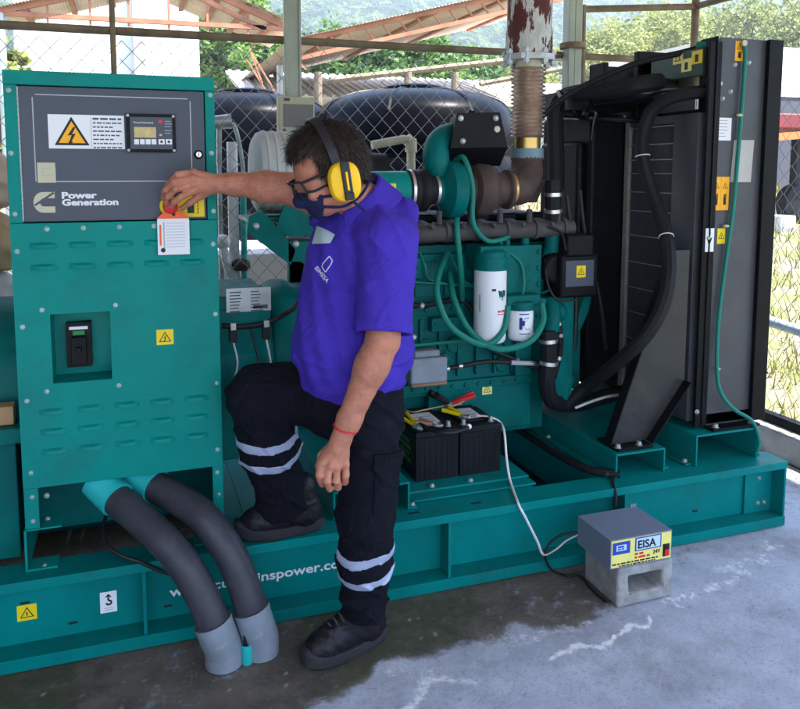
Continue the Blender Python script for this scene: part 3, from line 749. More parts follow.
crest(mb, c.x, 2.85, r_, 1.065, .36, .042, 0); crest(mb, c.x, 2.85, r_ + .0004, 1.057, .36, .026, 4); [on_cyl(mb, c.x, 2.85, r_, .972, .981, q0, q1, 1) for q0, q1 in ((.04, .20), (.24, .33), (.37, .60))]; on_cyl(mb, c.x, 2.85, r_, .962, .9655, .0, .72, 1)
on_cyl(mb, c.x, 2.85, r_, 1.062, 1.072, -.35, -.10, 0)
on_cyl(mb, c.x, 2.85, r_, .975, 1.045, -1.2, -1.05, 3)
mb.build('filter_label', [M['ink'], M['red'], M['paper'], M['grey_print'], M['teal_eng']], of)
# fuel filter
c2 = at(520.5, 322, Y=2.85)
mb = MB(); mb.lathe((c2.x, 2.85, .835), (0, 0, 1), [(0, .038), (.005, .05), (.014, .054), (.125, .054), (.135, .05)], 28, 0)
ff = mb.build('fuel_filter', [M['white']], gen)
mb = MB(); textcyl(mb, 'K', .066, c2.x, 2.85, .0546, .892, -.62, 0, .05); on_cyl(mb, c2.x, 2.85, .0546, .868, .872, -.6, .3, 0); on_cyl(mb, c2.x, 2.85, .0546, .952, .957, -.6, .2, 0)
mb.build('filter_label', [M['blue_print']], ff)
mb = MB(); mb.lathe((c2.x, 2.85, .968), (0, 0, 1), [(0, .056), (.03, .057), (.035, .05)], 24, 0); mb.box(c2.x - .075, c2.x + .085, 2.83, 2.94, .985, 1.03, 0); mb.cyl((c2.x - .075, 2.84, 1.0), (c2.x - .10, 2.83, 1.0), .014, 10); mb.cyl((c2.x + .085, 2.84, 1.0), (c2.x + .11, 2.83, 1.0), .014, 10)
mb.build('filter_head', [M['teal_eng']], gen, bevel=.006)
# teal fuel and oil lines
def hose(name, pts, r, mt='teal_hose', clamps=(), parent=None, n=10):
    mb = MB(); mb.tube(pts, r, n, 0)
    P = catmull(pts, 6)
    for t in clamps:
        i = int(t * (len(P) - 2)); d = (P[i + 1] - P[i]).normalized(); mb.lathe(P[i], d, [(0, r * 1.16), (.016, r * 1.16)], n + 4, 1)
    return mb.build(name, [M[mt], M['steel']], parent or gen)
hose('fuel_line', [at(*p) for p in ((447.6, 253, 2.97), (438, 277, 2.88), (438, 299, 2.82), (452, 328, 2.79), (484, 345, 2.77), (503, 331, 2.78), (508, 306, 2.80))], .0135)
hose('fuel_line', [at(*p) for p in ((450, 273, 2.97), (454, 299, 2.88), (470, 331, 2.82), (497, 349, 2.75), (529, 342, 2.76), (543, 322, 2.79), (542, 303, 2.82))], .0135)
hose('oil_line', [at(*p) for p in ((457, 205, 2.93), (457, 232, 2.87), (461, 272, 2.89), (462.5, 304, 2.97))], .013)
hose('oil_line', [at(*p) for p in ((455, 160, 2.95), (464, 158, 2.88), (472.5, 186, 2.85), (473, 222, 2.85), (486, 240, 2.86), (500, 240, 2.87), (509, 236, 2.90))], .011)
# turbocharger
TC = at(447, 190, Y=2.93)
mb = MB(); ax = Vector((1, 0, 0))
mb.lathe(TC + ax * -.065, ax, [(0, .055), (.03, .06), (.045, .085), (.06, .115), (.085, .122), (.115, .118), (.13, .09), (.135, .05)], 36, 0)
turbo = mb.build('turbocharger', [M['teal_eng']], gen)
mb = MB(); mb.lathe(TC + ax * .07, ax, [(0, .05), (.01, .085), (.02, .085), (.022, .065), (.04, .068), (.05, .10), (.075, .112), (.115, .108), (.14, .085), (.15, .072), (.19, .068), (.20, .085), (.212, .085)], 32, 0)
for k in range(10):
    an = k * .628; bolt(mb, TC + ax * .128 + Vector((0, math.cos(an), math.sin(an))) * .088, (1, 0, 0), .009, .012, 0)
mb.build('turbine_housing', [M['iron']], turbo, bevel=.002)
mb = MB(); mb.lathe(TC + ax * .283, ax, [(0, .077), (.014, .077)], 30, 0); mb.build('clamp_ring', [M['brass']], turbo)
# exhaust elbow
ec = at(527, 157, Y=3.0)
mb = MB(); mb.tube([TC + ax * .25, TC + ax * .33, Vector((ec.x - .06, 2.95, TC.z + .01)), Vector((ec.x - .01, 2.98, TC.z + .06)), Vector((ec.x, 3.0, ec.z - .04)), Vector((ec.x, 3.0, ec.z))], lambda t: .068 + .0 * t, 20, 0)
mb.lathe((ec.x, 3.0, ec.z - .012), (0, 0, 1), [(0, .072), (.012, .072)], 24, 0)
mb.prism([Vector((TC.x + .30, 2.99, TC.z - .06)), Vector((TC.x + .46, 2.99, TC.z - .06)), Vector((TC.x + .50, 2.99, TC.z + .04)), Vector((TC.x + .40, 2.99, TC.z - .01))], (0, .012, 0), 0)
mb.build('exhaust_elbow', [M['iron']], gen)
# intake duct, rubber hose
mb = MB(); d0 = at(352, 190, Y=2.93); d1 = at(408, 190, Y=2.93)
mb.lathe((d0.x - .10, 2.93, TC.z), ax, [(0, .078), (d1.x - d0.x + .10, .080), (d1.x - d0.x + .102, .074)], 30, 0)
duct = mb.build('intake_duct', [M['teal']], gen)
p = at(391, 189, Y=2.853); sticker('warning_label', duct, (p.x, 2.850, p.z), .040, .044, 'warn')
mb = MB(); mb.lathe((d1.x - .012, 2.93, TC.z), ax, [(0, .083), (.02, .086), (.035, .086), (.05, .078), (.065, .088), (.085, .088), (.095, .062), (.14, .060)], 30, 0)
mb.lathe((d1.x - .004, 2.93, TC.z), ax, [(0, .0865), (.012, .0865)], 30, 1); mb.lathe((d1.x + .112, 2.93, TC.z), ax, [(0, .064), (.012, .064)], 24, 1)
mb.build('intake_hose', [M['rubber'], M['steel']], gen)
# compressor outlet elbow
mb = MB(); mb.tube([at(446, 184, Y=2.98), at(438, 168, Y=2.95), at(436, 152, Y=2.96), at(442, 140, Y=3.0), at(456, 135, Y=3.06), at(480, 138, Y=3.14)], .056, 18, 0); mb.lathe(at(440, 168, Y=2.96), (-.2, -.1, 1), [(0, .056), (.012, .056)], 20, 0)
mb.build('charge_air_elbow', [M['teal_eng']], gen)
# heat shield
mb = MB(); y0 = 2.90
F_ = [at(457, 113, Y=y0), at(500, 112, Y=y0), at(508, 147, Y=y0), at(450, 148, Y=y0)]
B_ = [Vector((p.x + (.10 if i in (0, 3) else -.01), y0 + .30, p.z + .0)) for i, p in enumerate(F_)]
G_ = [at(448, 165, Y=y0 + .10), at(500, 166, Y=y0 + .10)]
mb.add(F_ + B_ + G_, [(0, 1, 2, 3), (0, 4, 5, 1), (1, 5, 6, 2), (3, 7, 4, 0), (3, 2, 9, 8), (8, 9, 6, 7), (3, 8, 7), (2, 6, 9)])
for u, v, dy in ((461, 118, 0), (496, 118, 0), (463, 141, 0)): bolt(mb, at(u, v, Y=y0), (0, -1, 0), .010, .008, 1)
mb.lathe(at(497, 129, Y=y0), (0, -1, 0), [(0, .014), (.004, .013)], 14, 2)
mb.build('heat_shield', [M['black'], M['galv'], M['cream']], gen, bevel=.004)
# air cleaner, its strap and teal bracket
mb = MB(); ac = at(300, 172, Y=3.12); R = .165
mb.lathe((ac.x - .20, 3.12, ac.z), ax, [(0, .06), (.004, R * .80), (.02, R * .96), (.04, R), (.17, R)], 40, 0)
for k in range(4): mb.lathe((ac.x - .16 + k * .035, 3.12, ac.z), ax, [(0, R + .0005), (.004, R + .004), (.010, R + .004), (.014, R + .0005)], 40, 0)
aircl = mb.build('air_cleaner', [M['galv']], gen)
M['filter_grey'] = mat('filter_shell', (.40, .40, .39), .55, 0, .08, 4); aircl.data.materials[0] = M['filter_grey']
mb = MB(); mb.lathe((ac.x - .03, 3.12, ac.z), ax, [(0, R + .006), (.02, R + .010), (.10, R + .004), (.30, .10), (.34, .082), (.40, .08)], 40, 0); mb.build('outlet_cover', [M['rubber']], aircl)
mb = MB(); Yb = 2.92
mb.prism([at(249, 216, Y=Yb), at(262, 210, Y=Yb), at(296, 250, Y=Yb), at(291, 265, Y=Yb), at(247, 232, Y=Yb)], (0, .025, 0))
mb.prism([at(274, 236, Y=Yb + .03), at(284, 205, Y=Yb + .03), at(350, 205, Y=Yb + .03), at(350, 236, Y=Yb + .03)], (0, .012, 0))
mb.box(at(288, 240, Y=Yb).x, at(350, 240, Y=Yb).x, Yb, Yb + .22, at(288, 262, Y=Yb).z, at(288, 242, Y=Yb).z)
mb.box(at(250, 230, Y=Yb).x, at(350, 230, Y=Yb).x, Yb + .06, Yb + .30, ac.z - R - .03, ac.z - R - .012)
for u, v in ((256, 226), (296, 244)): bolt(mb, at(u, v, Y=Yb), (0, -1, 0), .010, .008, 1)
mb.build('air_cleaner_bracket', [M['teal_eng'], M['galv']], gen, bevel=.003)
# sensor box, its cable, breather cables on the engine
mb = MB(); a = at(413, 353, Y=2.93); b = at(445, 380, Y=2.93); mb.box(a.x - .02, b.x, 2.90, 2.99, b.z, a.z - .02, 0); mb.box(a.x, b.x - .03, 2.91, 2.98, a.z - .02, a.z + .01, 0); mb.box(a.x - .01, b.x + .01, 2.92, 2.97, b.z - .02, b.z - .002, 1)
mb.build('sensor_box', [M['pvc_grey'], M['tan']], gen, bevel=.008)
hose('engine_cable', [at(446, 369, Y=2.92), at(466, 365, Y=2.90), at(490, 361.5, Y=2.89), at(520, 363, Y=2.89), at(550, 363, Y=2.88)], .010, 'cable_black', (.03, .2))
mb = MB(); q = catmull([at(490, 361.5, Y=2.888), at(520, 363, Y=2.888), at(540, 363.2, Y=2.886)], 6); mb.tube(q[4:], .0105, 8, 0, False); mb.build('cable_tag', [M['grey_print']], gen)
# starter motor / alternator guard with sticker
mb = MB(); a = at(562, 246, Y=2.84); b = at(598, 292, Y=2.84)
mb.box(a.x, b.x, 2.84, 3.10, b.z - .02, a.z - .04, 0); mb.box(a.x + .02, b.x - .03, 2.83, 3.0, a.z - .05, a.z + .05, 0); mb.lathe((a.x + .01, 2.93, (a.z + b.z) / 2), (0, -1, 0), [(0, .07), (.05, .07), (.055, .05)], 26, 0)
guard = mb.build('belt_guard', [M['black']], gen, bevel=.012)
mb = MB(); mb.box(at(566, 262, Y=2.838).x, at(594, 262, Y=2.838).x, 2.8375, 2.841, at(566, 287, Y=2.838).z, at(566, 261, Y=2.838).z); mb.build('cover_plate', [M['panel_grey']], guard)
p = at(581, 271.5, Y=2.837); sticker('warning_label', guard, (p.x, 2.837, p.z), .046, .052, 'warn')
mb = MB(); ex = .0
# fittings between engine and radiator: stub hoses with clamps
def stub(pts, r, cl, mt='rubber', name='coolant_hose'): return hose(name, pts, r, mt, cl)
stub([at(553, 180, Y=2.92), at(553, 205, Y=2.92), at(553, 226, Y=2.93)], .034, (.28, .72))
mb = MB(); mb.cyl(at(553, 226, Y=2.93), at(552, 262, Y=2.94), .036, 16, 0); mb.tube([at(552, 240, Y=2.93), at(540, 275, Y=2.96), at(532, 300, Y=2.99)], .02, 10, 0)
mb.tube([at(552, 300, Y=2.90), at(553, 318, Y=2.86), at(552, 330, Y=2.86)], .036, 14, 0); mb.ball(at(556, 312, Y=2.9), .05, 0)
mb.build('water_pump', [M['teal_eng']], gen, bevel=.003); mb = MB(); mb.tube([at(573, 330, Y=2.95), at(582, 310, Y=2.96), at(585, 296, Y=3.0)], .03, 10, 0)
mb.build('coolant_elbow', [M['teal_eng']], gen); mb = MB(); mb.ball(at(567, 380, Y=2.93), .036, 0); mb.cyl(at(563, 400, Y=2.93), at(565, 382, Y=2.93), .032, 12, 0)
mb.build('drain_valve', [M['teal_eng']], gen, bevel=.003)
hose('coolant_hose', [at(548, 330, Y=2.85), at(549, 356, Y=2.85), at(547, 385, Y=2.86), at(554, 402, Y=2.90), at(578, 404, Y=2.98), at(600, 398, Y=3.04), at(624, 392, Y=3.1)], .036, 'rubber', (.06, .2))
hose('drain_pipe', [at(556, 318, Y=2.84), at(560, 330, Y=2.84), at(560, 352, Y=2.85), at(554, 378, Y=2.86)], .012, 'rubber', (.15, .45, .8))
hose('engine_cable', [at(575, 408, Y=2.80), at(590, 402, Y=2.78), at(606, 397, Y=2.76), at(619, 395, Y=2.75)], .007, 'galv')
# emblem sticker low on the sump
p = at(487, 389, Y=2.985); mb = MB(); mb.box(1.20, 1.70, 2.985, 3.02, .40, .60); mb.build('sump_plate', [M['teal_eng']], engine, bevel=.004)
sticker('warning_label', engine, (p.x, 2.984, p.z), .048, .048, 'warn', 'pale_yellow')

# ---- radiator
RX = 2.28
mb = MB()
x0, x1 = 2.322, 2.668; zb, zt = .445, 2.11
mb.box(x0 + .03, x1 - .06, 2.620, 2.626, zb - .010, zt, 0)                       # broad front web
mb.box(x1 - .075, x1, 2.596, 2.616, zb, zt, 1)                            # right flange, darker
mb.box(x1 - .006, x1, 2.616, 2.72, zb, zt, 1)
mb.box(x0, x0 + .006, 2.60, 2.70, zb, zt, 1); mb.box(x0 - .03, x0 + .032, 2.606, 2.619, zb, zt - .02, 1)
mb.box(x0 + .03, x1 - .06, 2.560, 2.620, zb - .012, zb - .002, 1)
for (u, v) in ((733, 91), (737.5, 64), (751.5, 62), (725, 98), (723, 83), (708, 238), (697, 412)):
    p = at(u, v, Y=2.606); bolt(mb, (p.x, 2.606 if p.x < 2.36 else 2.62, p.z), (0, -1, 0), .009, .007, 2)
for (u, v) in ((697, 420), (733, 416)):
    p = at(u, v, Z=.44); bolt(mb, (p.x, 2.585, zb - .002), (0, 0, 1), .013, .016, 2)
side = mb.build('radiator_frame', [M['rad_plate'], M['black'], M['zinc']], gen, bevel=.003)
mb = MB(); mb.box(x0, x1, 3.52, 3.53, zb, zt); mb.box(x0, x0 + .03, 3.40, 3.52, zb, zt); mb.box(x1 - .03, x1, 3.40, 3.52, zb, zt); mb.box(x0 + .006, x1 - .006, 2.62, 3.52, zb + .0, zb + .05)
# inner post that carries the header (seen between the header and the hoses)
c = at(644, 90, X=2.30); mb.box(2.30, 2.36, c.y - .05, c.y + .06, 1.76, 2.08)
mb.build('radiator_rear_frame', [M['black']], gen, bevel=.003)
# core seen from the engine side
yA, yB = 2.645, 3.146; zc0, zc1 = .46, 1.80
mb = MB(); mb.box(RX + .05, 2.62, 2.63, 3.50, zc0, zc1 + .02, 0)
yg1 = 2.80
mb.box(RX, RX + .05, yA, yg1, zc0, zc1, 1); mb.box(RX, RX + .05, yB - .035, yB, zc0, zc1, 2); mb.box(RX, RX + .05, yg1, yB - .035, zc1 - .035, zc1, 1)
core = mb.build('radiator_core', [M['black'], M['rad_plate'], M['rad_strip']], gen, bevel=.002)
mb = MB()
nf = 34
for i in range(nf):
    y = yg1 + .008 + (yB - .043 - yg1 - .008) * i / (nf - 1); mb.box(RX + .012, RX + .05, y - .0011, y + .0011, zc0, zc1 - .035, 0)
mb.build('cooling_fins', [M['rad_plate']], core)
mb = MB()
for v in (128, 145, 160, 173.5, 192, 211, 236, 263, 289, 314, 341, 367):
    z = at(640, v, X=RX).z; mb.cyl((RX + .004, yg1, z), (RX + .004, yB - .035, z), .0026, 6, 0)
mb.build('guard_rods', [M['galv']], core)
# fan shroud and guard (black)
mb = MB(); ys0, ys1 = 3.16, 3.62
mb.box(2.10, 2.30, ys0, ys1, .50, 1.83, 0); mb.box(2.06, 2.10, ys0 + .05, ys1 - .05, .60, 1.70, 0)
shroud = mb.build('fan_shroud', [M['black']], gen, bevel=.02, seg=3)
mb = MB()
mb.box(1.95, 2.30, 3.14, 3.60, 1.84, 1.93, 0)
mb.tube([at(570, 112, X=2.05), at(578, 100, X=2.08), at(600, 96, X=2.12), at(640, 92, X=2.2), at(676, 90, X=2.34)], .055, 16, 0)
mb.build('shroud_cover', [M['black_gloss']], gen, bevel=.03, seg=3)
mb = MB(); mb.tube([at(563, 117.5, X=2.04), at(600, 119, X=2.04), at(642, 121, X=2.2)], .012, 8, 0); mb.tube([at(588, 118, X=2.03), at(586, 112, X=2.02), at(596, 112, X=2.02), at(594, 124, X=2.03), at(592, 140, X=2.04)], .006, 6, 0)
mb.build('guard_rail', [M['black_gloss']], gen)
# header tank
mb = MB(); a = at(634, 50, Y=2.98); b = at(712, 78, Y=2.72)
X0h = 2.30; z0h, z1h = 1.955, 2.075
mb.box(X0h, 2.60, 2.66, 3.06, z0h, z1h, 0)
header = mb.build('header_tank', [mat('dull_olive_paint', (.035, .055, .035), .4, 0, .2, 5)], gen, bevel=.006)
mb = MB(); mb.box(X0h - .02, 2.62, 3.065, 3.10, 1.80, 2.115); mb.build('header_side_plate', [M['black']], gen, bevel=.004)
# stickers on the header face the engine (-X)
def sticker_x(name, parent, u, v, w, h, X, mt, marks=1, label=None):
    p = at(u, v, X=X); mb = MB(); mb.box(X - .0012, X + .002, p.y - w / 2, p.y + w / 2, p.z - h / 2, p.z + h / 2, 0)
    y, z = p.y, p.z; s = min(w, h) * .36
    if marks == 1:
        mb.prism([(X - .0012, y - s, z - s * .8), (X - .0012, y + s, z - s * .8), (X - .0012, y, z + s)], (-.0006, 0, 0), 1); mb.prism([(X - .0018, y - s * .65, z - s * .62), (X - .0018, y + s * .65, z - s * .62), (X - .0018, y, z + s * .6)], (-.0004, 0, 0), 0)
    else: mb.box(X - .0018, X - .0012, y - s * .5, y + s * .5, z - s, z + s * .6, 1)
    return mb.build(name, [M[mt], M['ink']], parent, label=label)
sticker_x('warning_label', header, 678, 57.5, .062, .055, X0h - .0005, 'pale_yellow'); sticker_x('warning_label', header, 686.5, 65, .062, .055, X0h - .0008, 'pale_yellow', 2); sticker_x('warning_label', header, 697, 57, .062, .055, X0h - .0005, 'yellow', 2)
# hoses over the radiator
hose('vent_hose', [at(540, 118, Y=3.15), at(566, 96, Y=3.10), at(600, 78, Y=3.0), at(640, 62, Y=2.90), at(680, 53, Y=2.80), at(702, 47, Y=2.72)], .014, 'rubber')
mb = MB(); mb.cyl(at(699, 47.5, Y=2.72), at(713, 43.5, Y=2.66), .026, 14, 0); mb.build('green_plug', [M['teal_hose']], gen)
hose('coolant_pipe', [at(556, 190, X=1.95), at(556, 160, X=1.95), at(555, 125, X=1.95), at(557, 104, X=1.95), at(566, 96, X=1.98), at(585, 92, X=2.02), at(612, 90, X=2.08), at(640, 84, X=2.15), at(660, 82, X=2.25)], .040, 'rubber', (.45,))
hose('coolant_hose', [at(710, 92, Y=2.66), at(690, 93, Y=2.70), at(668, 99, Y=2.76), at(651, 112, Y=2.82), at(643, 135, Y=2.85), at(643, 160, Y=2.83), at(652, 192, Y=2.79), at(665, 230, Y=2.70), at(669, 268, Y=2.60), at(663, 304, Y=2.57), at(646, 335, Y=2.58), at(618, 362, Y=2.68), at(590, 384, Y=2.86), at(566, 405, Y=2.92)], .030, 'rubber')
mb = MB()
for (u, v, Y, d) in ((643, 156, 2.832, (0, 0.05, 1)), (664, 236, 2.745, (.1, 0, 1)), (555.5, 102, 2.93, (-.4, 0, 1))):
    pass
P = catmull([at(643, 135, Y=2.85), at(643, 160, Y=2.83), at(652, 192, Y=2.79), at(665, 230, Y=2.70), at(669, 268, Y=2.60)], 6)
for i in (5, 19): mb.lathe(P[i], (P[i + 1] - P[i]), [(0, .0325), (.004, .0325)], 16, 0)
mb.build('cable_ties', [M['paper']], gen)
# stickers on the front web
yr = 2.6195
sticker('instruction_label', side, at(723, 129, Y=yr), .085, .095, 'print', 'paper')
p = at(742, 162, Y=yr); mb = MB(); mb.prism([at(734, 140, Y=yr), at(754, 140, Y=yr), at(750.5, 182, Y=yr), at(730, 182, Y=yr)], (0, -.0015, 0)); mb.build('blank_label', [mat('aged_label', (.42, .40, .38), .5, 0, .08)], side)
sticker('hand_warning_label', side, at(739.5, 51, Y=yr), .046, .082, 'hand', 'orange_sticker')
a = at(720.5, 193.5, Y=yr); sticker('hand_warning_label', side, (a.x - .022, a.y, a.z), .043, .142, 'hand', 'orange_sticker'); sticker('hand_warning_label', side, (a.x + .022, a.y - .0003, a.z), .043, .142, 'hand', 'orange_sticker')
sticker('instruction_label', side, at(709.5, 240, Y=2.6055), .044, .10, 'arrow', 'paper'); sticker('warning_label', side, at(721, 236, Y=yr), .042, .066, 'bolt', 'yellow')
# earth cable, green
mb = MB(); yv = 2.604
mb.tube([at(744, 41, Y=2.61), at(745, 60, Y=yv), at(741.5, 110, Y=yv), at(737.5, 160, Y=yv), at(733, 210, Y=yv), at(726, 260, Y=yv), at(718.5, 320, Y=yv), at(717, 372, Y=yv - .01), at(722, 395, Y=yv - .03), at(735, 410, Y=2.57), at(752, 421, Y=2.55), at(759, 440, Y=2.545), at(757, 452, Y=2.55)], .0085, 8, 0)
for u, v in ((739.5, 115), (726, 226), (717.5, 369)):
    mb.ball(at(u, v, Y=2.602), (.016, .012, .007), 1, 8)
mb.lathe(at(744, 43, Y=2.606), (0, -1, 0), [(0, .014), (.006, .013)], 12, 1)
mb.build('earth_cable', [M['teal_hose'], M['cream']], gen)
# diagonal brace: web plate with a dark folded edge
mb = MB(); yb = 2.615
P_ = [at(676, 250, Y=yb), at(690, 250, Y=yb), at(684.5, 380, Y=yb), at(646, 440, Y=yb), at(611, 445, Y=yb)]
mb.prism(P_, (0, .008, 0), 0)
E0 = at(676, 250, Y=yb); E1 = at(611, 445, Y=yb); dirv = (E1 - E0)
nrm = Vector((dirv.z, 0, -dirv.x)).normalized()
mb.prism([E0 - nrm * .004, E0 + nrm * .004 * 1, E1 + nrm * .004, E1 - nrm * .004], (0, .05, 0), 1)
E2 = at(684.5, 380, Y=yb); E3 = at(646, 440, Y=yb); d2 = (E3 - E2); n2 = Vector((d2.z, 0, -d2.x)).normalized()
mb.prism([E2 - n2 * .004, E2 + n2 * .004, E3 + n2 * .004, E3 - n2 * .004], (0, -.045, 0), 1)
zf = .399
mb.box(at(611, 445, Y=yb).x, at(646, 440, Y=yb).x, 2.565, yb + .10, zf, zf + .012, 1)
for u in (618, 639):
    bolt(mb, (at(u, 440, Y=2.585).x, 2.585, zf + .012), (0, 0, 1), .012, .016, 2)
mb.build('radiator_brace', [M['brace_dark'], M['black'], M['zinc']], gen, bevel=.002)
# support feet: folded channels
def foot(x0, x1, zt_, y0=2.55, y1=3.42):
    mb = MB(); t = .009
    mb.box(x0, x1, y0, y1, zt_ - t, zt_); mb.box(x0, x0 + t, y0, y1, ST, zt_ - t); mb.box(x1 - t, x1, y0, y1, ST, zt_ - t)
    mb.box(x1, x1 + .035, y0 + .02, y1, ST + .0005, ST + t); mb.box(x0 - .035, x0, y0 + .02, y1, ST + .0005, ST + t)
    for yy in (y0 + .045, y0 + .5):
        bolt(mb, (x1 + .018, yy, ST + t), (0, 0, 1), .012, .014, 1); bolt(mb, (x0 - .018, yy, ST + t), (0, 0, 1), .012, .014, 1)
    return mb.build('support_foot', [M['teal_skid'], M['zinc']], gen, bevel=.003)
foot(1.853, 2.098, .397); foot(2.255, 2.590, .431)
# battery tray
mb = MB(); mb.box(.985, 1.515, 2.605, 2.70, ST, .302); mb.box(.985, 1.515, 2.665, 3.10, .302, .311); mb.box(.985, 1.515, 2.70, 3.10, ST, .302)
for u, v in ((434.5, 489), (473, 483)):
    p = at(u, v, Z=.312); bolt(mb, (p.x, 2.69, .311), (0, 0, 1), .011, .012, 1)
mb.build('battery_tray', [M['teal_skid'], M['zinc']], gen, bevel=.003)
# low hose lying along the deck, cable on the flange
hose('drain_hose', [at(500, 418, Z=.315), at(530, 437, Z=.312), at(560, 456, Z=.312), at(590, 470, Z=.312), at(620, 474, Z=.312)], .017, 'rubber')
mb = MB(); mb.tube([at(596, 472, Z=.306), at(610, 475, Z=.304), at(614, 486, Z=.298), at(616, 494, Y=2.462), at(615, 506, Y=2.455)], .006, 6, 0)
mb.ball(at(607, 474, Z=.31), (.02, .014, .012), 0, 8); mb.build('cable_ends', [M['cable_black']], gen)
# ================================================================== SMALL THINGS ON AND ROUND THE SET
# ---- two cable conduits
def conduit(pts, r, collar_n, label, foot):
    t = thing('cable_conduit', (foot.x, foot.y, 0), label, 'conduit', 'cable conduits under the control cabinet')
    P = catmull(pts, 10); mb = MB()
    tot = [0]
    for i in range(1, len(P)): tot.append(tot[-1] + (P[i] - P[i - 1]).length)
    mb.tube(P, lambda t: r * (1 + .018 * math.sin(t * 97) * math.sin(t * 41)), 20, 0, False)
    mb.build('flexible_sleeve', [M['conduit']], t)
    mb = MB(); mb.tube(P[:collar_n + 1], r + .0065, 24, 0, False); mb.build('end_collar', [M['cyan']], t, bevel=.002)
    e = P[-1]; ax = (P[-1] - P[-4]).normalized()
    mb = MB(); a = Vector((foot.x, foot.y, 0.0)); dirn = (P[-6] - a).normalized()
    nq = max(i for i in range(len(P)) if P[i].z > .150)
    lowp = [q for q in P[nq:]] + [Vector((foot.x, foot.y, .004))]
    mb.tube(lowp, r + .0075, 28, 0, False); mb.tube(lowp[:2], r + .0085, 28, 0, False)
    mb.build('pipe_coupling', [M['pvc_grey']], t)
    return t
R1 = .051
f1 = at(224, 664, Z=0); f2 = at(261, 653, Z=0)
conduit([at(97, 480, Y=2.60), at(112, 495, Y=2.555), at(133, 513, Y=2.48), at(160, 537, Y=2.40), at(185, 566, Y=2.345), at(205, 602, Y=2.315), at(217, 632, Y=2.30), Vector((f1.x, f1.y, .05))], R1, 13,
        'front one of two thick grey conduits with cyan collars, ending left of the teal stub', f1)
conduit([at(136, 471, Y=2.64), at(150, 483, Y=2.60), at(172, 496, Y=2.53), at(200, 514, Y=2.44), at(225, 545, Y=2.38), at(242, 580, Y=2.345), at(254, 618, Y=2.325), Vector((f2.x, f2.y, .05))], R1, 13,
        'rear one of two thick grey conduits with cyan collars, nearer the man', f2)
p = at(247, 663, Z=0); mb = MB(); mb.lathe(p, (0, 0, 1), [(0, .0165), (.003, .0185), (.062, .0185), (.064, .015), (.05, .014)], 18, 0)
mb.tube([p + Vector((0, 0, .05)), p + Vector((-.005, .01, .15)), at(236, 600, Y=2.38)], .009, 8, 1)
tag(mb.build('pipe_stub', [M['cyan'], M['cable_black']], None, p), 'small teal pipe stub standing between the two conduit couplings on the floor', 'pipe')
mb = MB(); mb.tube([at(110, 505, Y=2.63), at(103, 528, Y=2.56), at(107, 545, Y=2.50), at(122, 556, Y=2.462), at(140, 562, Y=2.455), at(160, 571, Y=2.46), at(186, 578, Y=2.46), at(205, 583, Y=2.46)], .0065, 8, 0)
tag(mb.build('loose_cable', [M['cable_black']], None, at(122, 556, Y=2.462)), 'thin black cable hanging from the cabinet behind the grey conduits', 'cable')

# ---- safety tag on the emergency stop
tt = thing('safety_tag', (ES.x, ES.y - .02, 1.31), 'white paper inspection tag with orange top hanging from the red stop button', 'tag')
yt = YG - .031
a = at(157, 218.5, Y=yt); b = at(190, 254, Y=yt)
mb = MB(); mb.box(a.x, b.x, yt, yt + .0012, b.z, a.z, 0)
for k in range(9): mb.box(a.x + .026, b.x - .014, yt - .0003, yt, a.z - .016 - k * .0095, a.z - .0145 - k * .0095, 1)
mb.box(a.x + .006, a.x + .012, yt - .0003, yt, b.z + .03, a.z - .02, 2); mb.lathe((a.x + .016, yt, b.z + .015), (0, -1, 0), [(0, .0075), (.0004, .0075)], 12, 3)
mb.box(a.x + .018, a.x + .022, yt - .0003, yt, b.z + .02, a.z - .012, 1)
mb.build('paper_card', [M['paper'], M['grey_print'], M['orange'], M['ink']], tt)
w = b.x - a.x; P_ = [(a.x, yt - .001, a.z - .001), (b.x, yt - .001, a.z - .001), (b.x - .006, yt - .001, a.z + .006), (b.x - .022, yt - .001, a.z + .021), (b.x - .045, yt - .001, a.z + .026), (a.x + .045, yt - .001, a.z + .026), (a.x + .022, yt - .001, a.z + .021), (a.x + .006, yt - .001, a.z + .006)]
mb = MB(); mb.prism(P_, (0, .0022, 0), 0); mb.lathe(((a.x + b.x) / 2 + .002, yt - .001, a.z + .012), (0, -1, 0), [(0, .0055), (.001, .0055)], 12, 1); mb.tube([((a.x + b.x) / 2 + .002, yt - .003, a.z + .014), (ES.x, YG - .036, ES.z - .012)], .0016, 6, 1, False)
mb.build('tag_holder', [M['orange'], M['ink']], tt)

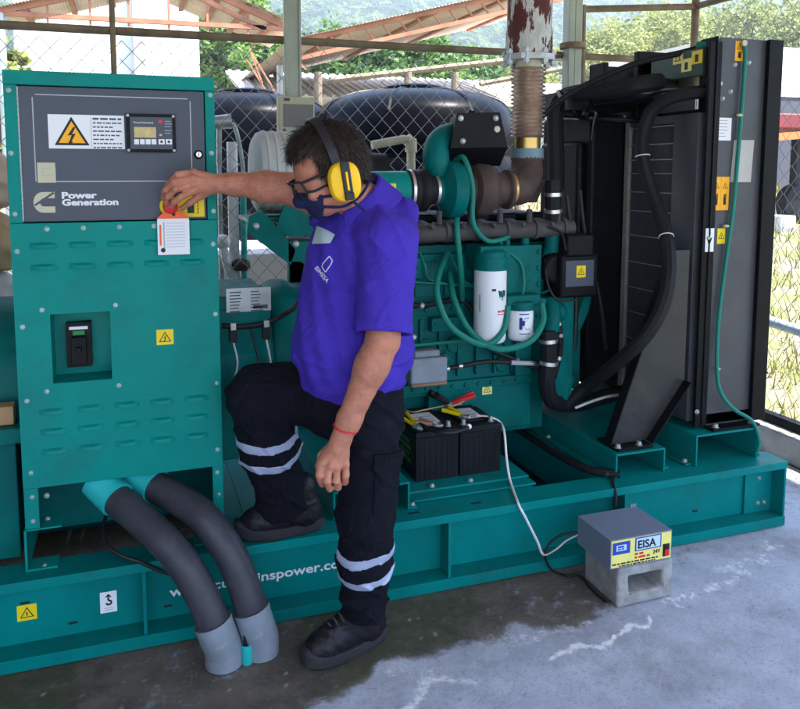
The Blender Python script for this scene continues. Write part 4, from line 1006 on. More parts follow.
# ---- batteries
def battery(loc, label):
    t = thing('battery', loc, label, 'battery', 'starter batteries on the tray')
    x0, y0, z0 = loc; w, d, h = .184, .30, .178
    mb = MB(); mb.box(x0, x0 + w, y0, y0 + d, z0, z0 + h, 0)
    for i in range(7): mb.box(x0 + .012 + i * .0245, x0 + .017 + i * .0245, y0 - .0015, y0 + .002, z0 + .012, z0 + h - .012, 0)
    for i in range(12): mb.box(x0 - .0015, x0 + .002, y0 + .016 + i * .023, y0 + .021 + i * .023, z0 + .012, z0 + h - .012, 0)
    mb.build('case', [M['battery']], t, bevel=.004)
    mb = MB(); mb.box(x0 - .003, x0 + w + .003, y0 - .003, y0 + d + .003, z0 + h + .0005, z0 + h + .026, 0); mb.box(x0 + .022, x0 + w - .022, y0 + .05, y0 + d - .03, z0 + h + .026, z0 + h + .036, 0)
    mb.build('lid', [M['battery']], t, bevel=.004)
    mb = MB(); mb.box(x0 + .04, x0 + w - .05, y0 + .07, y0 + d - .10, z0 + h + .0362, z0 + h + .0372, 0)
    for k in range(3): mb.box(x0 + .048, x0 + w - .062, y0 + .08 + k * .03, y0 + .095 + k * .03, z0 + h + .0372, z0 + h + .0376, 1)
    mb.build('lid_label', [M['paper'], M['grey_print']], t)
    for q in (0, 1):
        mb = MB(); mb.lathe((x0 + .030 + q * .124, y0 + .036, z0 + h + .026), (0, 0, 1), [(0, .014), (.004, .010), (.022, .0085), (.023, .004)], 16, 0); mb.build('terminal', [M['zinc']], t)
    return t
b1 = battery((1.050, 2.745, .3115), 'black starter battery with green side label, left of the pair on the tray')
def copy_tree(o, loc, label):
    r = o.copy(); COL.objects.link(r); r.location = loc; r['label'] = label; ORG[r] = Vector(loc)
    for ch in list(o.children):
        c = ch.copy(); COL.objects.link(c); c.parent = r; ORG[c] = ORG[r]
        for g in ch.children:
            d = g.copy(); COL.objects.link(d); d.parent = c
    return r
b2 = copy_tree(b1, (1.242, 2.745, .3115), 'black starter battery on the right of the pair, the pink cable leaving over its corner')
M['green_letter'] = mat('dark_green_print', (.05, .16, .05), .5)
mb = MB()
for k in range(4): mb.box(1.0474, 1.0484, 2.80 + .02 * (k % 2), 2.96 - .03 * (k % 2), .37 + k * .026, .385 + k * .026, 0)
mb.build('side_label', [M['green_letter']], b1)
zt_ = .3115 + .178 + .038
# cables on the batteries
mb = MB()
mb.tube([at(393, 412, Z=zt_), at(404, 416, Z=zt_ + .01), at(418, 423, Z=zt_ + .02), at(434, 431, Z=zt_ + .03), at(450, 433, Z=zt_ + .028), at(462, 430, Z=zt_ + .022), at(469, 427, Z=zt_ + .02)], .0075, 8, 0)
mb.ball(at(469, 426.5, Z=zt_ + .022), .011, 1, 10)
mb.build('jumper_cable', [M['cable_black'], M['paper']], None, at(434, 431, Z=zt_))
tag(bpy.data.objects['jumper_cable'], 'short black cable looping across the battery tops', 'cable')
def clip(a, b, col, label, r=.014):
    a = Vector(a); b = Vector(b); t = thing('battery_clip', a, label, 'clip', 'clips gripping the battery posts')
    d = (b - a).normalized(); s = d.cross(Vector((0, 0, 1))).normalized(); u = s.cross(d)
    mb = MB()
    for q in (-1, 1):
        mb.tube([a + s * (.006 * q), a.lerp(b, .4) + s * (.012 * q), b + s * (.022 * q)], lambda t_: r * (.75 + .4 * t_), 8, 0)
    mb.build('handle', [M[col]], t)
    mb = MB()
    for q in (-1, 1): mb.tube([a + s * (.006 * q), a - d * .018 + s * (.014 * q), a - d * .038 + s * (.003 * q)], .006, 6, 0)
    mb.build('jaw', [M['steel']], t)
clip(at(415, 425, Z=zt_ + .02), at(402, 414, Z=zt_ + .02), 'yellow', 'yellow sleeved clip at the left front battery post', .008)
clip(at(433, 424, Z=zt_ + .02), at(418, 421, Z=zt_ + .025), 'tan', 'brown sleeved clip on the front of the left battery', .009)
clip(at(462, 415, Z=zt_ + .02), at(446, 409, Z=zt_ + .025), 'yellow', 'yellow sleeved clip between the two batteries', .008)
clip(at(452, 403, Y=2.94), at(474, 394, Y=2.92), 'red', 'red handled clip at the back of the batteries', .009)
clip(at(447, 402, Y=2.95), at(433, 394, Y=2.93), 'cable_black', 'black handled clip at the back of the batteries', .013)
M['cable_tan'] = mat('tan_cable', (.45, .28, .14), .5)
mb = MB(); mb.tube([at(400, 408, Z=zt_ + .01), at(412, 412, Z=zt_ + .012), at(424, 410, Z=zt_ + .018), at(444, 406, Z=zt_ + .018), at(462, 404, Z=zt_ + .03)], .0035, 6, 0); mb.tube([at(446, 409, Z=zt_ + .02), at(460, 403, Z=zt_ + .04), at(470, 398, Z=zt_ + .03)], .0035, 6, 0)
tag(mb.build('thin_wires', [M['cable_tan']], None, at(424, 410, Z=zt_)), 'thin tan wires lying loosely over the two batteries', 'wires')
# ---- charger on a hollow block
cb = thing('concrete_block', (1.69, 2.27, 0), 'small grey hollow concrete block on the floor under the charger box', 'block')
bx0, bx1, by0, by1, bh = 1.598, 1.835, 2.165, 2.375, .148
mb = MB()
P_o = [(bx0, 0), (bx1, 0), (bx1, bh), (bx0, bh)]
O_ = [(bx0, 0), (bx1, 0), (bx1, bh), (bx0, bh)]; I_ = [(bx0 + .05, .045), (bx1 - .045, .045), (bx1 - .05, bh - .036), (bx0 + .045, bh - .036)]; J_ = [(bx0 + .06, .052), (bx1 - .055, .052), (bx1 - .06, bh - .044), (bx0 + .055, bh - .044)]
vs = [(x, by0, z) for x, z in O_ + I_] + [(x, by1, z) for x, z in O_] + [(x, by1 - .03, z) for x, z in J_]; fs = [(11, 10, 9, 8), (12, 13, 14, 15)]
for i in range(4):
    j = (i + 1) % 4; fs += [(i, j, 4 + j, 4 + i), (i, 8 + i, 8 + j, j), (4 + i, 4 + j, 12 + j, 12 + i)]
mb.add(vs, fs)
o = mb.build('block_body', [M['block']], cb, bevel=.010, seg=3)
sd = o.modifiers.new('sub', 'SUBSURF'); sd.subdivision_type = 'SIMPLE'; sd.levels = sd.render_levels = 3
tx = bpy.data.textures.new('rough', 'CLOUDS'); tx.noise_scale = .03; tx.noise_depth = 3
dm = o.modifiers.new('rough', 'DISPLACE'); dm.texture = tx; dm.strength = .008; dm.texture_coords = 'OBJECT' if False else 'LOCAL'
ch = thing('battery_charger', (1.69, 2.27, bh), 'blue grey battery charger box with yellow front label resting on a hollow block', 'charger')
c0, c1, cy0, cy1, cz0, cz1 = 1.562, 1.823, 2.165, 2.372, bh + .004, .259
mb = MB(); mb.box(c0, c1, cy0, cy1, cz0, cz1, 0); mb.box(c1 - .03, c1 - .003, cy1 - .004, cy1 + .001, cz1 - .001, cz1 + .012, 0)
bolt(mb, ((c0 + c1) / 2 - .01, 2.29, cz1), (0, 0, 1), .004, .003, 0)
mb.build('casing', [M['charger']], ch, bevel=.0035)
mb = MB(); yq = cy0 - .001; m_ = .004
mb.box(c0 + m_, c1 - m_, yq, cy0 + .001, cz0 + m_, cz1 - m_, 0)
W_ = c1 - c0; H_ = cz1 - cz0
def fx(t): return c0 + W_ * t
def fz(t): return cz0 + H_ * t
mb.box(fx(.03), fx(.31), yq - .0008, yq, fz(.48), fz(.90), 1); mb.box(fx(.09), fx(.25), yq - .0014, yq - .0008, fz(.60), fz(.80), 4)
mb.box(fx(.39), fx(.82), yq - .0008, yq, fz(.48), fz(.95), 1); mb.box(fx(.41), fx(.80), yq - .0014, yq - .0008, fz(.52), fz(.91), 4)
mb.box(fx(.85), fx(.96), yq - .0020, yq, fz(.12), fz(.55), 2)
textmb(mb, 'EISA', .041, (fx(.425), yq - .0016, fz(.57)), 5, bold=.0011, sx=1.02)
chunks(mb, fx(.39), fx(.56), yq, fz(.385), .0075, 3); chunks(mb, fx(.39), fx(.64), yq, fz(.265), .0075, 3); textmb(mb, '24V', .020, (fx(.685), yq - .0006, fz(.29)), 2, bold=.0004)
chunks(mb, fx(.03), fx(.80), yq, fz(.145), .0055, 2); chunks(mb, fx(.14), fx(.74), yq, fz(.065), .0045, 2)
chunks(mb, fx(.11), fx(.23), yq - .0014, fz(.74), .007, 1); chunks(mb, fx(.11), fx(.21), yq - .0014, fz(.66), .005, 1)
M['sky_print'] = mat('pale_blue_print', (.50, .66, .80), .5)
mb.build('front_label', [M['pale_yellow'], M['blue_print'], M['ink'], M['red'], M['sky_print'], M['ink']], ch)
mb = MB(); mb.box(fx(.875), fx(.945), yq - .006, yq - .002, fz(.16), fz(.36), 0); mb.box(fx(.875), fx(.945), yq - .004, yq - .002, fz(.36), fz(.50), 1)
mb.build('rocker_switch', [M['red'], M['ink']], ch, bevel=.001)
# charger cables
mb = MB()
P_ = [at(476, 416, Z=zt_ + .01), at(489, 417, Z=.53), at(500, 423, Z=.50), at(504, 434, Y=2.72), at(506, 458, Y=2.68), at(509, 478, Z=.319), at(513, 491, Z=ST + .008), at(517, 502, Z=ST + .007), at(519.5, 508, Y=2.460), at(524, 516, Y=2.458), at(530, 528, Y=2.455), at(537, 542, Y=2.44), at(543, 555, Y=2.40), at(555, 550, Y=2.38), at(566, 541, Y=2.375), at(578, 535, Y=2.375)]
mb.tube(P_, .0028, 8, 0)
mb.tube([p + Vector((.0055, .002, .0)) for p in P_], .0027, 8, 1)
tag(mb.build('charger_cable', [M['cable_pink'], M['paper']], None, P_[6]), 'thin pink and white twin cable running from battery down the skid to charger', 'cable')
mb = MB(); mb.tube([at(578, 532, Y=2.376), at(562, 535, Y=2.40), at(549, 544, Y=2.42), at(545, 556, Y=2.42), at(552, 570, Z=.01), at(568, 576, Z=.006), at(580, 576, Z=.006), at(592, 590, Z=.006), at(606, 602, Z=.006)], .005, 8, 0)
tag(mb.build('power_cord', [M['cable_black']], None, at(568, 576, Z=0)), 'black power cord looping on the floor beside the concrete block', 'cord')

# ================================================================== SETTING
def node_mat(name):
    m = bpy.data.materials.new(name); m.use_nodes = True; return m, m.node_tree.nodes, m.node_tree.links, m.node_tree.nodes['Principled BSDF']
# ---- concrete slab with damp, mossy and chalky stains stored as attributes
def value_noise(x, y, s, seed=0):
    r = np.random.default_rng(seed); T = r.random((64, 64))
    u = x * s; v = y * s; i = np.floor(u).astype(int); j = np.floor(v).astype(int); fu = u - i; fv = v - j; fu = fu * fu * (3 - 2 * fu); fv = fv * fv * (3 - 2 * fv)
    g = lambda a, b: T[a % 64, b % 64]
    return (g(i, j) * (1 - fu) + g(i + 1, j) * fu) * (1 - fv) + (g(i, j + 1) * (1 - fu) + g(i + 1, j + 1) * fu) * fv
def fbm(x, y, s, seed=0, o=5):
    t = 0; a = .5; n = 0
    for k in range(o): t = t + a * value_noise(x, y, s * 2 ** k, seed + k); n += a; a *= .5
    return t / n
xs = np.concatenate([np.arange(-5, -.6, .2), np.arange(-.6, 3.0, .011), [3.0, 3.27]]); ys = np.concatenate([np.arange(-3, 1.2, .2), np.arange(1.2, 2.7, .011), np.arange(2.7, 4.4, .1)])
GX, GY = np.meshgrid(xs, ys, indexing='ij'); nx_, ny_ = GX.shape
V = np.stack([GX, GY, np.full_like(GX, .0)], -1).reshape(-1, 3)
I = np.arange(nx_ * ny_).reshape(nx_, ny_)
Q = np.stack([I[:-1, :-1], I[1:, :-1], I[1:, 1:], I[:-1, 1:]], -1).reshape(-1, 4)
V[:, 2] = (fbm(V[:, 0], V[:, 1], 6, 40, 4) - .5) * .006 - .0015
# outline of the damp area, in ground coordinates
bp = [at(*p, Z=0) for p in ((-200, 760), (250, 735), (335, 690), (392, 662), (440, 655), (482, 646), (512, 630), (552, 628), (585, 618), (640, 585), (700, 552), (790, 500))]
bx = np.array([p.x for p in bp]); by = np.array([p.y for p in bp])
line = np.interp(V[:, 0], bx, by)
n1 = fbm(V[:, 0], V[:, 1], 7, 3, 5) - .5; n2 = fbm(V[:, 0], V[:, 1], 3, 11, 6); n3 = fbm(V[:, 0], V[:, 1], 26, 21, 4)
dd = V[:, 1] - line + n1 * .14
damp = np.clip(dd / .07 + .5, 0, 1)
# fades out right of the block
damp *= np.clip((2.05 - V[:, 0] + n1 * .5) / .35, 0.25, 1)
damp = np.clip(damp * (.62 + .75 * (n2 - .15)), 0, 1)
moss = damp * .75 * np.clip((n2 - .45) * 4 + .3 * np.exp(-((V[:, 0] - 1.1) / .6) ** 2), 0, 1)
def seg(px, w, seed):
    pts = [at(*q, Z=0) for q in px]; d = np.full(len(V), 9.0)
    wx = V[:, 0] + (fbm(V[:, 0], V[:, 1], 14, seed) - .5) * .10; wy = V[:, 1] + (fbm(V[:, 0], V[:, 1], 14, seed + 9) - .5) * .10
    for a, b in zip(pts[:-1], pts[1:]):
        ex, ey = b.x - a.x, b.y - a.y; t = np.clip(((wx - a.x) * ex + (wy - a.y) * ey) / (ex * ex + ey * ey), 0, 1)
        d = np.minimum(d, np.hypot(wx - a.x - ex * t, wy - a.y - ey * t))
    return np.clip(1.15 - d / w, 0, 1)
chalk = np.maximum.reduce([seg(((405, 720), (416, 690), (424, 680), (447, 678), (480, 681)), .028, 51) * (.75 + .5 * (n3 - .3)), seg(((548, 657), (565, 654), (574, 645), (600, 645)), .022, 61), seg(((585, 648), (612, 641), (635, 628), (648, 618)), .016, 71),
      .75 * seg(((668, 603), (690, 598), (715, 588), (745, 570)), .05, 81) * (n3 > .42), .6 * seg(((715, 575), (760, 560), (775, 545)), .07, 91) * (n3 > .45), .5 * seg(((505, 640), (540, 636), (585, 622)), .045, 95), .35 * seg(((395, 668), (420, 676), (470, 665), (510, 648)), .05, 97) * (n3 > .4)])
specks = np.clip((fbm(V[:, 0], V[:, 1], 55, 33, 2) - .84) * 9, 0, 1)
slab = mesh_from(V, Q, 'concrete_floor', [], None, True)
for nm, arr in (('damp', damp), ('moss', moss), ('chalk', chalk), ('specks', specks)):
    at_ = slab.data.attributes.new(nm, 'FLOAT', 'POINT'); at_.data.foreach_set('value', arr.astype(np.float32))
tag(slab, kind='structure')
m, N, L, b = node_mat('concrete_slab')
def attr(n):
    a = N.new('ShaderNodeAttribute'); a.attribute_name = n; return a.outputs['Fac']
def mixc(f, a, bcol):
    x = N.new('ShaderNodeMix'); x.data_type = 'RGBA'
    L.new(f, x.inputs['Factor'])
    if isinstance(a, tuple): x.inputs['A'].default_value = (*a, 1)
    else: L.new(a, x.inputs['A'])
    if isinstance(bcol, tuple): x.inputs['B'].default_value = (*bcol, 1)
    else: L.new(bcol, x.inputs['B'])
    return x.outputs['Result']
tc = N.new('ShaderNodeTexCoord')
def nz(sc, det=6, lo=.35, hi=.65, a=0., z=1., ro=.65):
    n = N.new('ShaderNodeTexNoise'); n.inputs['Scale'].default_value = sc; n.inputs['Detail'].default_value = det; n.inputs['Roughness'].default_value = ro; L.new(tc.outputs['Object'], n.inputs['Vector'])
    r = N.new('ShaderNodeMapRange'); L.new(n.outputs['Fac'], r.inputs['Value']); r.inputs['From Min'].default_value = lo; r.inputs['From Max'].default_value = hi; r.inputs['To Min'].default_value = a; r.inputs['To Max'].default_value = z
    return r.outputs['Result']
dry = mixc(nz(5), (.37, .40, .48), (.50, .53, .62)); dry = mixc(nz(70, 4, .52, .75, 0, .7), dry, (.24, .25, .29))  # dry concrete tinted blue: skylight colour put into its base tone
wet = mixc(nz(9), (.058, .048, .040), (.150, .126, .100)); wet = mixc(nz(60, 3, .55, .7, 0, .8), wet, (.15, .13, .11))
def broken(f, sc, amt, lo, hi):
    s_ = N.new('ShaderNodeMath'); s_.operation = 'MULTIPLY_ADD'; L.new(nz(sc, 8, .25, .75, -1, 1, .72), s_.inputs[0]); s_.inputs[1].default_value = amt; L.new(f, s_.inputs[2])
    r = N.new('ShaderNodeMapRange'); r.interpolation_type = 'SMOOTHSTEP'; L.new(s_.outputs[0], r.inputs['Value']); r.inputs['From Min'].default_value = lo; r.inputs['From Max'].default_value = hi; return r.outputs['Result']
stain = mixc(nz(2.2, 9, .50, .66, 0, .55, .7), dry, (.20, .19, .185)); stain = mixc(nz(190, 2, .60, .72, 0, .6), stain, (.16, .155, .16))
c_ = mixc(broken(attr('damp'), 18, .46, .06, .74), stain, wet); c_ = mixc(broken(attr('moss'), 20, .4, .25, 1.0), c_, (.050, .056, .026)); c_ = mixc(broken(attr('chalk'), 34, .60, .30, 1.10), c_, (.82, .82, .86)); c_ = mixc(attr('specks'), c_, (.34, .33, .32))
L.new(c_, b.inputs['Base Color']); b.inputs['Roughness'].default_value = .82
bp_ = N.new('ShaderNodeBump'); bp_.inputs['Strength'].default_value = .36; bp_.inputs['Distance'].default_value = .006; L.new(nz(95, 7, .2, .8), bp_.inputs['Height']); L.new(bp_.outputs['Normal'], b.inputs['Normal'])
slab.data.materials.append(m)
# ---- outside ground: dry grass and dirt
m, N, L, b = node_mat('dry_grass_ground'); tc = N.new('ShaderNodeTexCoord')
g = mixc(nz(.8), (.17, .15, .085), (.25, .22, .15)); g = mixc(nz(3, 6, .45, .6), g, (.11, .13, .04)); L.new(g, b.inputs['Base Color']); b.inputs['Roughness'].default_value = .95
mb = MB(); mb.add([(-900, -900, -.012), (900, -900, -.012), (900, 1500, -.012), (-900, 1500, -.012)], [(0, 1, 2, 3)])
gr = mb.build('ground', [m]); tag(gr, kind='structure')
mb = MB(); mb.add([(3.75, 4.6, -.02), (16, 4.6, -.02), (16, 9.0, 1.23), (3.75, 9.0, 1.23), (16, 14, 1.23), (3.75, 14, 1.23), (3.75, 14, -.02), (16, 14, -.02)], [(0, 1, 2, 3), (3, 2, 4, 5), (0, 3, 5, 6), (1, 7, 4, 2), (5, 4, 7, 6)])
bk = mb.build('grass_terrain', [m]); tag(bk, kind='structure')
# tufts on the ground right of the fence
M['dry_grass'] = mat('dry_grass', (.24, .22, .06), .8, 0, .3, 3)
V_ = []; F_ = []; n = 9000
gx = RNG.uniform(3.5, 10, n); gy = RNG.uniform(2.6, 10.5, n); keep = fbm(gx, gy, 1.2, 77) > .40; gx = gx[keep]; gy = gy[keep]; n = len(gx)
an = RNG.uniform(0, 6.28, n); hh = RNG.uniform(.05, .20, n); lx = RNG.normal(0, .05, n); ly = RNG.normal(0, .05, n); wv = .008
zb_g = -.012 + 1.25 * np.clip((gy - 4.6) / 4.4, 0, 1)
Vg = np.stack([np.stack([gx - wv * np.cos(an), gy - wv * np.sin(an), zb_g], 1), np.stack([gx + wv * np.cos(an), gy + wv * np.sin(an), zb_g], 1), np.stack([gx + lx, gy + ly, hh + zb_g], 1)], 1).reshape(-1, 3)
gs = mesh_from(Vg, np.arange(3 * n).reshape(n, 3), 'grass', [M['dry_grass']], None, False); tag(gs, 'sparse dry grass growing outside the right fence', 'grass', kind='stuff')

# ---- curb under the side fence
KX = 3.29
mb = MB(); mb.box(KX, KX + .20, -2.5, 4.10, -.01, .15)
tag(mb.build('concrete_curb', [M['curb']], None, (KX + .1, .8, 0), bevel=.012, seg=2), 'low grey concrete curb carrying the right side fence', 'curb')

# ---- chain-link fences
def chain(name, o, e, length, z0, z1, parent, w=.046, r=.0021, mt='galv'):
    """woven diamonds from o along unit vector e"""
    o = Vector(o); e = Vector(e).normalized(); nrm = e.cross(Vector((0, 0, 1)))
    nw = int(length / w); nz_ = int((z1 - z0) / (w * 1.08)); vs = []; fs = []
    k = 0
    for i in range(nw):
        for j in range(nz_ + 1):
            s = (i + .5) * w + (w / 2 if ((i + j) % 2) else -w / 2)
            c = o + e * s + Vector((0, 0, z0 - o.z + j * w * 1.08)) + nrm * (.004 * (1 if (i + j) % 2 else -1)) 
            vs += [c + e * r * 1.15, c + nrm * r, c - e * r * 1.15, c - nrm * r]
            if j:
                a = k - 4
                for q in range(4):
                    fs.append((a + q, a + (q + 1) % 4, k + (q + 1) % 4, k + q))
            k += 4
    return mesh_from([tuple(v) for v in vs], fs, name, [M[mt]], parent, True)
FY = 4.0
M['wire'] = mat('fence_wire', (.27, .28, .28), .5, .4, .2, 9)
fb = thing('chain_link_fence', (.6, FY, 0), 'grey diamond mesh fence with rusty top rail behind the generator', 'fence')
chain('wire_mesh', (-3.0, FY, 0), (1, 0, 0), 6.25, .05, 2.22, fb, mt='wire')
mb = MB(); mb.tube([(-3.2, FY, 2.225), (.78, FY, 2.232), (KX + .1, FY, 2.238)], .021, 10, 0, False); mb.build('top_rail', [M['rail_rust']], fb)
mb = MB(); p = at(600, 9, Y=FY); mb.tube([at(582, 9, Y=FY), (KX + .1, FY, 2.58)], .020, 8, 0, False); mb.tube([at(582.5, 5, Y=FY), at(581, 90, Y=FY)], .022, 8, 0, False); mb.build('panel_frame', [M['rail_rust']], fb)
for x, r in ((at(113, 40, Y=FY).x, .014), (-2.9, .03)):
    mb = MB(); mb.cyl((x, FY - .03, 0), (x, FY - .03, 3.2), r, 12); mb.build('fence_post', [M['rail_rust']], fb)
fs_ = thing('chain_link_fence', (KX + .1, 2.0, .15), 'grey diamond mesh fence standing on the concrete curb at the right', 'fence')
chain('wire_mesh', (KX + .10, -2.5, .15), (0, 1, 0), 6.5, .19, 2.5, fs_, mt='wire')
mb = MB(); mb.tube([(KX + .1, -2.5, 2.52), (KX + .1, FY, 2.58)], .020, 8, 0, False); mb.build('top_rail', [M['rail_rust']], fs_)
mb = MB(); mb.box(KX + .07, KX + .12, -2.5, 4.0, .152, .20); mb.build('bottom_rail', [M['black']], fs_)
for y in (FY, .6): mb = MB(); mb.cyl((KX + .1, y, .15), (KX + .1, y, 2.62), .024, 12); mb.build('fence_post', [M['rail_rust']], fs_)
# roof posts
mb = MB(); x = at(291, 60, Y=3.97).x; mb.box(x - .036, x + .036, 3.925, 3.99, 0, 3.10, 0); mb.box(x - .044, x - .030, 3.915, 3.925, 0, 3.10, 0); mb.box(x + .030, x + .044, 3.915, 3.925, 0, 3.1, 0)
o = mb.build('roof_post', [M['post_paint']], None, (x, 3.96, 0), bevel=.004); tag(o, 'pale green steel roof post with a beige meter box on it', 'post')
x2 = at(571, 40, Y=3.97).x; mb = MB(); mb.box(x2 - .045, x2 - .005, 3.92, 3.99, 0, 3.10, 0); mb.box(x2 + .002, x2 + .050, 3.93, 3.985, 0, 3.1, 0); mb.lathe((x2, 3.95, at(571, 45, Y=3.95).z - .02), (0, 0, 1), [(0, .075), (.03, .075)], 14, 1)
o = mb.build('roof_post', [M['post_paint'], M['rail_rust']], None, (x2, 3.96, 0), bevel=.004); tag(o, 'weathered double steel roof post behind the radiator hoses', 'post')
# meter box
mt_ = thing('meter_box', (.838, 3.88, 1.85), 'beige electrical meter box with a grey window on the pale green post', 'meter')
a = at(278, 96, Y=3.86); b_ = at(315, 133, Y=3.86); mb = MB(); mb.box(a.x, b_.x, 3.86, 3.914, b_.z, a.z); body = mb.build('box_body', [M['cream']], mt_, bevel=.006)
mb = MB(); mb.box(a.x + .026, b_.x - .008, 3.856, 3.861, b_.z + .03, a.z - .038); mb.build('window', [mat('smoked_window', (.14, .13, .12), .25)], mt_, bevel=.002)
mb = MB(); mb.box(a.x + .03, a.x + .06, 3.857, 3.861, a.z - .022, a.z - .008, 0); mb.lathe((a.x + .03, 3.86, b_.z + .014), (0, -1, 0), [(0, .007), (.003, .007)], 10, 0); mb.box((a.x + b_.x) / 2 + .01, (a.x + b_.x) / 2 + .025, 3.87, 3.90, b_.z - .02, b_.z, 0); mb.build('fittings', [M['panel_grey']], mt_)

# ---- exhaust stack above the set: bellows, flange, peeling pipe
es = thing('exhaust_pipe', (ec.x, 3.0, ec.z), 'peeling white and rust exhaust pipe on a ribbed metal bellows', 'pipe')
z_ = lambda v: at(528, v, Y=3.0).z
mb = MB(); mb.lathe((ec.x, 3.0, ec.z - .005), (0, 0, 1), [(0, .072), (z_(148.5) - ec.z + .005, .072)], 28, 0); mb.build('band', [M['blue_band']], es)
mb = MB(); mb.lathe((ec.x, 3.0, z_(149)), (0, 0, 1), [(0, .058), (z_(138) - z_(149), .058)], 28, 0); mb.build('sleeve', [M['brass']], es)
zb0, zb1 = z_(138), z_(68); prof = []
nb = 17
for i in range(nb):
    for q in range(6):
        t = (i + q / 6) / nb; prof.append(((zb1 - zb0) * t, .061 + .0155 * (.5 - .5 * math.cos(2 * math.pi * q / 6))))
prof.append((zb1 - zb0, .061))
mb = MB(); mb.lathe((ec.x, 3.0, zb0), (0, 0, 1), prof, 32, 0); mb.build('bellows', [M['copper']], es)
mb = MB(); mb.lathe((ec.x, 3.0, zb1), (0, 0, 1), [(0, .056), (z_(60) - zb1, .056)], 24, 0); mb.build('neck', [M['cream']], es)
mb = MB(); zf_ = z_(59)
mb.lathe((ec.x, 3.0, zf_ - .01), (0, 0, 1), [(0, .112), (.012, .114), (.026, .112)], 8, 0)
for k in range(8):
    an = k * math.pi / 4 + .2; c = Vector((ec.x + .103 * math.cos(an), 3.0 + .103 * math.sin(an), zf_ - .01)); mb.cyl(c - Vector((0, 0, .024)), c + Vector((0, 0, .048)), .008, 8, 0); mb.lathe(c - Vector((0, 0, .018)), (0, 0, 1), [(0, .015), (.016, .015)], 6, 0); mb.lathe(c + Vector((0, 0, .026)), (0, 0, 1), [(0, .015), (.014, .015)], 6, 0)
mb.build('flange', [M['galv']], es)
mb = MB(); mb.lathe((ec.x, 3.0, zf_ + .017), (0, 0, 1), [(0, .102), (.10, .100), (.11, .097), (1.0, .097), (1.6, .097)], 32, 0); mb.build('upper_pipe', [M['peeling']], es)

# ---- own roof over the set (out of frame, it makes the shade)
mb = MB(); mb.box(-3.2, -3.05, -2.4, 4.7, -.01, 3.06); tag(mb.build('added_shade_wall', [M['curb']], None, (-3.1, 1, 0)), 'plain concrete wall added out of view on the left to block light', 'wall')  # added wall, never in view, keeps light off the left side
rs = thing('shed_roof', (.6, 1.7, 3.1), 'corrugated metal roof sheltering the generator', 'roof')
V_ = []; n = 220
for i in range(n + 1):
    x = -3.2 + 7.6 * i / n; z = 3.16 + .016 * math.sin(i * 1.5708)
    V_ += [(x, -1.7, z), (x, 4.75, z + .05)]
mesh_from(V_, [(2 * i, 2 * i + 2, 2 * i + 3, 2 * i + 1) for i in range(n)], 'roof_sheet', [M['sheet']], rs)
mb = MB()
for y in (-1.5, -.3, .9, 2.6, 3.95): mb.box(-3.2, 4.3, y, y + .06, 3.085, 3.14)
mb.build('purlins', [M['rust']], rs)
# ================================================================== BEYOND THE FENCE
# ---- tanks on a whitewashed plinth
mb = MB(); mb.box(-.6, 3.4, 5.15, 8.1, -.01, 1.0); tag(mb.build('tank_plinth', [mat('whitewash', (.55, .52, .48), .85, 0, .15, 3)], None, (1.4, 6.6, 0), bevel=.01), 'whitewashed masonry plinth under the two black water tanks', 'plinth')
def tank(cx, cy, r, ztop, label):
    t = thing('water_tank', (cx, cy, 1.0), label, 'tank', 'black water tanks behind the fence')
    h = ztop - 1.0; mb = MB(); zs = h - .30
    prof = [(0, r * .98)]
    for k in range(3): zc = .15 + k * (zs - .2) / 3; prof += [(zc, r), (zc + .02, r * .985), (zc + .05, r * .985), (zc + .07, r)]
    prof += [(zs, r), (zs + .03, r * .985)]
    for k in range(1, 10):
        a = k / 9 * math.pi / 2; prof.append((zs + .03 + .24 * math.sin(a), .24 + (r * .985 - .24) * math.cos(a) ** .9 if k < 9 else .24))
    mb.lathe((cx, cy, 1.0), (0, 0, 1), prof, 56, 0)
    for k in range(8):
        a = k * math.pi / 4 + .2; mb.tube([Vector((cx + math.cos(a) * q * r, cy + math.sin(a) * q * r, 1.0 + zz)) for q, zz in ((.985, zs + .05), (.86, zs + .165), (.6, zs + .24), (.34, zs + .268))], .018, 6, 0)
    mb.build('tank_shell', [M['tank']], t)
    mb = MB(); mb.lathe((cx, cy, 1.0 + h - .03), (0, 0, 1), [(0, .25), (.035, .25), (.05, .22), (.06, .05)], 32, 0); mb.build('lid', [M['tank']], t)
z1 = at(280, 93, Y=6.9).z; z2 = at(410, 89, Y=6.1).z
tank(1.02, 6.95, .80, z1, 'black plastic water tank standing behind the pale green post, partly hidden by its neighbour')
tank(2.28, 6.05, .84, z2, 'nearer black plastic water tank with a bluish sheen, behind the heat shield')
mb = MB(); mb.tube([at(372, 145, Y=4.3), at(404, 139, Y=4.3), at(410, 140, Y=4.3), at(411, 147, Y=4.3), Vector((at(411, 147, Y=4.3).x, 4.3, 1.2)), Vector((at(411, 147, Y=4.3).x, 4.3, 0))], .026, 12, 0, False); mb.tube([at(407, 139.5, Y=4.3), at(411, 141, Y=4.3), at(411, 152, Y=4.3)], .036, 12, 0, False)
tag(mb.build('bent_white_pipe', [M['cream']], None, (at(411, 147, Y=4.3).x, 4.3, 0)), 'off white pipe with a right angle bend behind the fence, right of the man head', 'pipe')
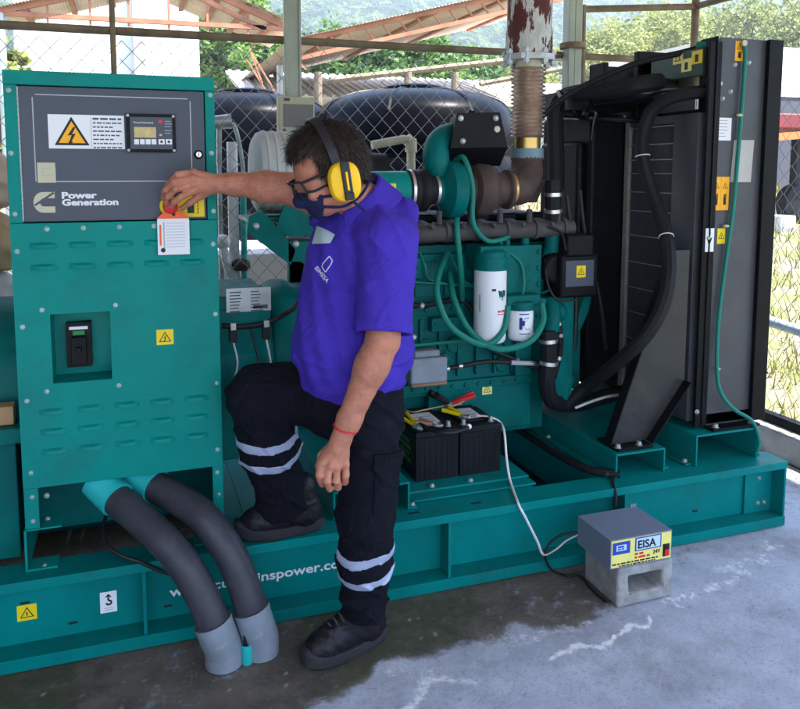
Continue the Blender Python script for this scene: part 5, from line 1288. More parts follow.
# ---- pipes behind the fence, left
mb = MB(); a = at(233, 195, Y=4.4); b_ = at(231, 295, Y=4.4); mb.cyl((a.x, 4.4, .0), (a.x, 4.4, a.z + .30), .030, 14, 0); mb.lathe((a.x, 4.4, b_.z), (0, 0, 1), [(0, .042), (.07, .042)], 14, 0); mb.ball(at(223, 242, Y=4.36), .045, 0); mb.tube([at(223, 242, Y=4.36), at(226, 262, Y=4.36), at(232, 275, Y=4.4)], .025, 10, 0)
tag(mb.build('white_water_pipe', [M['white']], None, (a.x, 4.4, 0)), 'white plastic water pipe standing behind the fence beside the cabinet', 'pipe')
mb = MB(); a = at(242.5, 190, Y=4.4); mb.cyl((a.x, 4.38, .0), (a.x, 4.38, a.z), .018, 12, 0); p = at(241, 265, Y=4.37); mb.lathe(p + Vector((-.05, 0, 0)), (1, 0, 0), [(0, .02), (.02, .035), (.08, .035), (.10, .02)], 14, 1)
tag(mb.build('cyan_water_pipe', [M['cyan'], M['iron']], None, (a.x, 4.38, 0)), 'thin cyan water pipe with a dark valve next to the white pipe', 'pipe')
mb = MB(); a = at(212, 122, Y=4.35); b_ = at(231, 121, Y=4.35); mb.tube([a - Vector((.15, 0, 0)), a, b_], lambda t: .03 + .012 * t, 12, 0); mb.tube([at(228, 122, Y=4.36), at(236, 130, Y=4.36), at(243, 168, Y=4.36), at(240, 192, Y=4.4)], .012, 8, 0)
mb.cyl(at(219, 122, Y=4.36), at(219, 165, Y=4.4), .016, 8, 0); mb.cyl(at(219, 160, Y=4.4), Vector((at(219, 165, Y=4.4).x, 4.4, 0)), .014, 8, 0)
tag(mb.build('tap_stand', [M['galv']], None, (a.x, 4.36, 0)), 'galvanised pipe stand with a spout just right of the cabinet top', 'pipe stand')
# ---- clutter left of the cabinet
mb = MB()
x1 = -.515
def crate(z0, z1_, mt, label, dx=0, nm='cardboard_box'):
    mb = MB(); mb.box(x1 - .42 + dx, x1 + dx, 3.66, 3.95, z0, z1_, 0); mb.box(x1 - .42 + dx + .19, x1 - .17 + dx, 3.655, 3.955, z0 + .001, z1_ + .0015, 1)
    tag(mb.build(nm, [M[mt], M['cream']], None, (x1 - .2 + dx, 3.8, z0), bevel=.006), label, 'box', 'boxes stacked left of the cabinet')
M['pale_box'] = mat('pale_card', (.55, .42, .33), .8, 0, .12, 6); M['white_sack'] = mat('white_sack', (.5, .5, .5), .7, 0, .25, 9, .5, 12)
crate(0, .46, 'cardboard', 'brown cardboard box at the bottom of the pile left of the cabinet'); crate(.461, .80, 'pale_box', 'pale box second from the floor in the pile left of the cabinet', .01)
M['tan_sack'] = mat('tan_sack', (.42, .30, .17), .85, 0, .2, 9, .4, 40)
def sack(z, mt, label, dx=0, hh=.15, sd=0):
    pr = [ell((x1 - .2 + dx, 3.81, z + hh), (.25, .16, hh), k=.03), ell((x1 - .08 + dx, 3.77, z + hh * 1.1), (.13, .12, hh * .85), k=.05)]
    o, _ = sdf_mesh('sack', pr, .012, M[mt], None, noise=lambda X, Y, Z: .011 * np.sin(X * 31 + Z * 17 + sd) * np.sin(Y * 27 - Z * 33) + .007 * np.sin(Z * 61 + X * 43 + sd), loc=(x1 - .2 + dx, 3.8, z)); tag(o, label, 'sack', 'sacks piled left of the cabinet')
sack(.79, 'white_sack', 'crumpled white sack lowest of three in the pile left of the cabinet', 0, .16, 0); sack(1.08, 'tan_sack', 'tan sack in the middle of the pile left of the cabinet', .012, .15, 2); sack(1.35, 'pale_box', 'pale sack topmost in the pile left of the cabinet', -.01, .15, 4)
mb = MB(); zt2 = at(8, 424, Y=2.66).z
mb.box(-1.3, CX0 - .002, 2.60, 3.3, zt2 - .05, zt2, 0); mb.box(-1.3, CX0 - .03, 2.64, 3.3, .294, zt2 - .05, 0); mb.build('alternator_support', [M['teal_eng']], gen, bevel=.003)
mb = MB(); mb.box(-.9, -.375, 2.64, 2.70, zt2 + .002, at(8, 405, Y=2.66).z, 0); tag(mb.build('wood_block', [M['cardboard']], None, (-.6, 2.67, zt2), bevel=.003), 'brown wooden block wedged under the generator end, left of the cabinet', 'wood block')

# ---- neighbouring open shed with steel trusses
NY = 9.0
ns = thing('open_shed', (1.85, NY, 0), 'open steel shed with rust red trusses and pale corrugated roof beyond the fence', 'shed')
def hip(u, v): return at(u, v, Y=NY)
L0 = hip(0, 13); L1 = hip(287, 29); AP = hip(176, -24); R0 = Vector((1.885, NY, 3.05)); R1 = hip(490, 0); rd = (R1 - R0); RE = R0 + rd * 1.9
# rafters, chords, webs: one truss per gable
mb = MB()
mb.bar(L0, L1, .05, .05); mb.bar(L0 - Vector((0, 0, .14)), L1 - Vector((0, 0, .10)), .035, .035)
mb.bar(L0 + Vector((0, 0, .02)), AP, .06, .06); mb.bar(AP, L1 + Vector((0, 0, .02)), .06, .06); mb.bar(AP - Vector((0, 0, .11)), L1 + Vector((-.25, 0, -.02)), .05, .05)
for t in (.15, .29, .42, .56, .7, .85):
    q = L0.lerp(L1, t); s_ap = (AP.x - L0.x) / (L1.x - L0.x); top = L0.z + (AP.z - L0.z) * (t / s_ap if t < s_ap else (1 - t) / (1 - s_ap)); mb.bar(q - Vector((0, 0, .10)), Vector((q.x, NY, top)), .025, .025, 0, (0, 1, 0))
mb.build('truss', [M['rust']], ns)
mb = MB(); off = Vector((0, 0, -.20))
mb.bar(R0 + Vector((0, 0, .02)), RE, .05, .05); mb.bar(R0 + off * .9, RE + off, .05, .05)
nn = 22
for i in range(nn):
    a = R0 + rd * 1.9 * (i / nn); b_ = R0 + rd * 1.9 * ((i + .6) / nn) + off * .97
    mb.bar(a + Vector((0, 0, .0)), b_, .02, .02, 0, (0, 1, 0))
for k in range(5):                                                     # bracket lattice at the valley
    a = Vector((R0.x - .75 + RNG.uniform(0, .8), NY + RNG.uniform(-.05, .05), R0.z - RNG.uniform(-.05, .22))); b_ = a + Vector((RNG.uniform(.08, .3), 0, -RNG.uniform(.12, .45))); mb.bar(a, b_, .02, .02)
mb.build('truss', [M['rust']], ns)
def corr(a, b_, y0, y1, name, dz=0.0, n=220):
    V_ = []
    for i in range(n + 1):
        t = i / n; p = a.lerp(b_, t); w = .007 * math.sin(i * 1.5708); V_ += [(p.x, y0, p.z + .05 + w), (p.x, y1, p.z + .05 + w + dz)]
    return mesh_from(V_, [(2 * i, 2 * i + 2, 2 * i + 3, 2 * i + 1) for i in range(n)], name, [M['sheet']], ns)
corr(L0, AP, NY - .1, NY + 1.0, 'roof_sheet'); corr(AP, Vector((L1.x + .1, NY, L1.z)), NY - .1, NY + 1.7, 'roof_sheet'); corr(R0 - rd * .02, RE, NY - .1, NY + 4.5, 'roof_sheet', .0, 420)
mb = MB()
for t in (.12, .38, .62, .88):
    for A, B in ((L0, AP), (AP, L1), (R0, RE)):
        p = A.lerp(B, t); mb.box(p.x - .03, p.x + .03, NY, NY + (.95 if A is L0 else 1.6 if A is AP else 4.4), p.z - .0, p.z + .035)
mb.build('purlins', [M['rust']], ns)
for p in (Vector((1.86, NY + .02, 3.05)), Vector((L0.x, NY, L0.z)), Vector((1.86, NY + 4.3, 3.05))  , Vector((at(280, 75, Y=10.5).x, 10.5, 3.0))):
    mb = MB(); mb.cyl((p.x, p.y, 0), (p.x, p.y, p.z), .045, 12); mb.build('shed_post', [M['galv']], ns)
# ---- pale buildings
M['wall_white'] = mat('white_wall', (.72, .71, .69), .85, 0, .06, 1.5)
M['wall_col'] = mat('grey_column_paint', (.36, .35, .34), .8, 0, .12, 2)
wb = thing('white_building', (-.2, 15.0, 0), 'bright white sunlit building with a grey column, seen over the control cabinet', 'building')
a = at(14, 40, Y=15.0); b_ = at(199, 40, Y=15.0)
mb = MB(); mb.box(a.x, b_.x, 15.0, 20.0, 0, 8.0); mb.build('wall', [M['wall_white']], wb)
mb = MB(); c = at(139, 40, Y=14.9); mb.box(c.x - .10, c.x + .10, 14.8, 14.997, 0, 8.0); mb.build('column', [M['wall_col']], wb)
mb = MB(); mb.box(a.x - .1, b_.x + .1, 14.85, 20.1, 8.003, 8.25); mb.build('roof_slab', [M['wall_white']], wb)
M['pale_roof'] = mat('pale_roof', (.62, .57, .53), .8, 0, .1, 1.2)
lb = thing('low_building', (5.0, 12.0, 0), 'low pale building with a light tiled roof beyond the black tanks', 'building')
mb = MB(); a = at(395, 110, Y=12.0); b_ = at(600, 110, Y=12.0); mb.box(a.x - 2.2, b_.x + 2, 12.1, 16, 0, 2.75); mb.build('wall', [M['wall_white']], lb)
mb = MB(); x0_, x1_ = a.x - 2.5, b_.x + 2.3
mb.add([(x0_, 11.7, 2.72), (x1_, 11.7, 2.72), (x1_, 14, 3.35), (x0_, 14, 3.35), (x0_, 11.7, 2.66), (x1_, 11.7, 2.66), (x1_, 14, 3.29), (x0_, 14, 3.29)], [(0, 1, 2, 3), (7, 6, 5, 4), (0, 4, 5, 1), (1, 5, 6, 2), (3, 2, 6, 7), (0, 3, 7, 4)])
for i in range(60): x = x0_ + (x1_ - x0_) * (i + .5) / 60; mb.bar((x, 11.7, 2.73), (x, 14, 3.36), .05, .03)
mb.build('roof', [M['pale_roof']], lb)
rr = thing('pipe_railing', (4.0, 8.2, 0), 'rusty pipe railing on posts behind the black tanks', 'railing')
mb = MB(); mb.tube([at(330, 80, Y=8.2), at(520, 59, Y=8.2), at(575, 57, Y=8.2)], .035, 8, 0, False); mb.tube([at(480, 84, Y=8.2), at(575, 66, Y=8.2)], .03, 8, 0, False); mb.build('rail', [M['rail_rust']], rr)
for u in (318, 408, 455, 520): p = at(u, 72, Y=8.2); mb = MB(); mb.cyl((p.x, 8.2, 0), (p.x, 8.2, p.z), .045, 10); mb.build('railing_post', [M['rail_rust']], rr)
# ---- right side, outside
wr = thing('whitewashed_shed', (9.2, 9.6, 0), 'whitewashed shed wall outside the right fence', 'building')
a = at(700, 48, Y=9.4); b_ = at(900, 48, Y=9.4); zt3 = at(770, 46, Y=9.4).z; zb3 = at(770, 96, Y=9.4).z
mb = MB(); mb.box(a.x, b_.x, 9.4, 12, zb3, zt3); mb.build('upper_wall', [M['wall_white']], wr)
mb = MB(); mb.box(a.x, b_.x, 9.42, 12, 0, zb3 - .002); mb.build('lower_wall', [mat('dark_wall', (.06, .065, .085), .8, 0, .2, 2)], wr)
rc = thing('red_trailer', (7.6, 7.6, 0), 'dark red low trailer with an orange rail parked outside the right fence', 'trailer')
Yr = 7.4; a = at(752, 112, Y=Yr); b_ = at(850, 138, Y=Yr)
mb = MB(); mb.box(a.x, b_.x, Yr, Yr + 1.6, b_.z + .1, a.z); mb.build('body', [mat('dull_red', (.16, .03, .035), .6, 0, .2, 3)], rc, bevel=.02)
mb = MB(); p = at(750, 139, Y=Yr - .06); q = at(850, 131, Y=Yr - .06); mb.bar(p, q, .05, .09); mb.build('rail', [mat('orange_paint', (.7, .16, .05), .5)], rc)
for xx in (a.x + .3, b_.x - .4): mb = MB(); mb.lathe((xx, Yr + .3, 1.12), (0, 1, 0), [(0, .16), (.02, .27), (.2, .27), (.22, .16)], 24, 0); mb.box(xx - .04, xx + .04, Yr + .4, Yr + .5, 1.12, b_.z + .12, 0); mb.build('wheel', [M['rubber']], rc)
for i, (u, v, lab, sz_) in enumerate(((783, 158, 'white concrete block outside the right fence, the upper one', .30), (791, 176, 'white concrete block outside the right fence, lying lower in front', .24))):
    p = at(u, v, Y=7.9 - i * .5); zb_ = 1.23 * (p.y - 4.6) / 4.4 - .02; mb = MB(); mb.box(p.x - sz_ * .5, p.x + sz_ * .5, p.y, p.y + .35, zb_, zb_ + sz_); mb.box(p.x - sz_ * .4, p.x + sz_ * .4, p.y - .02, p.y, zb_ + .08, zb_ + sz_ * .8)
    tag(mb.build('white_block', [M['wall_white']], None, (p.x, p.y, zb_), bevel=.02), lab, 'block', 'white blocks outside the fence')
hr = thing('hand_rail', (3.62, 3.4, 0), 'pale blue grey pipe rail with a red clamp outside the right fence', 'rail')
mb = MB(); pa = at(753, 316, X=3.62); pb = at(800, 331, X=3.60); d = pb - pa; mb.cyl(pa - d * .1, pb + d * 1.5, .032, 14); mb.build('pipe', [mat('pale_blue_paint', (.36, .45, .52), .45, 0, .12, 6)], hr)
mb = MB(); pe = pa - d * .02; mb.cyl((pe.x, pe.y, 0), (pe.x, pe.y, pe.z + .03), .028, 12); pe2 = pb + d * 1.4; mb.cyl((pe2.x, pe2.y, 0), (pe2.x, pe2.y, pe2.z), .028, 12); mb.build('rail_post', [M['galv']], hr)
mb = MB(); mb.lathe(at(758.5, 313, X=3.62), (0, 0, 1), [(0, .03), (.02, .036), (.05, .03), (.055, .01)], 14); mb.build('clamp', [mat('pink_red', (.62, .05, .12), .5)], hr)

# ---- trees: trunk, limbs, crown of leaf clumps
def leaf_mat(name, c1, c2):
    m, N, L, b = node_mat(name)
    oi = N.new('ShaderNodeAttribute'); oi.attribute_name = 'tone'
    x = N.new('ShaderNodeMix'); x.data_type = 'RGBA'; L.new(oi.outputs['Fac'], x.inputs['Factor']); x.inputs['A'].default_value = (*c1, 1); x.inputs['B'].default_value = (*c2, 1)
    L.new(x.outputs['Result'], b.inputs['Base Color']); b.inputs['Roughness'].default_value = .55
    tr = N.new('ShaderNodeBsdfTranslucent'); L.new(x.outputs['Result'], tr.inputs['Color']); ms = N.new('ShaderNodeMixShader'); ms.inputs['Fac'].default_value = .4
    L.new(b.outputs['BSDF'], ms.inputs[1]); L.new(tr.outputs['BSDF'], ms.inputs[2]); L.new(ms.outputs['Shader'], N['Material Output'].inputs['Surface']); return m
LM = {'dark': leaf_mat('dark_leaves', (.03, .095, .035), (.13, .23, .06)), 'mid': leaf_mat('green_leaves', (.05, .13, .04), (.20, .32, .08)), 'yellow': leaf_mat('yellow_green_leaves', (.12, .16, .035), (.33, .35, .10))}
M['bark'] = mat('bark', (.10, .075, .055), .9, 0, .3, 6, .6, 30)
def tree(base, ztop, rx, zlow, kind, label, name='broadleaf_tree', n=9000, leaf=.17, seed=0):
    r = np.random.default_rng(seed); base = Vector(base)
    t = thing(name, base, label, 'tree', 'trees beyond the fence')
    h = ztop - zlow; cz = zlow + h * .5
    nc = 70; C_ = r.normal(size=(nc, 3)); C_ /= np.linalg.norm(C_, axis=1)[:, None]; C_ *= (r.uniform(.35, 1, nc) ** .6)[:, None]
    C_ = C_ * np.array([rx, rx * .9, h * .5]) * r.uniform(.8, 1.12, (nc, 1)) + np.array([base.x, base.y, cz])
    cs = r.uniform(.16, .34, nc) * rx * .8
    mb = MB(); top = Vector((base.x, base.y, zlow + h * .55))
    mb.tube([base, base + Vector((.1, 0, (zlow) * .5)), top], lambda q: .20 * (1 - .7 * q) * (rx / 2.5), 10, 0)
    for k in range(12):
        c = Vector(C_[k]); s = Vector((base.x, base.y, zlow * .75 + (c.z - zlow) * .25)); mb.tube([s, s.lerp(c, .5) + Vector((0, 0, .2)), c], lambda q: .07 * (1 - .8 * q) * (rx / 2.5), 6, 0)
    mb.build('trunk', [M['bark']], t)
    ci = r.integers(0, nc, n); P = C_[ci] + r.normal(size=(n, 3)) * cs[ci][:, None] * .62
    A = r.normal(size=(n, 3)); A /= np.linalg.norm(A, axis=1)[:, None]; A[:, 2] *= .7; B = np.cross(A, r.normal(size=(n, 3))); B /= np.linalg.norm(B, axis=1)[:, None]
    s = leaf * r.uniform(.5, 1.2, n)[:, None]
    V = np.stack([P - A * s * .5, P + B * s * .28, P + A * s * .5, P - B * s * .28], 1).reshape(-1, 3)
    o = mesh_from(V, np.arange(4 * n).reshape(n, 4), 'crown', [LM[kind]], t, False)
    tone = np.repeat(np.clip(r.uniform(0, 1, nc)[ci] * .7 + r.uniform(0, .4, n), 0, 1), 4)
    a = o.data.attributes.new('tone', 'FLOAT', 'POINT'); a.data.foreach_set('value', tone.astype(np.float32))
def tpx(u, v0, v1, wpx, Y, kind, label, seed, **k):
    a = at(u, v0, Y=Y); lo = at(u, v1, Y=Y); dep = Y * math.cos(YAW) + a.x * math.sin(YAW)
    tree((a.x, Y, 0), a.z, wpx / 760 * dep, lo.z, kind, label, seed=seed, **k)
tpx(235, -45, 125, 48, 17, 'mid', 'green leafy tree with yellow tips between the white building and the pale green post', 1)
tpx(288, 30, 130, 34, 19, 'dark', 'dark green tree directly behind the pale green roof post', 2)
tpx(352, 25, 130, 40, 18, 'dark', 'dark bushy tree under the shed truss, right of the post', 3)
tpx(412, 18, 118, 44, 17, 'mid', 'broad green tree in front of the hill, left of the exhaust pipe', 4)
tpx(470, 52, 110, 36, 20, 'mid', 'rounded lower tree just left of the exhaust bellows', 5)
tpx(520, 66, 105, 40, 24, 'yellow', 'low yellowish tree line clump behind the exhaust pipe', 6)
tpx(-5, 20, 160, 26, 13, 'yellow', 'yellow green tree at the left edge over the cabinet corner', 7, n=6000)
tpx(660, 14, 80, 62, 30, 'yellow', 'yellow green tree over the radiator header, before the hill', 8, leaf=.26)
tpx(742, 6, 72, 58, 32, 'yellow', 'pale yellow green tree above the radiator plate, right of its neighbour', 9, leaf=.26)
tpx(812, -2, 80, 56, 26, 'yellow', 'yellow green tree at the far right above the white shed wall', 10, leaf=.24)
tpx(600, 30, 90, 44, 28, 'yellow', 'bright yellow green tree right of the double steel post', 12, leaf=.22)
# ---- wooded hill far behind
nx2, ny2 = 260, 110
hx = np.linspace(-160, 460, nx2); hy = np.linspace(70, 330, ny2); HX, HY = np.meshgrid(hx, hy, indexing='ij')
t = (HY - 70) / 260; H = 95 * np.clip(t * 1.35, 0, 1) ** .9 * (.62 + .38 * np.exp(-((HX - 170) / 150) ** 2)) * (1 - .35 * np.clip((t - .75) / .25, 0, 1)) - .5
H += (fbm(HX + 500, HY, .02, 5) - .5) * 22 * t + (fbm(HX + 500, HY, .22, 8, 3) - .35) * 7 * np.clip(t * 8, 0, 1)
H[:, 0] = -1; H[0, :] = -1; H[-1, :] = -1
V = np.stack([HX, HY, H], -1).reshape(-1, 3); I = np.arange(nx2 * ny2).reshape(nx2, ny2); Q = np.stack([I[:-1, :-1], I[1:, :-1], I[1:, 1:], I[:-1, 1:]], -1).reshape(-1, 4)
m, N, L, b = node_mat('wooded_hillside'); tc = N.new('ShaderNodeTexCoord')
g = mixc(nz(.03, 5), (.05, .10, .06), (.12, .16, .06)); g = mixc(nz(.33, 3, .44, .56), g, (.022, .05, .04)); bpn = N.new('ShaderNodeBump'); bpn.inputs['Strength'].default_value = 1; bpn.inputs['Distance'].default_value = 4; L.new(nz(.28, 4, .3, .7), bpn.inputs['Height']); L.new(bpn.outputs['Normal'], b.inputs['Normal']); L.new(g, b.inputs['Base Color']); b.inputs['Roughness'].default_value = .95; b.inputs['Specular IOR Level'].default_value = .1
hl = mesh_from(V, Q, 'hill', [m], None, True); tag(hl, kind='structure')
# ---- the hazy air between here and the hill
m = bpy.data.materials.new('haze'); m.use_nodes = True; N = m.node_tree.nodes; L = m.node_tree.links; N.remove(N['Principled BSDF'])
pv = N.new('ShaderNodeVolumePrincipled'); pv.inputs['Color'].default_value = (.80, .90, 1, 1); pv.inputs['Density'].default_value = .0022; pv.inputs['Anisotropy'].default_value = .2; L.new(pv.outputs['Volume'], N['Material Output'].inputs['Volume'])
mb = MB(); mb.box(-950, 950, -950, 1550, -2.2, 112); tag(mb.build('haze', [m]), kind='stuff')
# ---- light
w = bpy.data.worlds.new('World'); scene.world = w; w.use_nodes = True
N = w.node_tree.nodes; L = w.node_tree.links
SUN_D = Vector((.62, -.50, 1.55)).normalized()           # towards the sun
el = math.asin(SUN_D.z)
sky = N.new('ShaderNodeTexSky'); sky.sky_type = 'NISHITA'; sky.sun_disc = False; sky.sun_elevation = el; sky.sun_rotation = math.atan2(SUN_D.x, SUN_D.y); sky.dust_density = 0.3; sky.ozone_density = 2.5; sky.altitude = 400
L.new(sky.outputs['Color'], N['Background'].inputs['Color']); N['Background'].inputs['Strength'].default_value = 0.15
sl = bpy.data.lights.new('sun', 'SUN'); sl.energy = 5.0; sl.angle = math.radians(.5); sl.color = (1, .95, .87)
so = bpy.data.objects.new('sun', sl); COL.objects.link(so); so.rotation_euler = SUN_D.to_track_quat('Z', 'Y').to_euler(); so.location = SUN_D * 30
vs = scene.view_settings; vs.view_transform = 'Standard'; vs.look = 'None'; vs.gamma = 1; vs.use_curve_mapping = False; vs.exposure = 2.5
scene.cycles.use_denoising = True
scene.cycles.max_bounces = 8
# ================================================================== THE WORKER
man = thing('person', (.62, 2.25, 0), 'man in purple polo shirt and yellow ear defenders pressing the red stop button', 'person')
M['skin'] = mat('skin', (.44, .175, .11), .5, 0, .20, 22, .35, 130, (.36, .10, .07), .30, 14, 0, .35, sss=.08)
M['hair'] = mat('hair', (.010, .006, .005), .8, 0, .3, 30, .4, 160, stretch=None)
M['shirt'] = mat('purple_polo_knit', (.054, .030, .36), .85, 0, .10, 5, .35, 420, spec=.12, bump2=(.55, 7))
M['trouser'] = mat('navy_black_twill', (.0055, .006, .011), .9, 0, .25, 9, .3, 300, (.03, .03, .036), .12, 14, spec=.12, bump2=(.8, 9))
M['reflect'] = mat('reflective_tape', (.36, .40, .56), .45, .1, .12, 14, .15, 120)
M['boot'] = mat('boot_leather', (.008, .0065, .011), .5, 0, .3, 20, .2, 90, (.05, .045, .045), .2, 18)
M['sole'] = mat('boot_sole', (.024, .022, .026), .7, 0, .25, 16, .2, 80)
M['lace'] = mat('boot_lace', (.06, .055, .06), .8)
M['mask'] = mat('navy_mask', (.010, .012, .055), .9, 0, .12, 14, .25, 320)
M['ear_yellow'] = mat('ear_yellow', (.86, .50, .008), .32, 0, .04)
M['ear_black'] = mat('headband_black', (.014, .014, .018), .4)
M['placket'] = mat('pale_placket', (.42, .52, .55), .8)
M['thread'] = mat('pale_thread', (.55, .56, .80), .7)
V3 = lambda *a: np.array(a, float)
def J(u, v, Y): return np.array(at(u, v, Y=Y))
# --- head frame
HF = Vector((-.91, -.02, -.40)).normalized(); HL = Vector((0, 0, 1)).cross(HF).normalized(); HU = HF.cross(HL).normalized()
HC = at(327.5, 169, Y=2.13)
def hp(f, l, u): return np.array(HC + HF * f + HL * l + HU * u)
HA = (HF, HL, HU)
neck = J(366, 212, 2.19)
shL = J(388, 243, 2.06); elL = J(383, 340, 1.985); wrL = J(343, 434, 2.015)
shR = J(345, 212, 2.34); elR = J(287, 188, 2.36); wrR = J(224, 183.5, 2.43)
chest = J(357, 262, 2.23); belly = J(349, 342, 2.235); pelvis = J(355, 398, 2.24)
TF = Vector((-.93, -.36, 0)).normalized(); TL = Vector((0, 0, 1)).cross(TF).normalized(); TA = (TF, TL, Vector((0, 0, 1)))
body = []
# skull, face, jaw, nose, brow, ears
body += [ell(hp(-.012, 0, .030), (.098, .077, .092), HA, .03), ell(hp(.028, 0, -.035), (.066, .064, .078), HA, .03), ell(hp(.045, 0, -.085), (.040, .042, .036), HA, .03),
         ell(hp(.050, 0, .018), (.042, .058, .038), HA, .02), cap(hp(.088, 0, -.012), hp(.108, 0, -.048), .009, .014, .015), cap(hp(.082, -.03, -.003), hp(.082, .03, -.003), .010, .010, .015)]
for s in (-1, 1):
    body += [ell(hp(.070, s * .040, -.040), (.026, .022, .022), HA, .02), ell(hp(-.005, s * .076, -.035), (.018, .008, .032), HA, .008), ell(hp(.080, s * .030, -.020), (.012, .014, .010), HA, .008)]
body += [cap(hp(.088, -.020, -.078), hp(.088, .020, -.078), .008, .008, .012)]
body += [cap(hp(-.03, 0, -.06), neck, .057, .062, .03), cap(neck, chest, .07, .10, .05), cap(neck, shL, .055, .058, .05), cap(neck, shR, .055, .058, .05), cap(chest, belly, .12, .13, .05)]
# arms
mid = lambda a, b, t: a * (1 - t) + b * t
body += [cap(shL, elL, .054, .045, .03), cap(elL, mid(elL, wrL, .30), .045, .047, .02), cap(mid(elL, wrL, .25), mid(elL, wrL, .85), .047, .033, .02), cap(mid(elL, wrL, .85), wrL, .034, .030, .02)]
body += [cap(shR, elR, .058, .047, .03), cap(elR, mid(elR, wrR, .35), .048, .049, .02), cap(mid(elR, wrR, .35), mid(elR, wrR, .85), .049, .034, .02), cap(mid(elR, wrR, .85), wrR, .034, .031, .02)]
def finger(px, r0=.0098, r1=.0078):
    P = [J(*q) for q in px]; out = []
    n = len(P) - 1
    for i in range(n):
        ra = r0 + (r1 - r0) * i / n; rb = r0 + (r1 - r0) * (i + 1) / n; out.append(cap(P[i], P[i + 1], ra, rb, .0045))
    return out
# left hand, hanging, fingers curled
KL = [(321.5, 462, 2.022), (329, 466, 2.012), (337, 467, 2.014), (345, 464, 2.025)]
FL = [[(319, 475, 2.012), (322, 484, 2.045), (326, 481, 2.068)], [(327, 481, 2.002), (329.5, 488.5, 2.040), (331.5, 483, 2.068)], [(336.5, 480.5, 2.006), (338, 487, 2.040), (338.5, 481, 2.066)], [(345.5, 475.5, 2.020), (345, 482, 2.046), (344, 477, 2.066)]]
for k, f in zip(KL, FL):
    body.append(cap(mid(wrL, J(*k), .10), J(*k), .019, .0125, .012)); body += finger([k] + f, .0118, .0094)
for k in KL:
    kk = J(*k) + np.array([0, -.010, .002]); body += [cap(mid(wrL, J(*k), .25) + np.array([0, -.020, 0]), kk, .0035, .0045, .006), ell(kk, (.010, .009, .010), None, .006)]
body += [cap(mid(wrL, J(330, 462, 2.03), .2), J(331, 462, 2.03), .024, .019, .015)]
body += [cap(J(333, 446, 2.035), J(322, 455, 2.05), .017, .013, .012)] + finger([(322, 455, 2.05), (318.5, 466, 2.062), (320.5, 475, 2.075)], .0118, .0088)
# right hand over the stop button
KR = [(193, 172.5, 2.440), (191.5, 178.5, 2.430), (191.5, 185, 2.428), (193, 191, 2.436)]
FR = [[(177.5, 174.5, 2.428), (168.5, 183.5, 2.452), (163.5, 192.5, 2.480)], [(174.5, 181.5, 2.414), (165.5, 190.5, 2.440), (163.0, 198.5, 2.474)], [(176, 189, 2.410), (168, 196.5, 2.430), (165.5, 203, 2.462)], [(180.5, 197, 2.412), (174, 202.0, 2.424), (170.5, 206, 2.450)]]
for k, f in zip(KR, FR):
    body.append(cap(mid(wrR, J(*k), .10), J(*k), .019, .0125, .012)); body += finger([k] + f, .0112, .0086)
for k in KR:
    kk = J(*k) + np.array([.002, -.010, .004]); body += [cap(mid(wrR, J(*k), .25) + np.array([0, -.020, .004]), kk, .0035, .0045, .006), ell(kk, (.010, .009, .010), None, .006)]
body += [cap(mid(wrR, J(200, 183, 2.44), .2), J(199, 183, 2.44), .025, .020, .015)]
body += [cap(J(214, 188, 2.44), J(202, 194.5, 2.448), .018, .014, .012)] + finger([(202, 194.5, 2.448), (191, 202, 2.448), (182, 208, 2.466)], .0125, .0095)
def muscle(X, Y, Z):
    return .0010 * np.sin(X * 95 + Z * 60) * np.sin(Y * 80 - Z * 70)
body_o, _ = sdf_mesh('body', body, .0036, M['skin'], man, noise=muscle, smooth=1)
# --- sparse hair on the forearms
bv = body_o.data; nvv = len(bv.vertices); co_ = np.empty(nvv * 3); bv.vertices.foreach_get('co', co_); co_ = co_.reshape(-1, 3) + np.array(ORG[body_o]); no_ = np.empty(nvv * 3); bv.vertices.foreach_get('normal', no_); no_ = no_.reshape(-1, 3)
hs_ = []
for a, b2_ in ((elL, wrL), (elR, wrR)):
    d = b2_ - a; t = ((co_ - a) @ d) / (d @ d); dist = np.linalg.norm(co_ - a - t[:, None] * d, axis=1); sel = np.where((t > .05) & (t < .98) & (dist < .07))[0]
    pk = RNG.choice(sel, min(600, len(sel)), False); dn = d / np.linalg.norm(d)
    p = co_[pk]; nn_ = no_[pk]; dr = dn + RNG.normal(size=p.shape) * .45 + nn_ * .35; dr /= np.linalg.norm(dr, axis=1)[:, None]; sd2 = np.cross(dr, nn_); sd2 /= np.linalg.norm(sd2, axis=1)[:, None] + 1e-9
    hs_.append(np.stack([p - sd2 * .0003, p + sd2 * .0003, p + dr * RNG.uniform(.006, .014, (len(p), 1)) + nn_ * .001], 1).reshape(-1, 3))
hv_ = np.concatenate(hs_); M['arm_hair'] = mat('arm_hair', (.06, .03, .02), .6)
mesh_from(hv_, np.arange(len(hv_)).reshape(-1, 3), 'arm_hair', [M['arm_hair']], body_o, False)
# --- eyes behind the glasses
for s in (-1, 1):
    mb = MB(); mb.ball(hp(.082, s * .030, -.018), .0115, 0, 12); mb.ball(Vector(hp(.082, s * .030, -.018)) + HF * .0085, .0048, 1, 10); mb.build('eye', [M['white'], M['ink']], man)
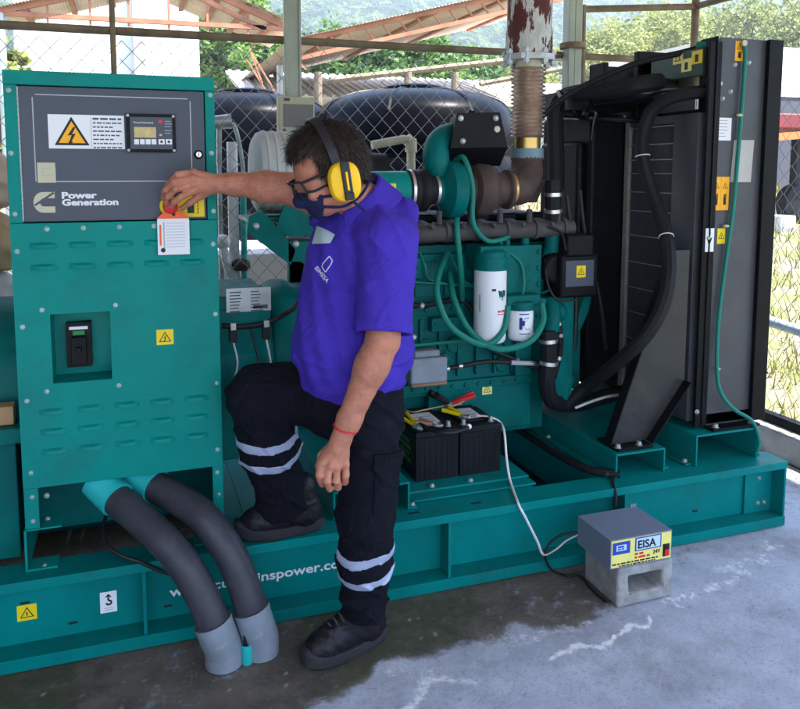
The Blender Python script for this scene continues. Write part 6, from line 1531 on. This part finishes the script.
# --- hair: a cap of short strands
def hair_post(F, X, Y, Z):
    px, py, pz = X - HC.x, Y - HC.y, Z - HC.z
    f = px * HF.x + py * HF.y + pz * HF.z; l = px * HL.x + py * HL.y + pz * HL.z; u = px * HU.x + py * HU.y + pz * HU.z
    face = np.minimum(f - (.052 - .32 * np.maximum(u - .035, 0) * 0), .058 - u)          # in front of the hairline and below it
    side = np.minimum(np.minimum(f + .010, .030 - u), np.abs(l) * 0 + 1)                    # temple
    low = (-.062 - u)                                                                    # nape
    F = np.maximum(F, np.minimum(f - .040, .060 - u)); F = np.maximum(F, np.minimum(f - .012, -.005 - u)); F = np.maximum(F, -.070 - u + .0 * f); F = np.maximum(F, np.minimum(f + .050, -.035 - u))
    return F
hair_n = lambda X, Y, Z: .0016 * np.sin(X * 130 + Y * 90) * np.sin(Z * 140 + Y * 60) + .001 * np.sin(X * 260 - Z * 230)
hair_prims = [ell(hp(-.016, 0, .034), (.110, .087, .104), HA, .03), ell(hp(.030, .0, .085), (.052, .060, .036), HA, .03), ell(hp(-.055, 0, -.02), (.062, .066, .066), HA, .03)]
hair_o, (HV, HQ) = sdf_mesh('hair', hair_prims, .004, M['hair'], man, noise=hair_n, post=hair_post, smooth=1)
# strands
r = np.random.default_rng(4); tri = HQ[r.integers(0, len(HQ), 9000)]
w_ = r.dirichlet((1, 1, 1, 1), 9000); P0 = (HV[tri] * w_[..., None]).sum(1)
Nn = np.cross(HV[tri[:, 1]] - HV[tri[:, 0]], HV[tri[:, 2]] - HV[tri[:, 0]]); Nn /= np.linalg.norm(Nn, axis=1)[:, None] + 1e-9
c0_ = np.array(HC + HU * .02 - HF * .01); out = P0 - c0_; out /= np.linalg.norm(out, axis=1)[:, None]
sgn = np.sign((Nn * out).sum(1)); Nn *= sgn[:, None]
crown = np.array(HC - HF * .05 + HU * .13); flow = P0 - crown; flow -= Nn * (flow * Nn).sum(1)[:, None]; flow /= np.linalg.norm(flow, axis=1)[:, None] + 1e-9
flow = flow + r.normal(size=flow.shape) * .30; keep = (Nn * out).sum(1) > .2
P0, Nn, flow = P0[keep], Nn[keep], flow[keep]; n = len(P0); L_ = r.uniform(.012, .034, n)[:, None]
sd_ = np.cross(flow, Nn); sd_ /= np.linalg.norm(sd_, axis=1)[:, None] + 1e-9; wd = .0008
A0 = P0 - Nn * .002; A1 = P0 + flow * L_ * .5 + Nn * .0038; A2 = P0 + flow * L_ + Nn * .0030
Vs = np.stack([A0 - sd_ * wd, A0 + sd_ * wd, A1 + sd_ * wd, A1 - sd_ * wd, A2], 1)
vv = Vs.reshape(-1, 3); base = np.arange(n)[:, None] * 5
q1 = base + np.array([[0, 1, 2, 3]]); q2 = base + np.array([[3, 2, 4, 4]])
F3 = np.concatenate([base + np.array([[0, 1, 2]]), base + np.array([[0, 2, 3]]), base + np.array([[3, 2, 4]])])
M['strand'] = mat('hair_strands', (.032, .019, .014), .5, 0, .5, 40)
mesh_from(vv, F3, 'hair_strands', [M['strand']], hair_o, False)
# --- ear defenders
ed = thing  # (kept as parts of the person)
hb = MB(); path = []
for k in range(25):
    a = math.radians(-8 + 196 * k / 24); path.append((math.cos(a) * .100, .018 + math.sin(a) * .128 if math.sin(a) > 0 else .018 + math.sin(a) * .1))
vs_ = []; 
for i, (l, u) in enumerate(path):
    for wdt in (-.0125, .0125):
        for th in (0, .005):
            k = 1 + th / .11; vs_.append(Vector(hp(-.012 + wdt + .010 * (1 - u / .14), l * k, .018 + (u - .018) * k)))
fs_l = []
for i in range(len(path) - 1):
    a, b = i * 4, i * 4 + 4
    for p, q in ((0, 1), (1, 3), (3, 2), (2, 0)): fs_l.append((a + p, a + q, b + q, b + p))
hb.add(vs_, fs_l, 0, True); hb.add(vs_[:4], [(0, 1, 3, 2)], 0); hb.add(vs_[-4:], [(0, 2, 3, 1)], 0)
band = hb.build('ear_defenders', [M['ear_black']], man, bevel=0)
for s in (1, -1):
    EC = Vector(hp(-.004, s * .100, -.040)); A = (HF, HU, HL)
    ut = (HU * .96 - HF * .26).normalized(); ft = ut.cross(HL).normalized()
    mb = MB(); ax = HL * s
    vs_ = []; prof = [(-.022, .80), (-.014, .93), (-.002, 1.0), (.010, .985), (.018, .90), (.0225, .70), (.0245, .35), (.025, .0)]; nseg = 28
    for (tt_, k) in prof:
        for j in range(nseg):
            an = 2 * math.pi * j / nseg; ca, sa = math.cos(an), math.sin(an); e = 2.6
            rr_ = (abs(ca) ** e + abs(sa) ** e) ** (-1 / e)
            vs_.append(EC + ax * tt_ + ft * (ca * rr_ * .046 * max(k, .001)) + ut * (sa * rr_ * .056 * max(k, .001)))
    mb.add(vs_, [(i * nseg + j, i * nseg + (j + 1) % nseg, (i + 1) * nseg + (j + 1) % nseg, (i + 1) * nseg + j) for i in range(len(prof) - 1) for j in range(nseg)], 0, True)
    cup = mb.build('ear_cup', [M['ear_yellow']], band)
    mb = MB(); mb.obox(EC + ax * .028 + ut * .006, (ft, ut, ax), (.0125, .050, .004), 0); mb.obox(EC + ax * .032 + ut * .002, (ft, ut, ax), (.0035, .026, .0035), 1); mb.obox(EC + ax * .031 - ut * .040, (ft, ut, ax), (.013, .010, .006), 0)
    mb.build('cup_bracket', [M['ear_black'], M['ear_yellow']], band, bevel=.002)
    mb = MB(); mb.lathe(EC - ax * .036, ax, [(0, .034), (.004, .042), (.012, .042), (.016, .036)], 24, 0); mb.build('ear_cushion', [M['ear_black']], band)
# --- mask and its cord
def mask_post(F, X, Y, Z):
    px, py, pz = X - HC.x, Y - HC.y, Z - HC.z
    f = px * HF.x + py * HF.y + pz * HF.z; l = px * HL.x + py * HL.y + pz * HL.z; u = px * HU.x + py * HU.y + pz * HU.z
    F = np.maximum(F, .058 - f - (u + .060) * .30); F = np.maximum(F, u + .020 + .55 * np.maximum(0, .115 - f)); return F
mk, _ = sdf_mesh('face_mask', [ell(hp(.030, 0, -.040), (.073, .071, .088), HA, .02), ell(hp(.050, 0, -.088), (.048, .049, .044), HA, .025), cap(hp(.092, 0, -.030), hp(.116, 0, -.052), .012, .018, .03)], .003, M['mask'], man, noise=lambda X, Y, Z: .0015 * np.sin(Z * 190 + X * 60), post=mask_post, smooth=4)
mb = MB(); mb.tube([hp(.070, .050, -.085), hp(.02, .074, -.105), hp(-.03, .078, -.100), hp(-.072, .070, -.080), hp(-.10, .0, -.075)], .0042, 8, 0); mb.tube([hp(.075, .054, -.055), hp(.03, .072, -.068), hp(-.0, .084, -.085), hp(-.015, .088, -.115), hp(-.03, .085, -.14)], .004, 8, 0)
mb.build('mask_strap', [M['mask']], mk)
# --- glasses
mb = MB(); gr_ = .0034
for s in (-1, 1):
    rim = [hp(.112, s * .006, -.004), hp(.117, s * .030, .007), hp(.104, s * .066, .004), hp(.098, s * .071, -.022), hp(.104, s * .056, -.044), hp(.115, s * .022, -.042), hp(.116, s * .006, -.022), hp(.112, s * .006, -.004)]
    mb.tube(rim, gr_, 8, 0, True, 5, False)
    mb.tube([hp(.102, s * .068, .002), hp(.075, s * .079, .002), hp(.03, s * .081, .000), hp(-.01, s * .082, -.006)], .0042, 8, 0); mb.tube([hp(.098, s * .070, -.026), hp(.075, s * .078, -.032), hp(.03, s * .080, -.030), hp(-.0, s * .082, -.028)], .0036, 8, 0)
mb.tube([hp(.112, -.008, -.006), hp(.116, 0, -.004), hp(.112, .008, -.006)], gr_, 8, 0)
gl = mb.build('glasses', [M['ear_black']], man)
m, N, L, b = node_mat('clear_lens'); b.inputs['Transmission Weight'].default_value = 1; b.inputs['Roughness'].default_value = .03; b.inputs['IOR'].default_value = 1.05; b.inputs['Base Color'].default_value = (.9, .93, .95, 1)
for s in (-1, 1):
    mb = MB(); mb.prism([hp(.111, s * .010, -.006), hp(.111, s * .030, .000), hp(.102, s * .060, -.003), hp(.099, s * .063, -.018), hp(.104, s * .046, -.033), hp(.112, s * .016, -.031)], tuple(-HF * .0015), 0); mb.build('lens', [m], gl)
# --- polo shirt
sleeveL = mid(shL, elL, .90); sleeveR = mid(shR, elR, .42)
shirt = [ell(chest, (.148, .180, .170), TA, .05), ell(J(354, 340, 2.235), (.195, .180, .165), TA, .06), cap(J(354, 385, 2.25), J(352, 440, 2.25), .168, .160, .05), ell(mid(chest, belly, .5), (.165, .175, .14), TA, .05),
         cap(mid(neck, chest, .14), chest, .088, .115, .05), cap(mid(neck, shL, .25), shL, .072, .076, .05), cap(mid(neck, shR, .35), shR, .066, .074, .05),
         ell(J(392, 215, 2.18), (.06, .10, .06), TA, .05)]
dL = (sleeveL - shL) / np.linalg.norm(sleeveL - shL); dR = (sleeveR - shR) / np.linalg.norm(sleeveR - shR)
hem0 = J(350, 411, 2.06)
def folds(X, Y, Z):
    rg = lambda q, w: np.exp(-(np.sin(q) / w) ** 2)
    wp = .9 * np.sin(X * 19 + Z * 11) + .7 * np.sin(Y * 23 - Z * 14)
    an = np.arctan2(Z - 1.24, X - .74); ra = np.sqrt((X - .74) ** 2 + (Z - 1.24) ** 2)
    e_ = -.008 * rg(an * 5 + wp * .7, .30) * np.exp(-((ra - .14) / .11) ** 2)
    e_ = e_ - .007 * rg(Z * 26 - X * 9 + wp, .32) * np.clip((1.16 - Z) * 5, 0, 1) - .004 * rg(X * 30 + Z * 8 + wp, .3) * np.clip((Z - 1.12) * 6, 0, 1)
    a = .005 * np.sin(X * 34 + Z * 46 + 1.6 * np.sin(Y * 17 + Z * 9)) * np.clip((1.25 - Z) * 3, .15, 1)
    b_ = .0035 * np.sin(Z * 62 - X * 30 + 2.0 * np.sin(Y * 21 + X * 8)) * np.clip((1.15 - Z) * 4, .1, 1)
    c_ = .0045 * np.sin(X * 80 - Y * 50 + Z * 24)
    d_ = .006 * np.sin((X * .8 - Z) * 55 + Y * 20) * np.clip((Z - 1.15) * 4, 0, 1)
    return a + b_ + c_ * .6 + d_ * .6 + e_
def shirt_post(F, X, Y, Z):
    fo = folds(X, Y, Z)
    # hem, lower in front of the hip
    F = np.maximum(F, (hem0[2] + .004 + .16 * np.maximum(np.abs(X - hem0[0]) - .02, 0) + .004 * np.sin(X * 40)) - Z)
    for d, s, e, r_in in ((dL, sleeveL, elL, .068), (dR, sleeveR, elR, .066)):
        t = (X - s[0]) * d[0] + (Y - s[1]) * d[1] + (Z - s[2]) * d[2]
        rad = np.sqrt(np.maximum((X - s[0]) ** 2 + (Y - s[1]) ** 2 + (Z - s[2]) ** 2 - t * t, 0))
        sh0 = shL if s is sleeveL else shR; tt = np.clip((X - sh0[0]) * d[0] + (Y - sh0[1]) * d[1] + (Z - sh0[2]) * d[2], 0, np.linalg.norm(s - sh0))
        q = np.sqrt((X - sh0[0] - d[0] * tt) ** 2 + (Y - sh0[1] - d[1] * tt) ** 2 + (Z - sh0[2] - d[2] * tt) ** 2) - (.084 - .004 * tt / np.linalg.norm(s - sh0) + .003 * (t > -.022))
        q = np.maximum(q + .45 * fo, t - .010); q = np.maximum(q, -np.maximum(rad - r_in, -.030 - t))
        hh = np.clip(.5 + .5 * (F - q) / .03, 0, 1); F = F * (1 - hh) + q * hh - .03 * hh * (1 - hh)
    # neck opening
    nn = neck + np.array([-.02, -.005, .015]); F = np.maximum(F, -(np.sqrt((X - nn[0]) ** 2 + (Y - nn[1]) ** 2 + (Z - nn[2]) ** 2 * .5) - .066))
    n2 = J(331, 222, 2.09); F = np.maximum(F, -(np.sqrt((X - n2[0]) ** 2 + (Y - n2[1]) ** 2 + (Z - n2[2]) ** 2) - .043)); return F
sh_o, (SV, SQ) = sdf_mesh('polo_shirt', shirt, .0045, M['shirt'], man, noise=folds, post=shirt_post, smooth=2, ext=[shL - .11, sleeveL - .12, sleeveL + .1, shR + .11, sleeveR + .1, sleeveR - .1])
def bvh(V, Q): return BVHTree.FromPolygons([tuple(v) for v in V], [tuple(q) for q in Q])
SB = bvh(SV, SQ)
def project(me_vs, fs, B, lift=.0012):
    out = []
    for p in me_vs:
        d = (Vector(p) - Vector((0, 0, CAMH))).normalized(); h = B.ray_cast(Vector((0, 0, CAMH)), d)
        if h[0] is None: out.append(Vector(p)); continue
        out.append(h[0] + (h[1] if h[1].dot(d) < 0 else -h[1]) * lift)
    return out
# sleeve hems: a slightly thicker band
for (s, d, e) in ((sleeveL, dL, elL),):
    pass
# collar
cn = Vector(neck) + Vector((-.012, -.004, .018)); cax = Vector((-.52, -.12, .84)).normalized(); ce = cax.orthogonal().normalized(); cf = TF - cax * TF.dot(cax); cf.normalize(); cl_ = cax.cross(cf)
mb = MB(); rings = [(.055, .070, .0), (.060, .072, .0), (.062, .084, -.0), (.020, .098, 0), (-.008, .112, 0)]
ns_ = 40; vs_ = []
for j in range(ns_):
    a = math.radians(14 + (326 - 14) * j / (ns_ - 1))
    op = min(1, min(j, ns_ - 1 - j) / 6)
    for (hh_, rr_, _) in [(-.02, .080, 0), (.046, .077, 0), (.058, .083, 0), (.054, .091, 0), (.012, .106, 0), (-.024 - .030 * (1 - op), .124 + .010 * (1 - op), 0)]:
        back = .5 - .5 * math.cos(a)
        vs_.append(cn + (cf * math.cos(a) + cl_ * math.sin(a)) * rr_ + cax * (hh_ * (.70 + .45 * back)))
k = 6
mb.add(vs_, [(j * k + i, j * k + i + 1, (j + 1) * k + i + 1, (j + 1) * k + i) for j in range(ns_ - 1) for i in range(k - 1)], 0, True)
co = mb.build('collar', [M['shirt']], sh_o)
so_ = co.modifiers.new('thick', 'SOLIDIFY'); so_.thickness = .003
sb_ = co.modifiers.new('sub', 'SUBSURF'); sb_.levels = sb_.render_levels = 1
# pale placket facing and stitched badge, laid on the cloth
def decal(name, mt, px_poly, parent, lift=.002, n=10):
    """quad in photo pixels laid on the shirt surface"""
    vs_ = []; A, B, C_, D = [Vector((q[0], q[1], 0)) for q in px_poly]
    for i in range(n + 1):
        for j in range(n + 1):
            q = A.lerp(B, i / n).lerp(D.lerp(C_, i / n), j / n); vs_.append(at(q.x, q.y, Y=2.1))
    vs_ = project(vs_, None, SB, lift)
    return mesh_from([tuple(v) for v in vs_], [(i * (n + 1) + j, (i + 1) * (n + 1) + j, (i + 1) * (n + 1) + j + 1, i * (n + 1) + j + 1) for i in range(n) for j in range(n)], name, [mt], parent, True)
decal('placket', M['placket'], [(318, 226), (336, 235), (331, 243), (313, 244)], sh_o, .004)
mb = MB()
def badge_poly(px, w=.6):
    for a, b in zip(px, px[1:] + px[:1]):
        a = Vector((*a, 0)); b = Vector((*b, 0)); d = (b - a).normalized(); nrm = Vector((-d.y, d.x, 0)) * w
        n = 5; q = []
        for i in range(n + 1):
            c = a.lerp(b, i / n)
            for s in (1, -1): q.append(at(c.x + nrm.x * s, c.y + nrm.y * s, Y=2.1))
        mb.add(project(q, None, SB), [(2 * i, 2 * i + 1, 2 * i + 3, 2 * i + 2) for i in range(n)], 0)
badge_poly([(329.5, 256.2), (332.6, 260.5), (331, 264.5), (325.7, 272.2), (322.2, 267), (323.2, 263.5)], .55)
me = text_mesh('EIMESA', 1.0, .03, 0)
mx_ = max(v.co.x for v in me.vertices); a_ = Vector((314.6, 268.2, 0)); b_ = Vector((327.0, 283.2, 0)); d = (b_ - a_); up_ = Vector((d.y, -d.x, 0)).normalized() * 5.6
q = [a_ + d * (v.co.x / mx_) + up_ * v.co.y for v in me.vertices]
mb.add(project([at(p.x, p.y, Y=2.1) for p in q], None, SB, .0015), [tuple(p.vertices) for p in me.polygons], 0); bpy.data.meshes.remove(me)
mb.build('stitched_badge', [M['thread']], sh_o, angle=180)
# --- trousers
hpL = J(370, 408, 2.17); knL = J(366, 512, 2.15); anL = J(364, 611, 2.20)
hpR = J(336, 390, 2.30); knR = J(258, 397, 2.40); anR = J(283, 505, 2.515)
tro = [ell(J(354, 396, 2.24), (.150, .160, .12), TA, .04), cap(hpL, knL, .108, .088, .04), cap(knL, mid(knL, anL, .5), .086, .084, .03), cap(mid(knL, anL, .5), anL, .082, .072, .03),
       cap(hpR, knR, .115, .098, .05), cap(knR, mid(knR, anR, .45), .100, .098, .03), cap(mid(knR, anR, .4), anR, .098, .084, .03), ell(J(340, 405, 2.24), (.12, .15, .11), TA, .05)]
def tfolds(X, Y, Z):
    a = .007 * np.sin(Z * 44 + X * 26 + 1.8 * np.sin(Y * 19 + X * 13)); b_ = .005 * np.sin(X * 62 - Z * 31 + 2.2 * np.sin(Z * 12)); c_ = .004 * np.sin(Z * 88 + Y * 50 - X * 40 + 1.4 * np.sin(X * 33))
    rg = lambda q, w: np.exp(-(np.sin(q) / w) ** 2)
    wp = 1.1 * np.sin(X * 17 + Z * 9) + .8 * np.sin(Y * 25 + Z * 13)
    e_ = -.008 * rg(Z * 21 + X * 14 + wp, .28) - .006 * rg(Z * 33 - X * 24 + wp * 1.3, .25) * np.clip((.62 - Z) * 5, 0, 1)
    return a * .35 + b_ * .35 + c_ * .35 + e_ + .004
lax = (anL - knL) / np.linalg.norm(anL - knL); rax = (anR - knR) / np.linalg.norm(anR - knR)
def tro_post(F, X, Y, Z):
    for d, s in ((lax, anL), (rax, anR)):
        t = (X - s[0]) * d[0] + (Y - s[1]) * d[1] + (Z - s[2]) * d[2]; rad = np.sqrt(np.maximum((X - s[0]) ** 2 + (Y - s[1]) ** 2 + (Z - s[2]) ** 2 - t * t, 0))
        F = np.where(rad < .16, np.maximum(F, t - .006), F); F = np.maximum(F, -np.maximum(rad - .060, -.04 - t))
    return F
tr_o, (TV, TQ) = sdf_mesh('trousers', tro, .005, M['trouser'], man, noise=tfolds, post=tro_post, smooth=2)
def stripe(c, ax, half=.0165, R=.17):
    c = np.array(c); ax = np.array(ax) / np.linalg.norm(ax)
    keep = [p for p in tro]
    def post(F, X, Y, Z):
        F = F - .0014; t = (X - c[0]) * ax[0] + (Y - c[1]) * ax[1] + (Z - c[2]) * ax[2]; rad = np.sqrt(np.maximum((X - c[0]) ** 2 + (Y - c[1]) ** 2 + (Z - c[2]) ** 2 - t * t, 0))
        F = np.maximum(F, np.abs(t + .004 * np.sin(X * 40)) - half); F = np.maximum(F, -(F * 0 + 0) - 1); return np.where(rad < R, F, .5)
    # rebuild only this leg's cloth, at a finer grid
    legs = tro[1:4] if abs(c[0] - anL[0]) < .08 else tro[5:7]
    return legs, post
for (c, ax, sel) in ((J(367, 549, 2.16), lax + np.array([.10, 0, 0]), 'L'), (J(367, 570.5, 2.17), lax + np.array([.10, 0, 0]), 'L'), (J(262, 434, 2.44), rax + np.array([-.10, -.02, .05]), 'R'), (J(266, 453, 2.455), rax + np.array([-.10, -.02, .05]), 'R')):
    legs, post = stripe(c, ax)
    sdf_mesh('reflective_band', tro[:], .0042, M['reflect'], tr_o, noise=tfolds, post=post, smooth=1)
# cargo pocket with its flap on the near thigh
def patch(name, c, ax, half_t, a_mid, a_half, off):
    c = np.array(c); ax = np.array(ax) / np.linalg.norm(ax); e1 = np.cross(ax, np.array([0, 1., 0])); e1 /= np.linalg.norm(e1); e2 = np.cross(ax, e1)
    def post(F, X, Y, Z):
        t = (X - c[0]) * ax[0] + (Y - c[1]) * ax[1] + (Z - c[2]) * ax[2]; p = (X - c[0]) * e1[0] + (Y - c[1]) * e1[1] + (Z - c[2]) * e1[2]; q = (X - c[0]) * e2[0] + (Y - c[1]) * e2[1] + (Z - c[2]) * e2[2]
        rad = np.sqrt(p * p + q * q); an = np.arctan2(Y - c[1] - t * ax[1], X - c[0] - t * ax[0]); da = (an - a_mid + np.pi) % (2 * np.pi) - np.pi
        F = np.maximum(F - off, np.abs(t) - half_t); F = np.maximum(F, (np.abs(da) - a_half) * .09); F = np.maximum(F, .05 - rad); return np.where(rad < .16, F, .5)
    return sdf_mesh(name, tro, .004, M['trouser'], tr_o, noise=tfolds, post=post, smooth=1)
pk_c = mid(hpL, knL, .66); tax = (knL - hpL)
patch('cargo_pocket', pk_c, tax, .085, -1.05, .62, .006); patch('pocket_flap', pk_c - tax / np.linalg.norm(tax) * .072, tax, .026, -1.05, .68, .010)

# --- boots
def boot(heel, toe, z, name='shoe', pitch=0.0):
    h = Vector(heel); t = Vector(toe); h.z = z; t.z = z; d = (t - h); Lf = d.length; d.normalize(); s = Vector((0, 0, 1)).cross(d); k = Lf / .29
    A = (d, s, Vector((0, 0, 1)))
    def q(x, y, zz): return np.array(h + d * (x * k) + s * y + Vector((0, 0, zz)))
    pr = [ell(q(.222, 0, .056), (.068 * k, .049, .046), A, .03), ell(q(.15, 0, .070), (.095 * k, .045, .058), A, .03), ell(q(.06, 0, .075), (.062 * k, .044, .065), A, .03), cap(q(.064, 0, .07), q(.066, 0, .165), .046, .050, .02), ell(q(.125, 0, .118), (.05, .036, .034), A, .03), ell(q(.10, 0, .15), (.035, .030, .04), A, .02)]
    def post(F, X, Y, Z): return np.maximum(F + .0012 * np.sin(X * 300 + Y * 200) * np.sin(Z * 330) - .003 * np.exp(-((Z - z - .115) / .006) ** 2) + .0025 * np.exp(-((((X - h.x) * d.x + (Y - h.y) * d.y) / k - .198) / .0035) ** 2) + .002 * np.exp(-((((X - h.x) * d.x + (Y - h.y) * d.y) / k - .085 - .3 * (Z - z - .05)) / .0035) ** 2), z + .026 - Z)
    up_, _ = sdf_mesh(name, pr, .0042, M['boot'], man, noise=lambda X, Y, Z: .0012 * np.sin(X * 120 + Z * 90) * np.sin(Y * 110 + Z * 70), post=post, smooth=1)
    # sole outline
    out = []; 
    for i in range(40):
        a = 2 * math.pi * i / 40; x = .145 + .155 * math.cos(a); wv = .047 + .008 * math.sin((x - .1) * 14) - .004 * (x < .1)
        out.append((x, wv * (1 if math.sin(a) >= 0 else -1) * abs(math.sin(a)) ** .55))
    mb = MB(); lv = [(.0, .93), (.008, .99), (.010, 1.01), (.020, 1.0), (.022, 1.03), (.038, 1.02), (.041, .97), (.042, .85)]
    vs_ = []
    for zz, sc in lv:
        for x, y in out:
            lift = (.012 + .55 * max(0, zz - .01)) * max(0, (x - .215) / .085) ** 2 + .004 * max(0, (.05 - x) / .05)
            arch = .006 * max(0, 1 - ((x - .12) / .035) ** 2) if zz < .004 else 0
            vs_.append(Vector(q(.145 + (x - .145) * sc, y * sc, zz + lift + arch)))
    n = len(out); fs = [(i * n + j, i * n + (j + 1) % n, (i + 1) * n + (j + 1) % n, (i + 1) * n + j) for i in range(len(lv) - 1) for j in range(n)]
    mb.add(vs_, fs, 0, True); mb.add(vs_[:n], [tuple(reversed(range(n)))], 0); mb.add(vs_[-n:], [tuple(range(n))], 0)
    mb.build('sole', [M['sole']], up_)
    mb = MB()
    for i in range(5):
        x = .125 + i * .019; zt_ = .158 - i * .0105; mb.tube([q(x, -.034, zt_ - .020), q(x + .004, 0, zt_ + .006), q(x, .034, zt_ - .020)], .0036, 6, 0)
    mb.tube([q(.185, 0, .112), q(.15, .012, .134), q(.13, -.01, .152), q(.11, .02, .172)], .0034, 6, 0)
    mb.build('laces', [M['lace']], up_)
    return up_
hl_ = at(384, 638, Z=0); to_ = at(311, 667, Z=0); dv = (to_ - hl_).normalized(); boot(hl_ - dv * .0, hl_ + dv * .295, .001)
hr_ = at(318, 524, Z=ST); tr_ = at(233, 538, Z=ST); dv = (tr_ - hr_).normalized(); boot((hr_.x, 2.515, 0), (hr_.x - .285, 2.530, 0), ST + .001)
# bracelet
wa = Vector(mid(elL, wrL, .93)); wd_ = Vector(wrL - elL).normalized(); e1 = wd_.orthogonal().normalized(); e2 = wd_.cross(e1)
mb = MB(); mb.tube([wa + (e1 * math.cos(k * .2618) + e2 * math.sin(k * .2618)) * .0345 + wd_ * (.006 * math.sin(k * .2618 + 1)) for k in range(25)], .0028, 8, 0, True, 3, False); mb.build('bracelet', [M['red']], man)
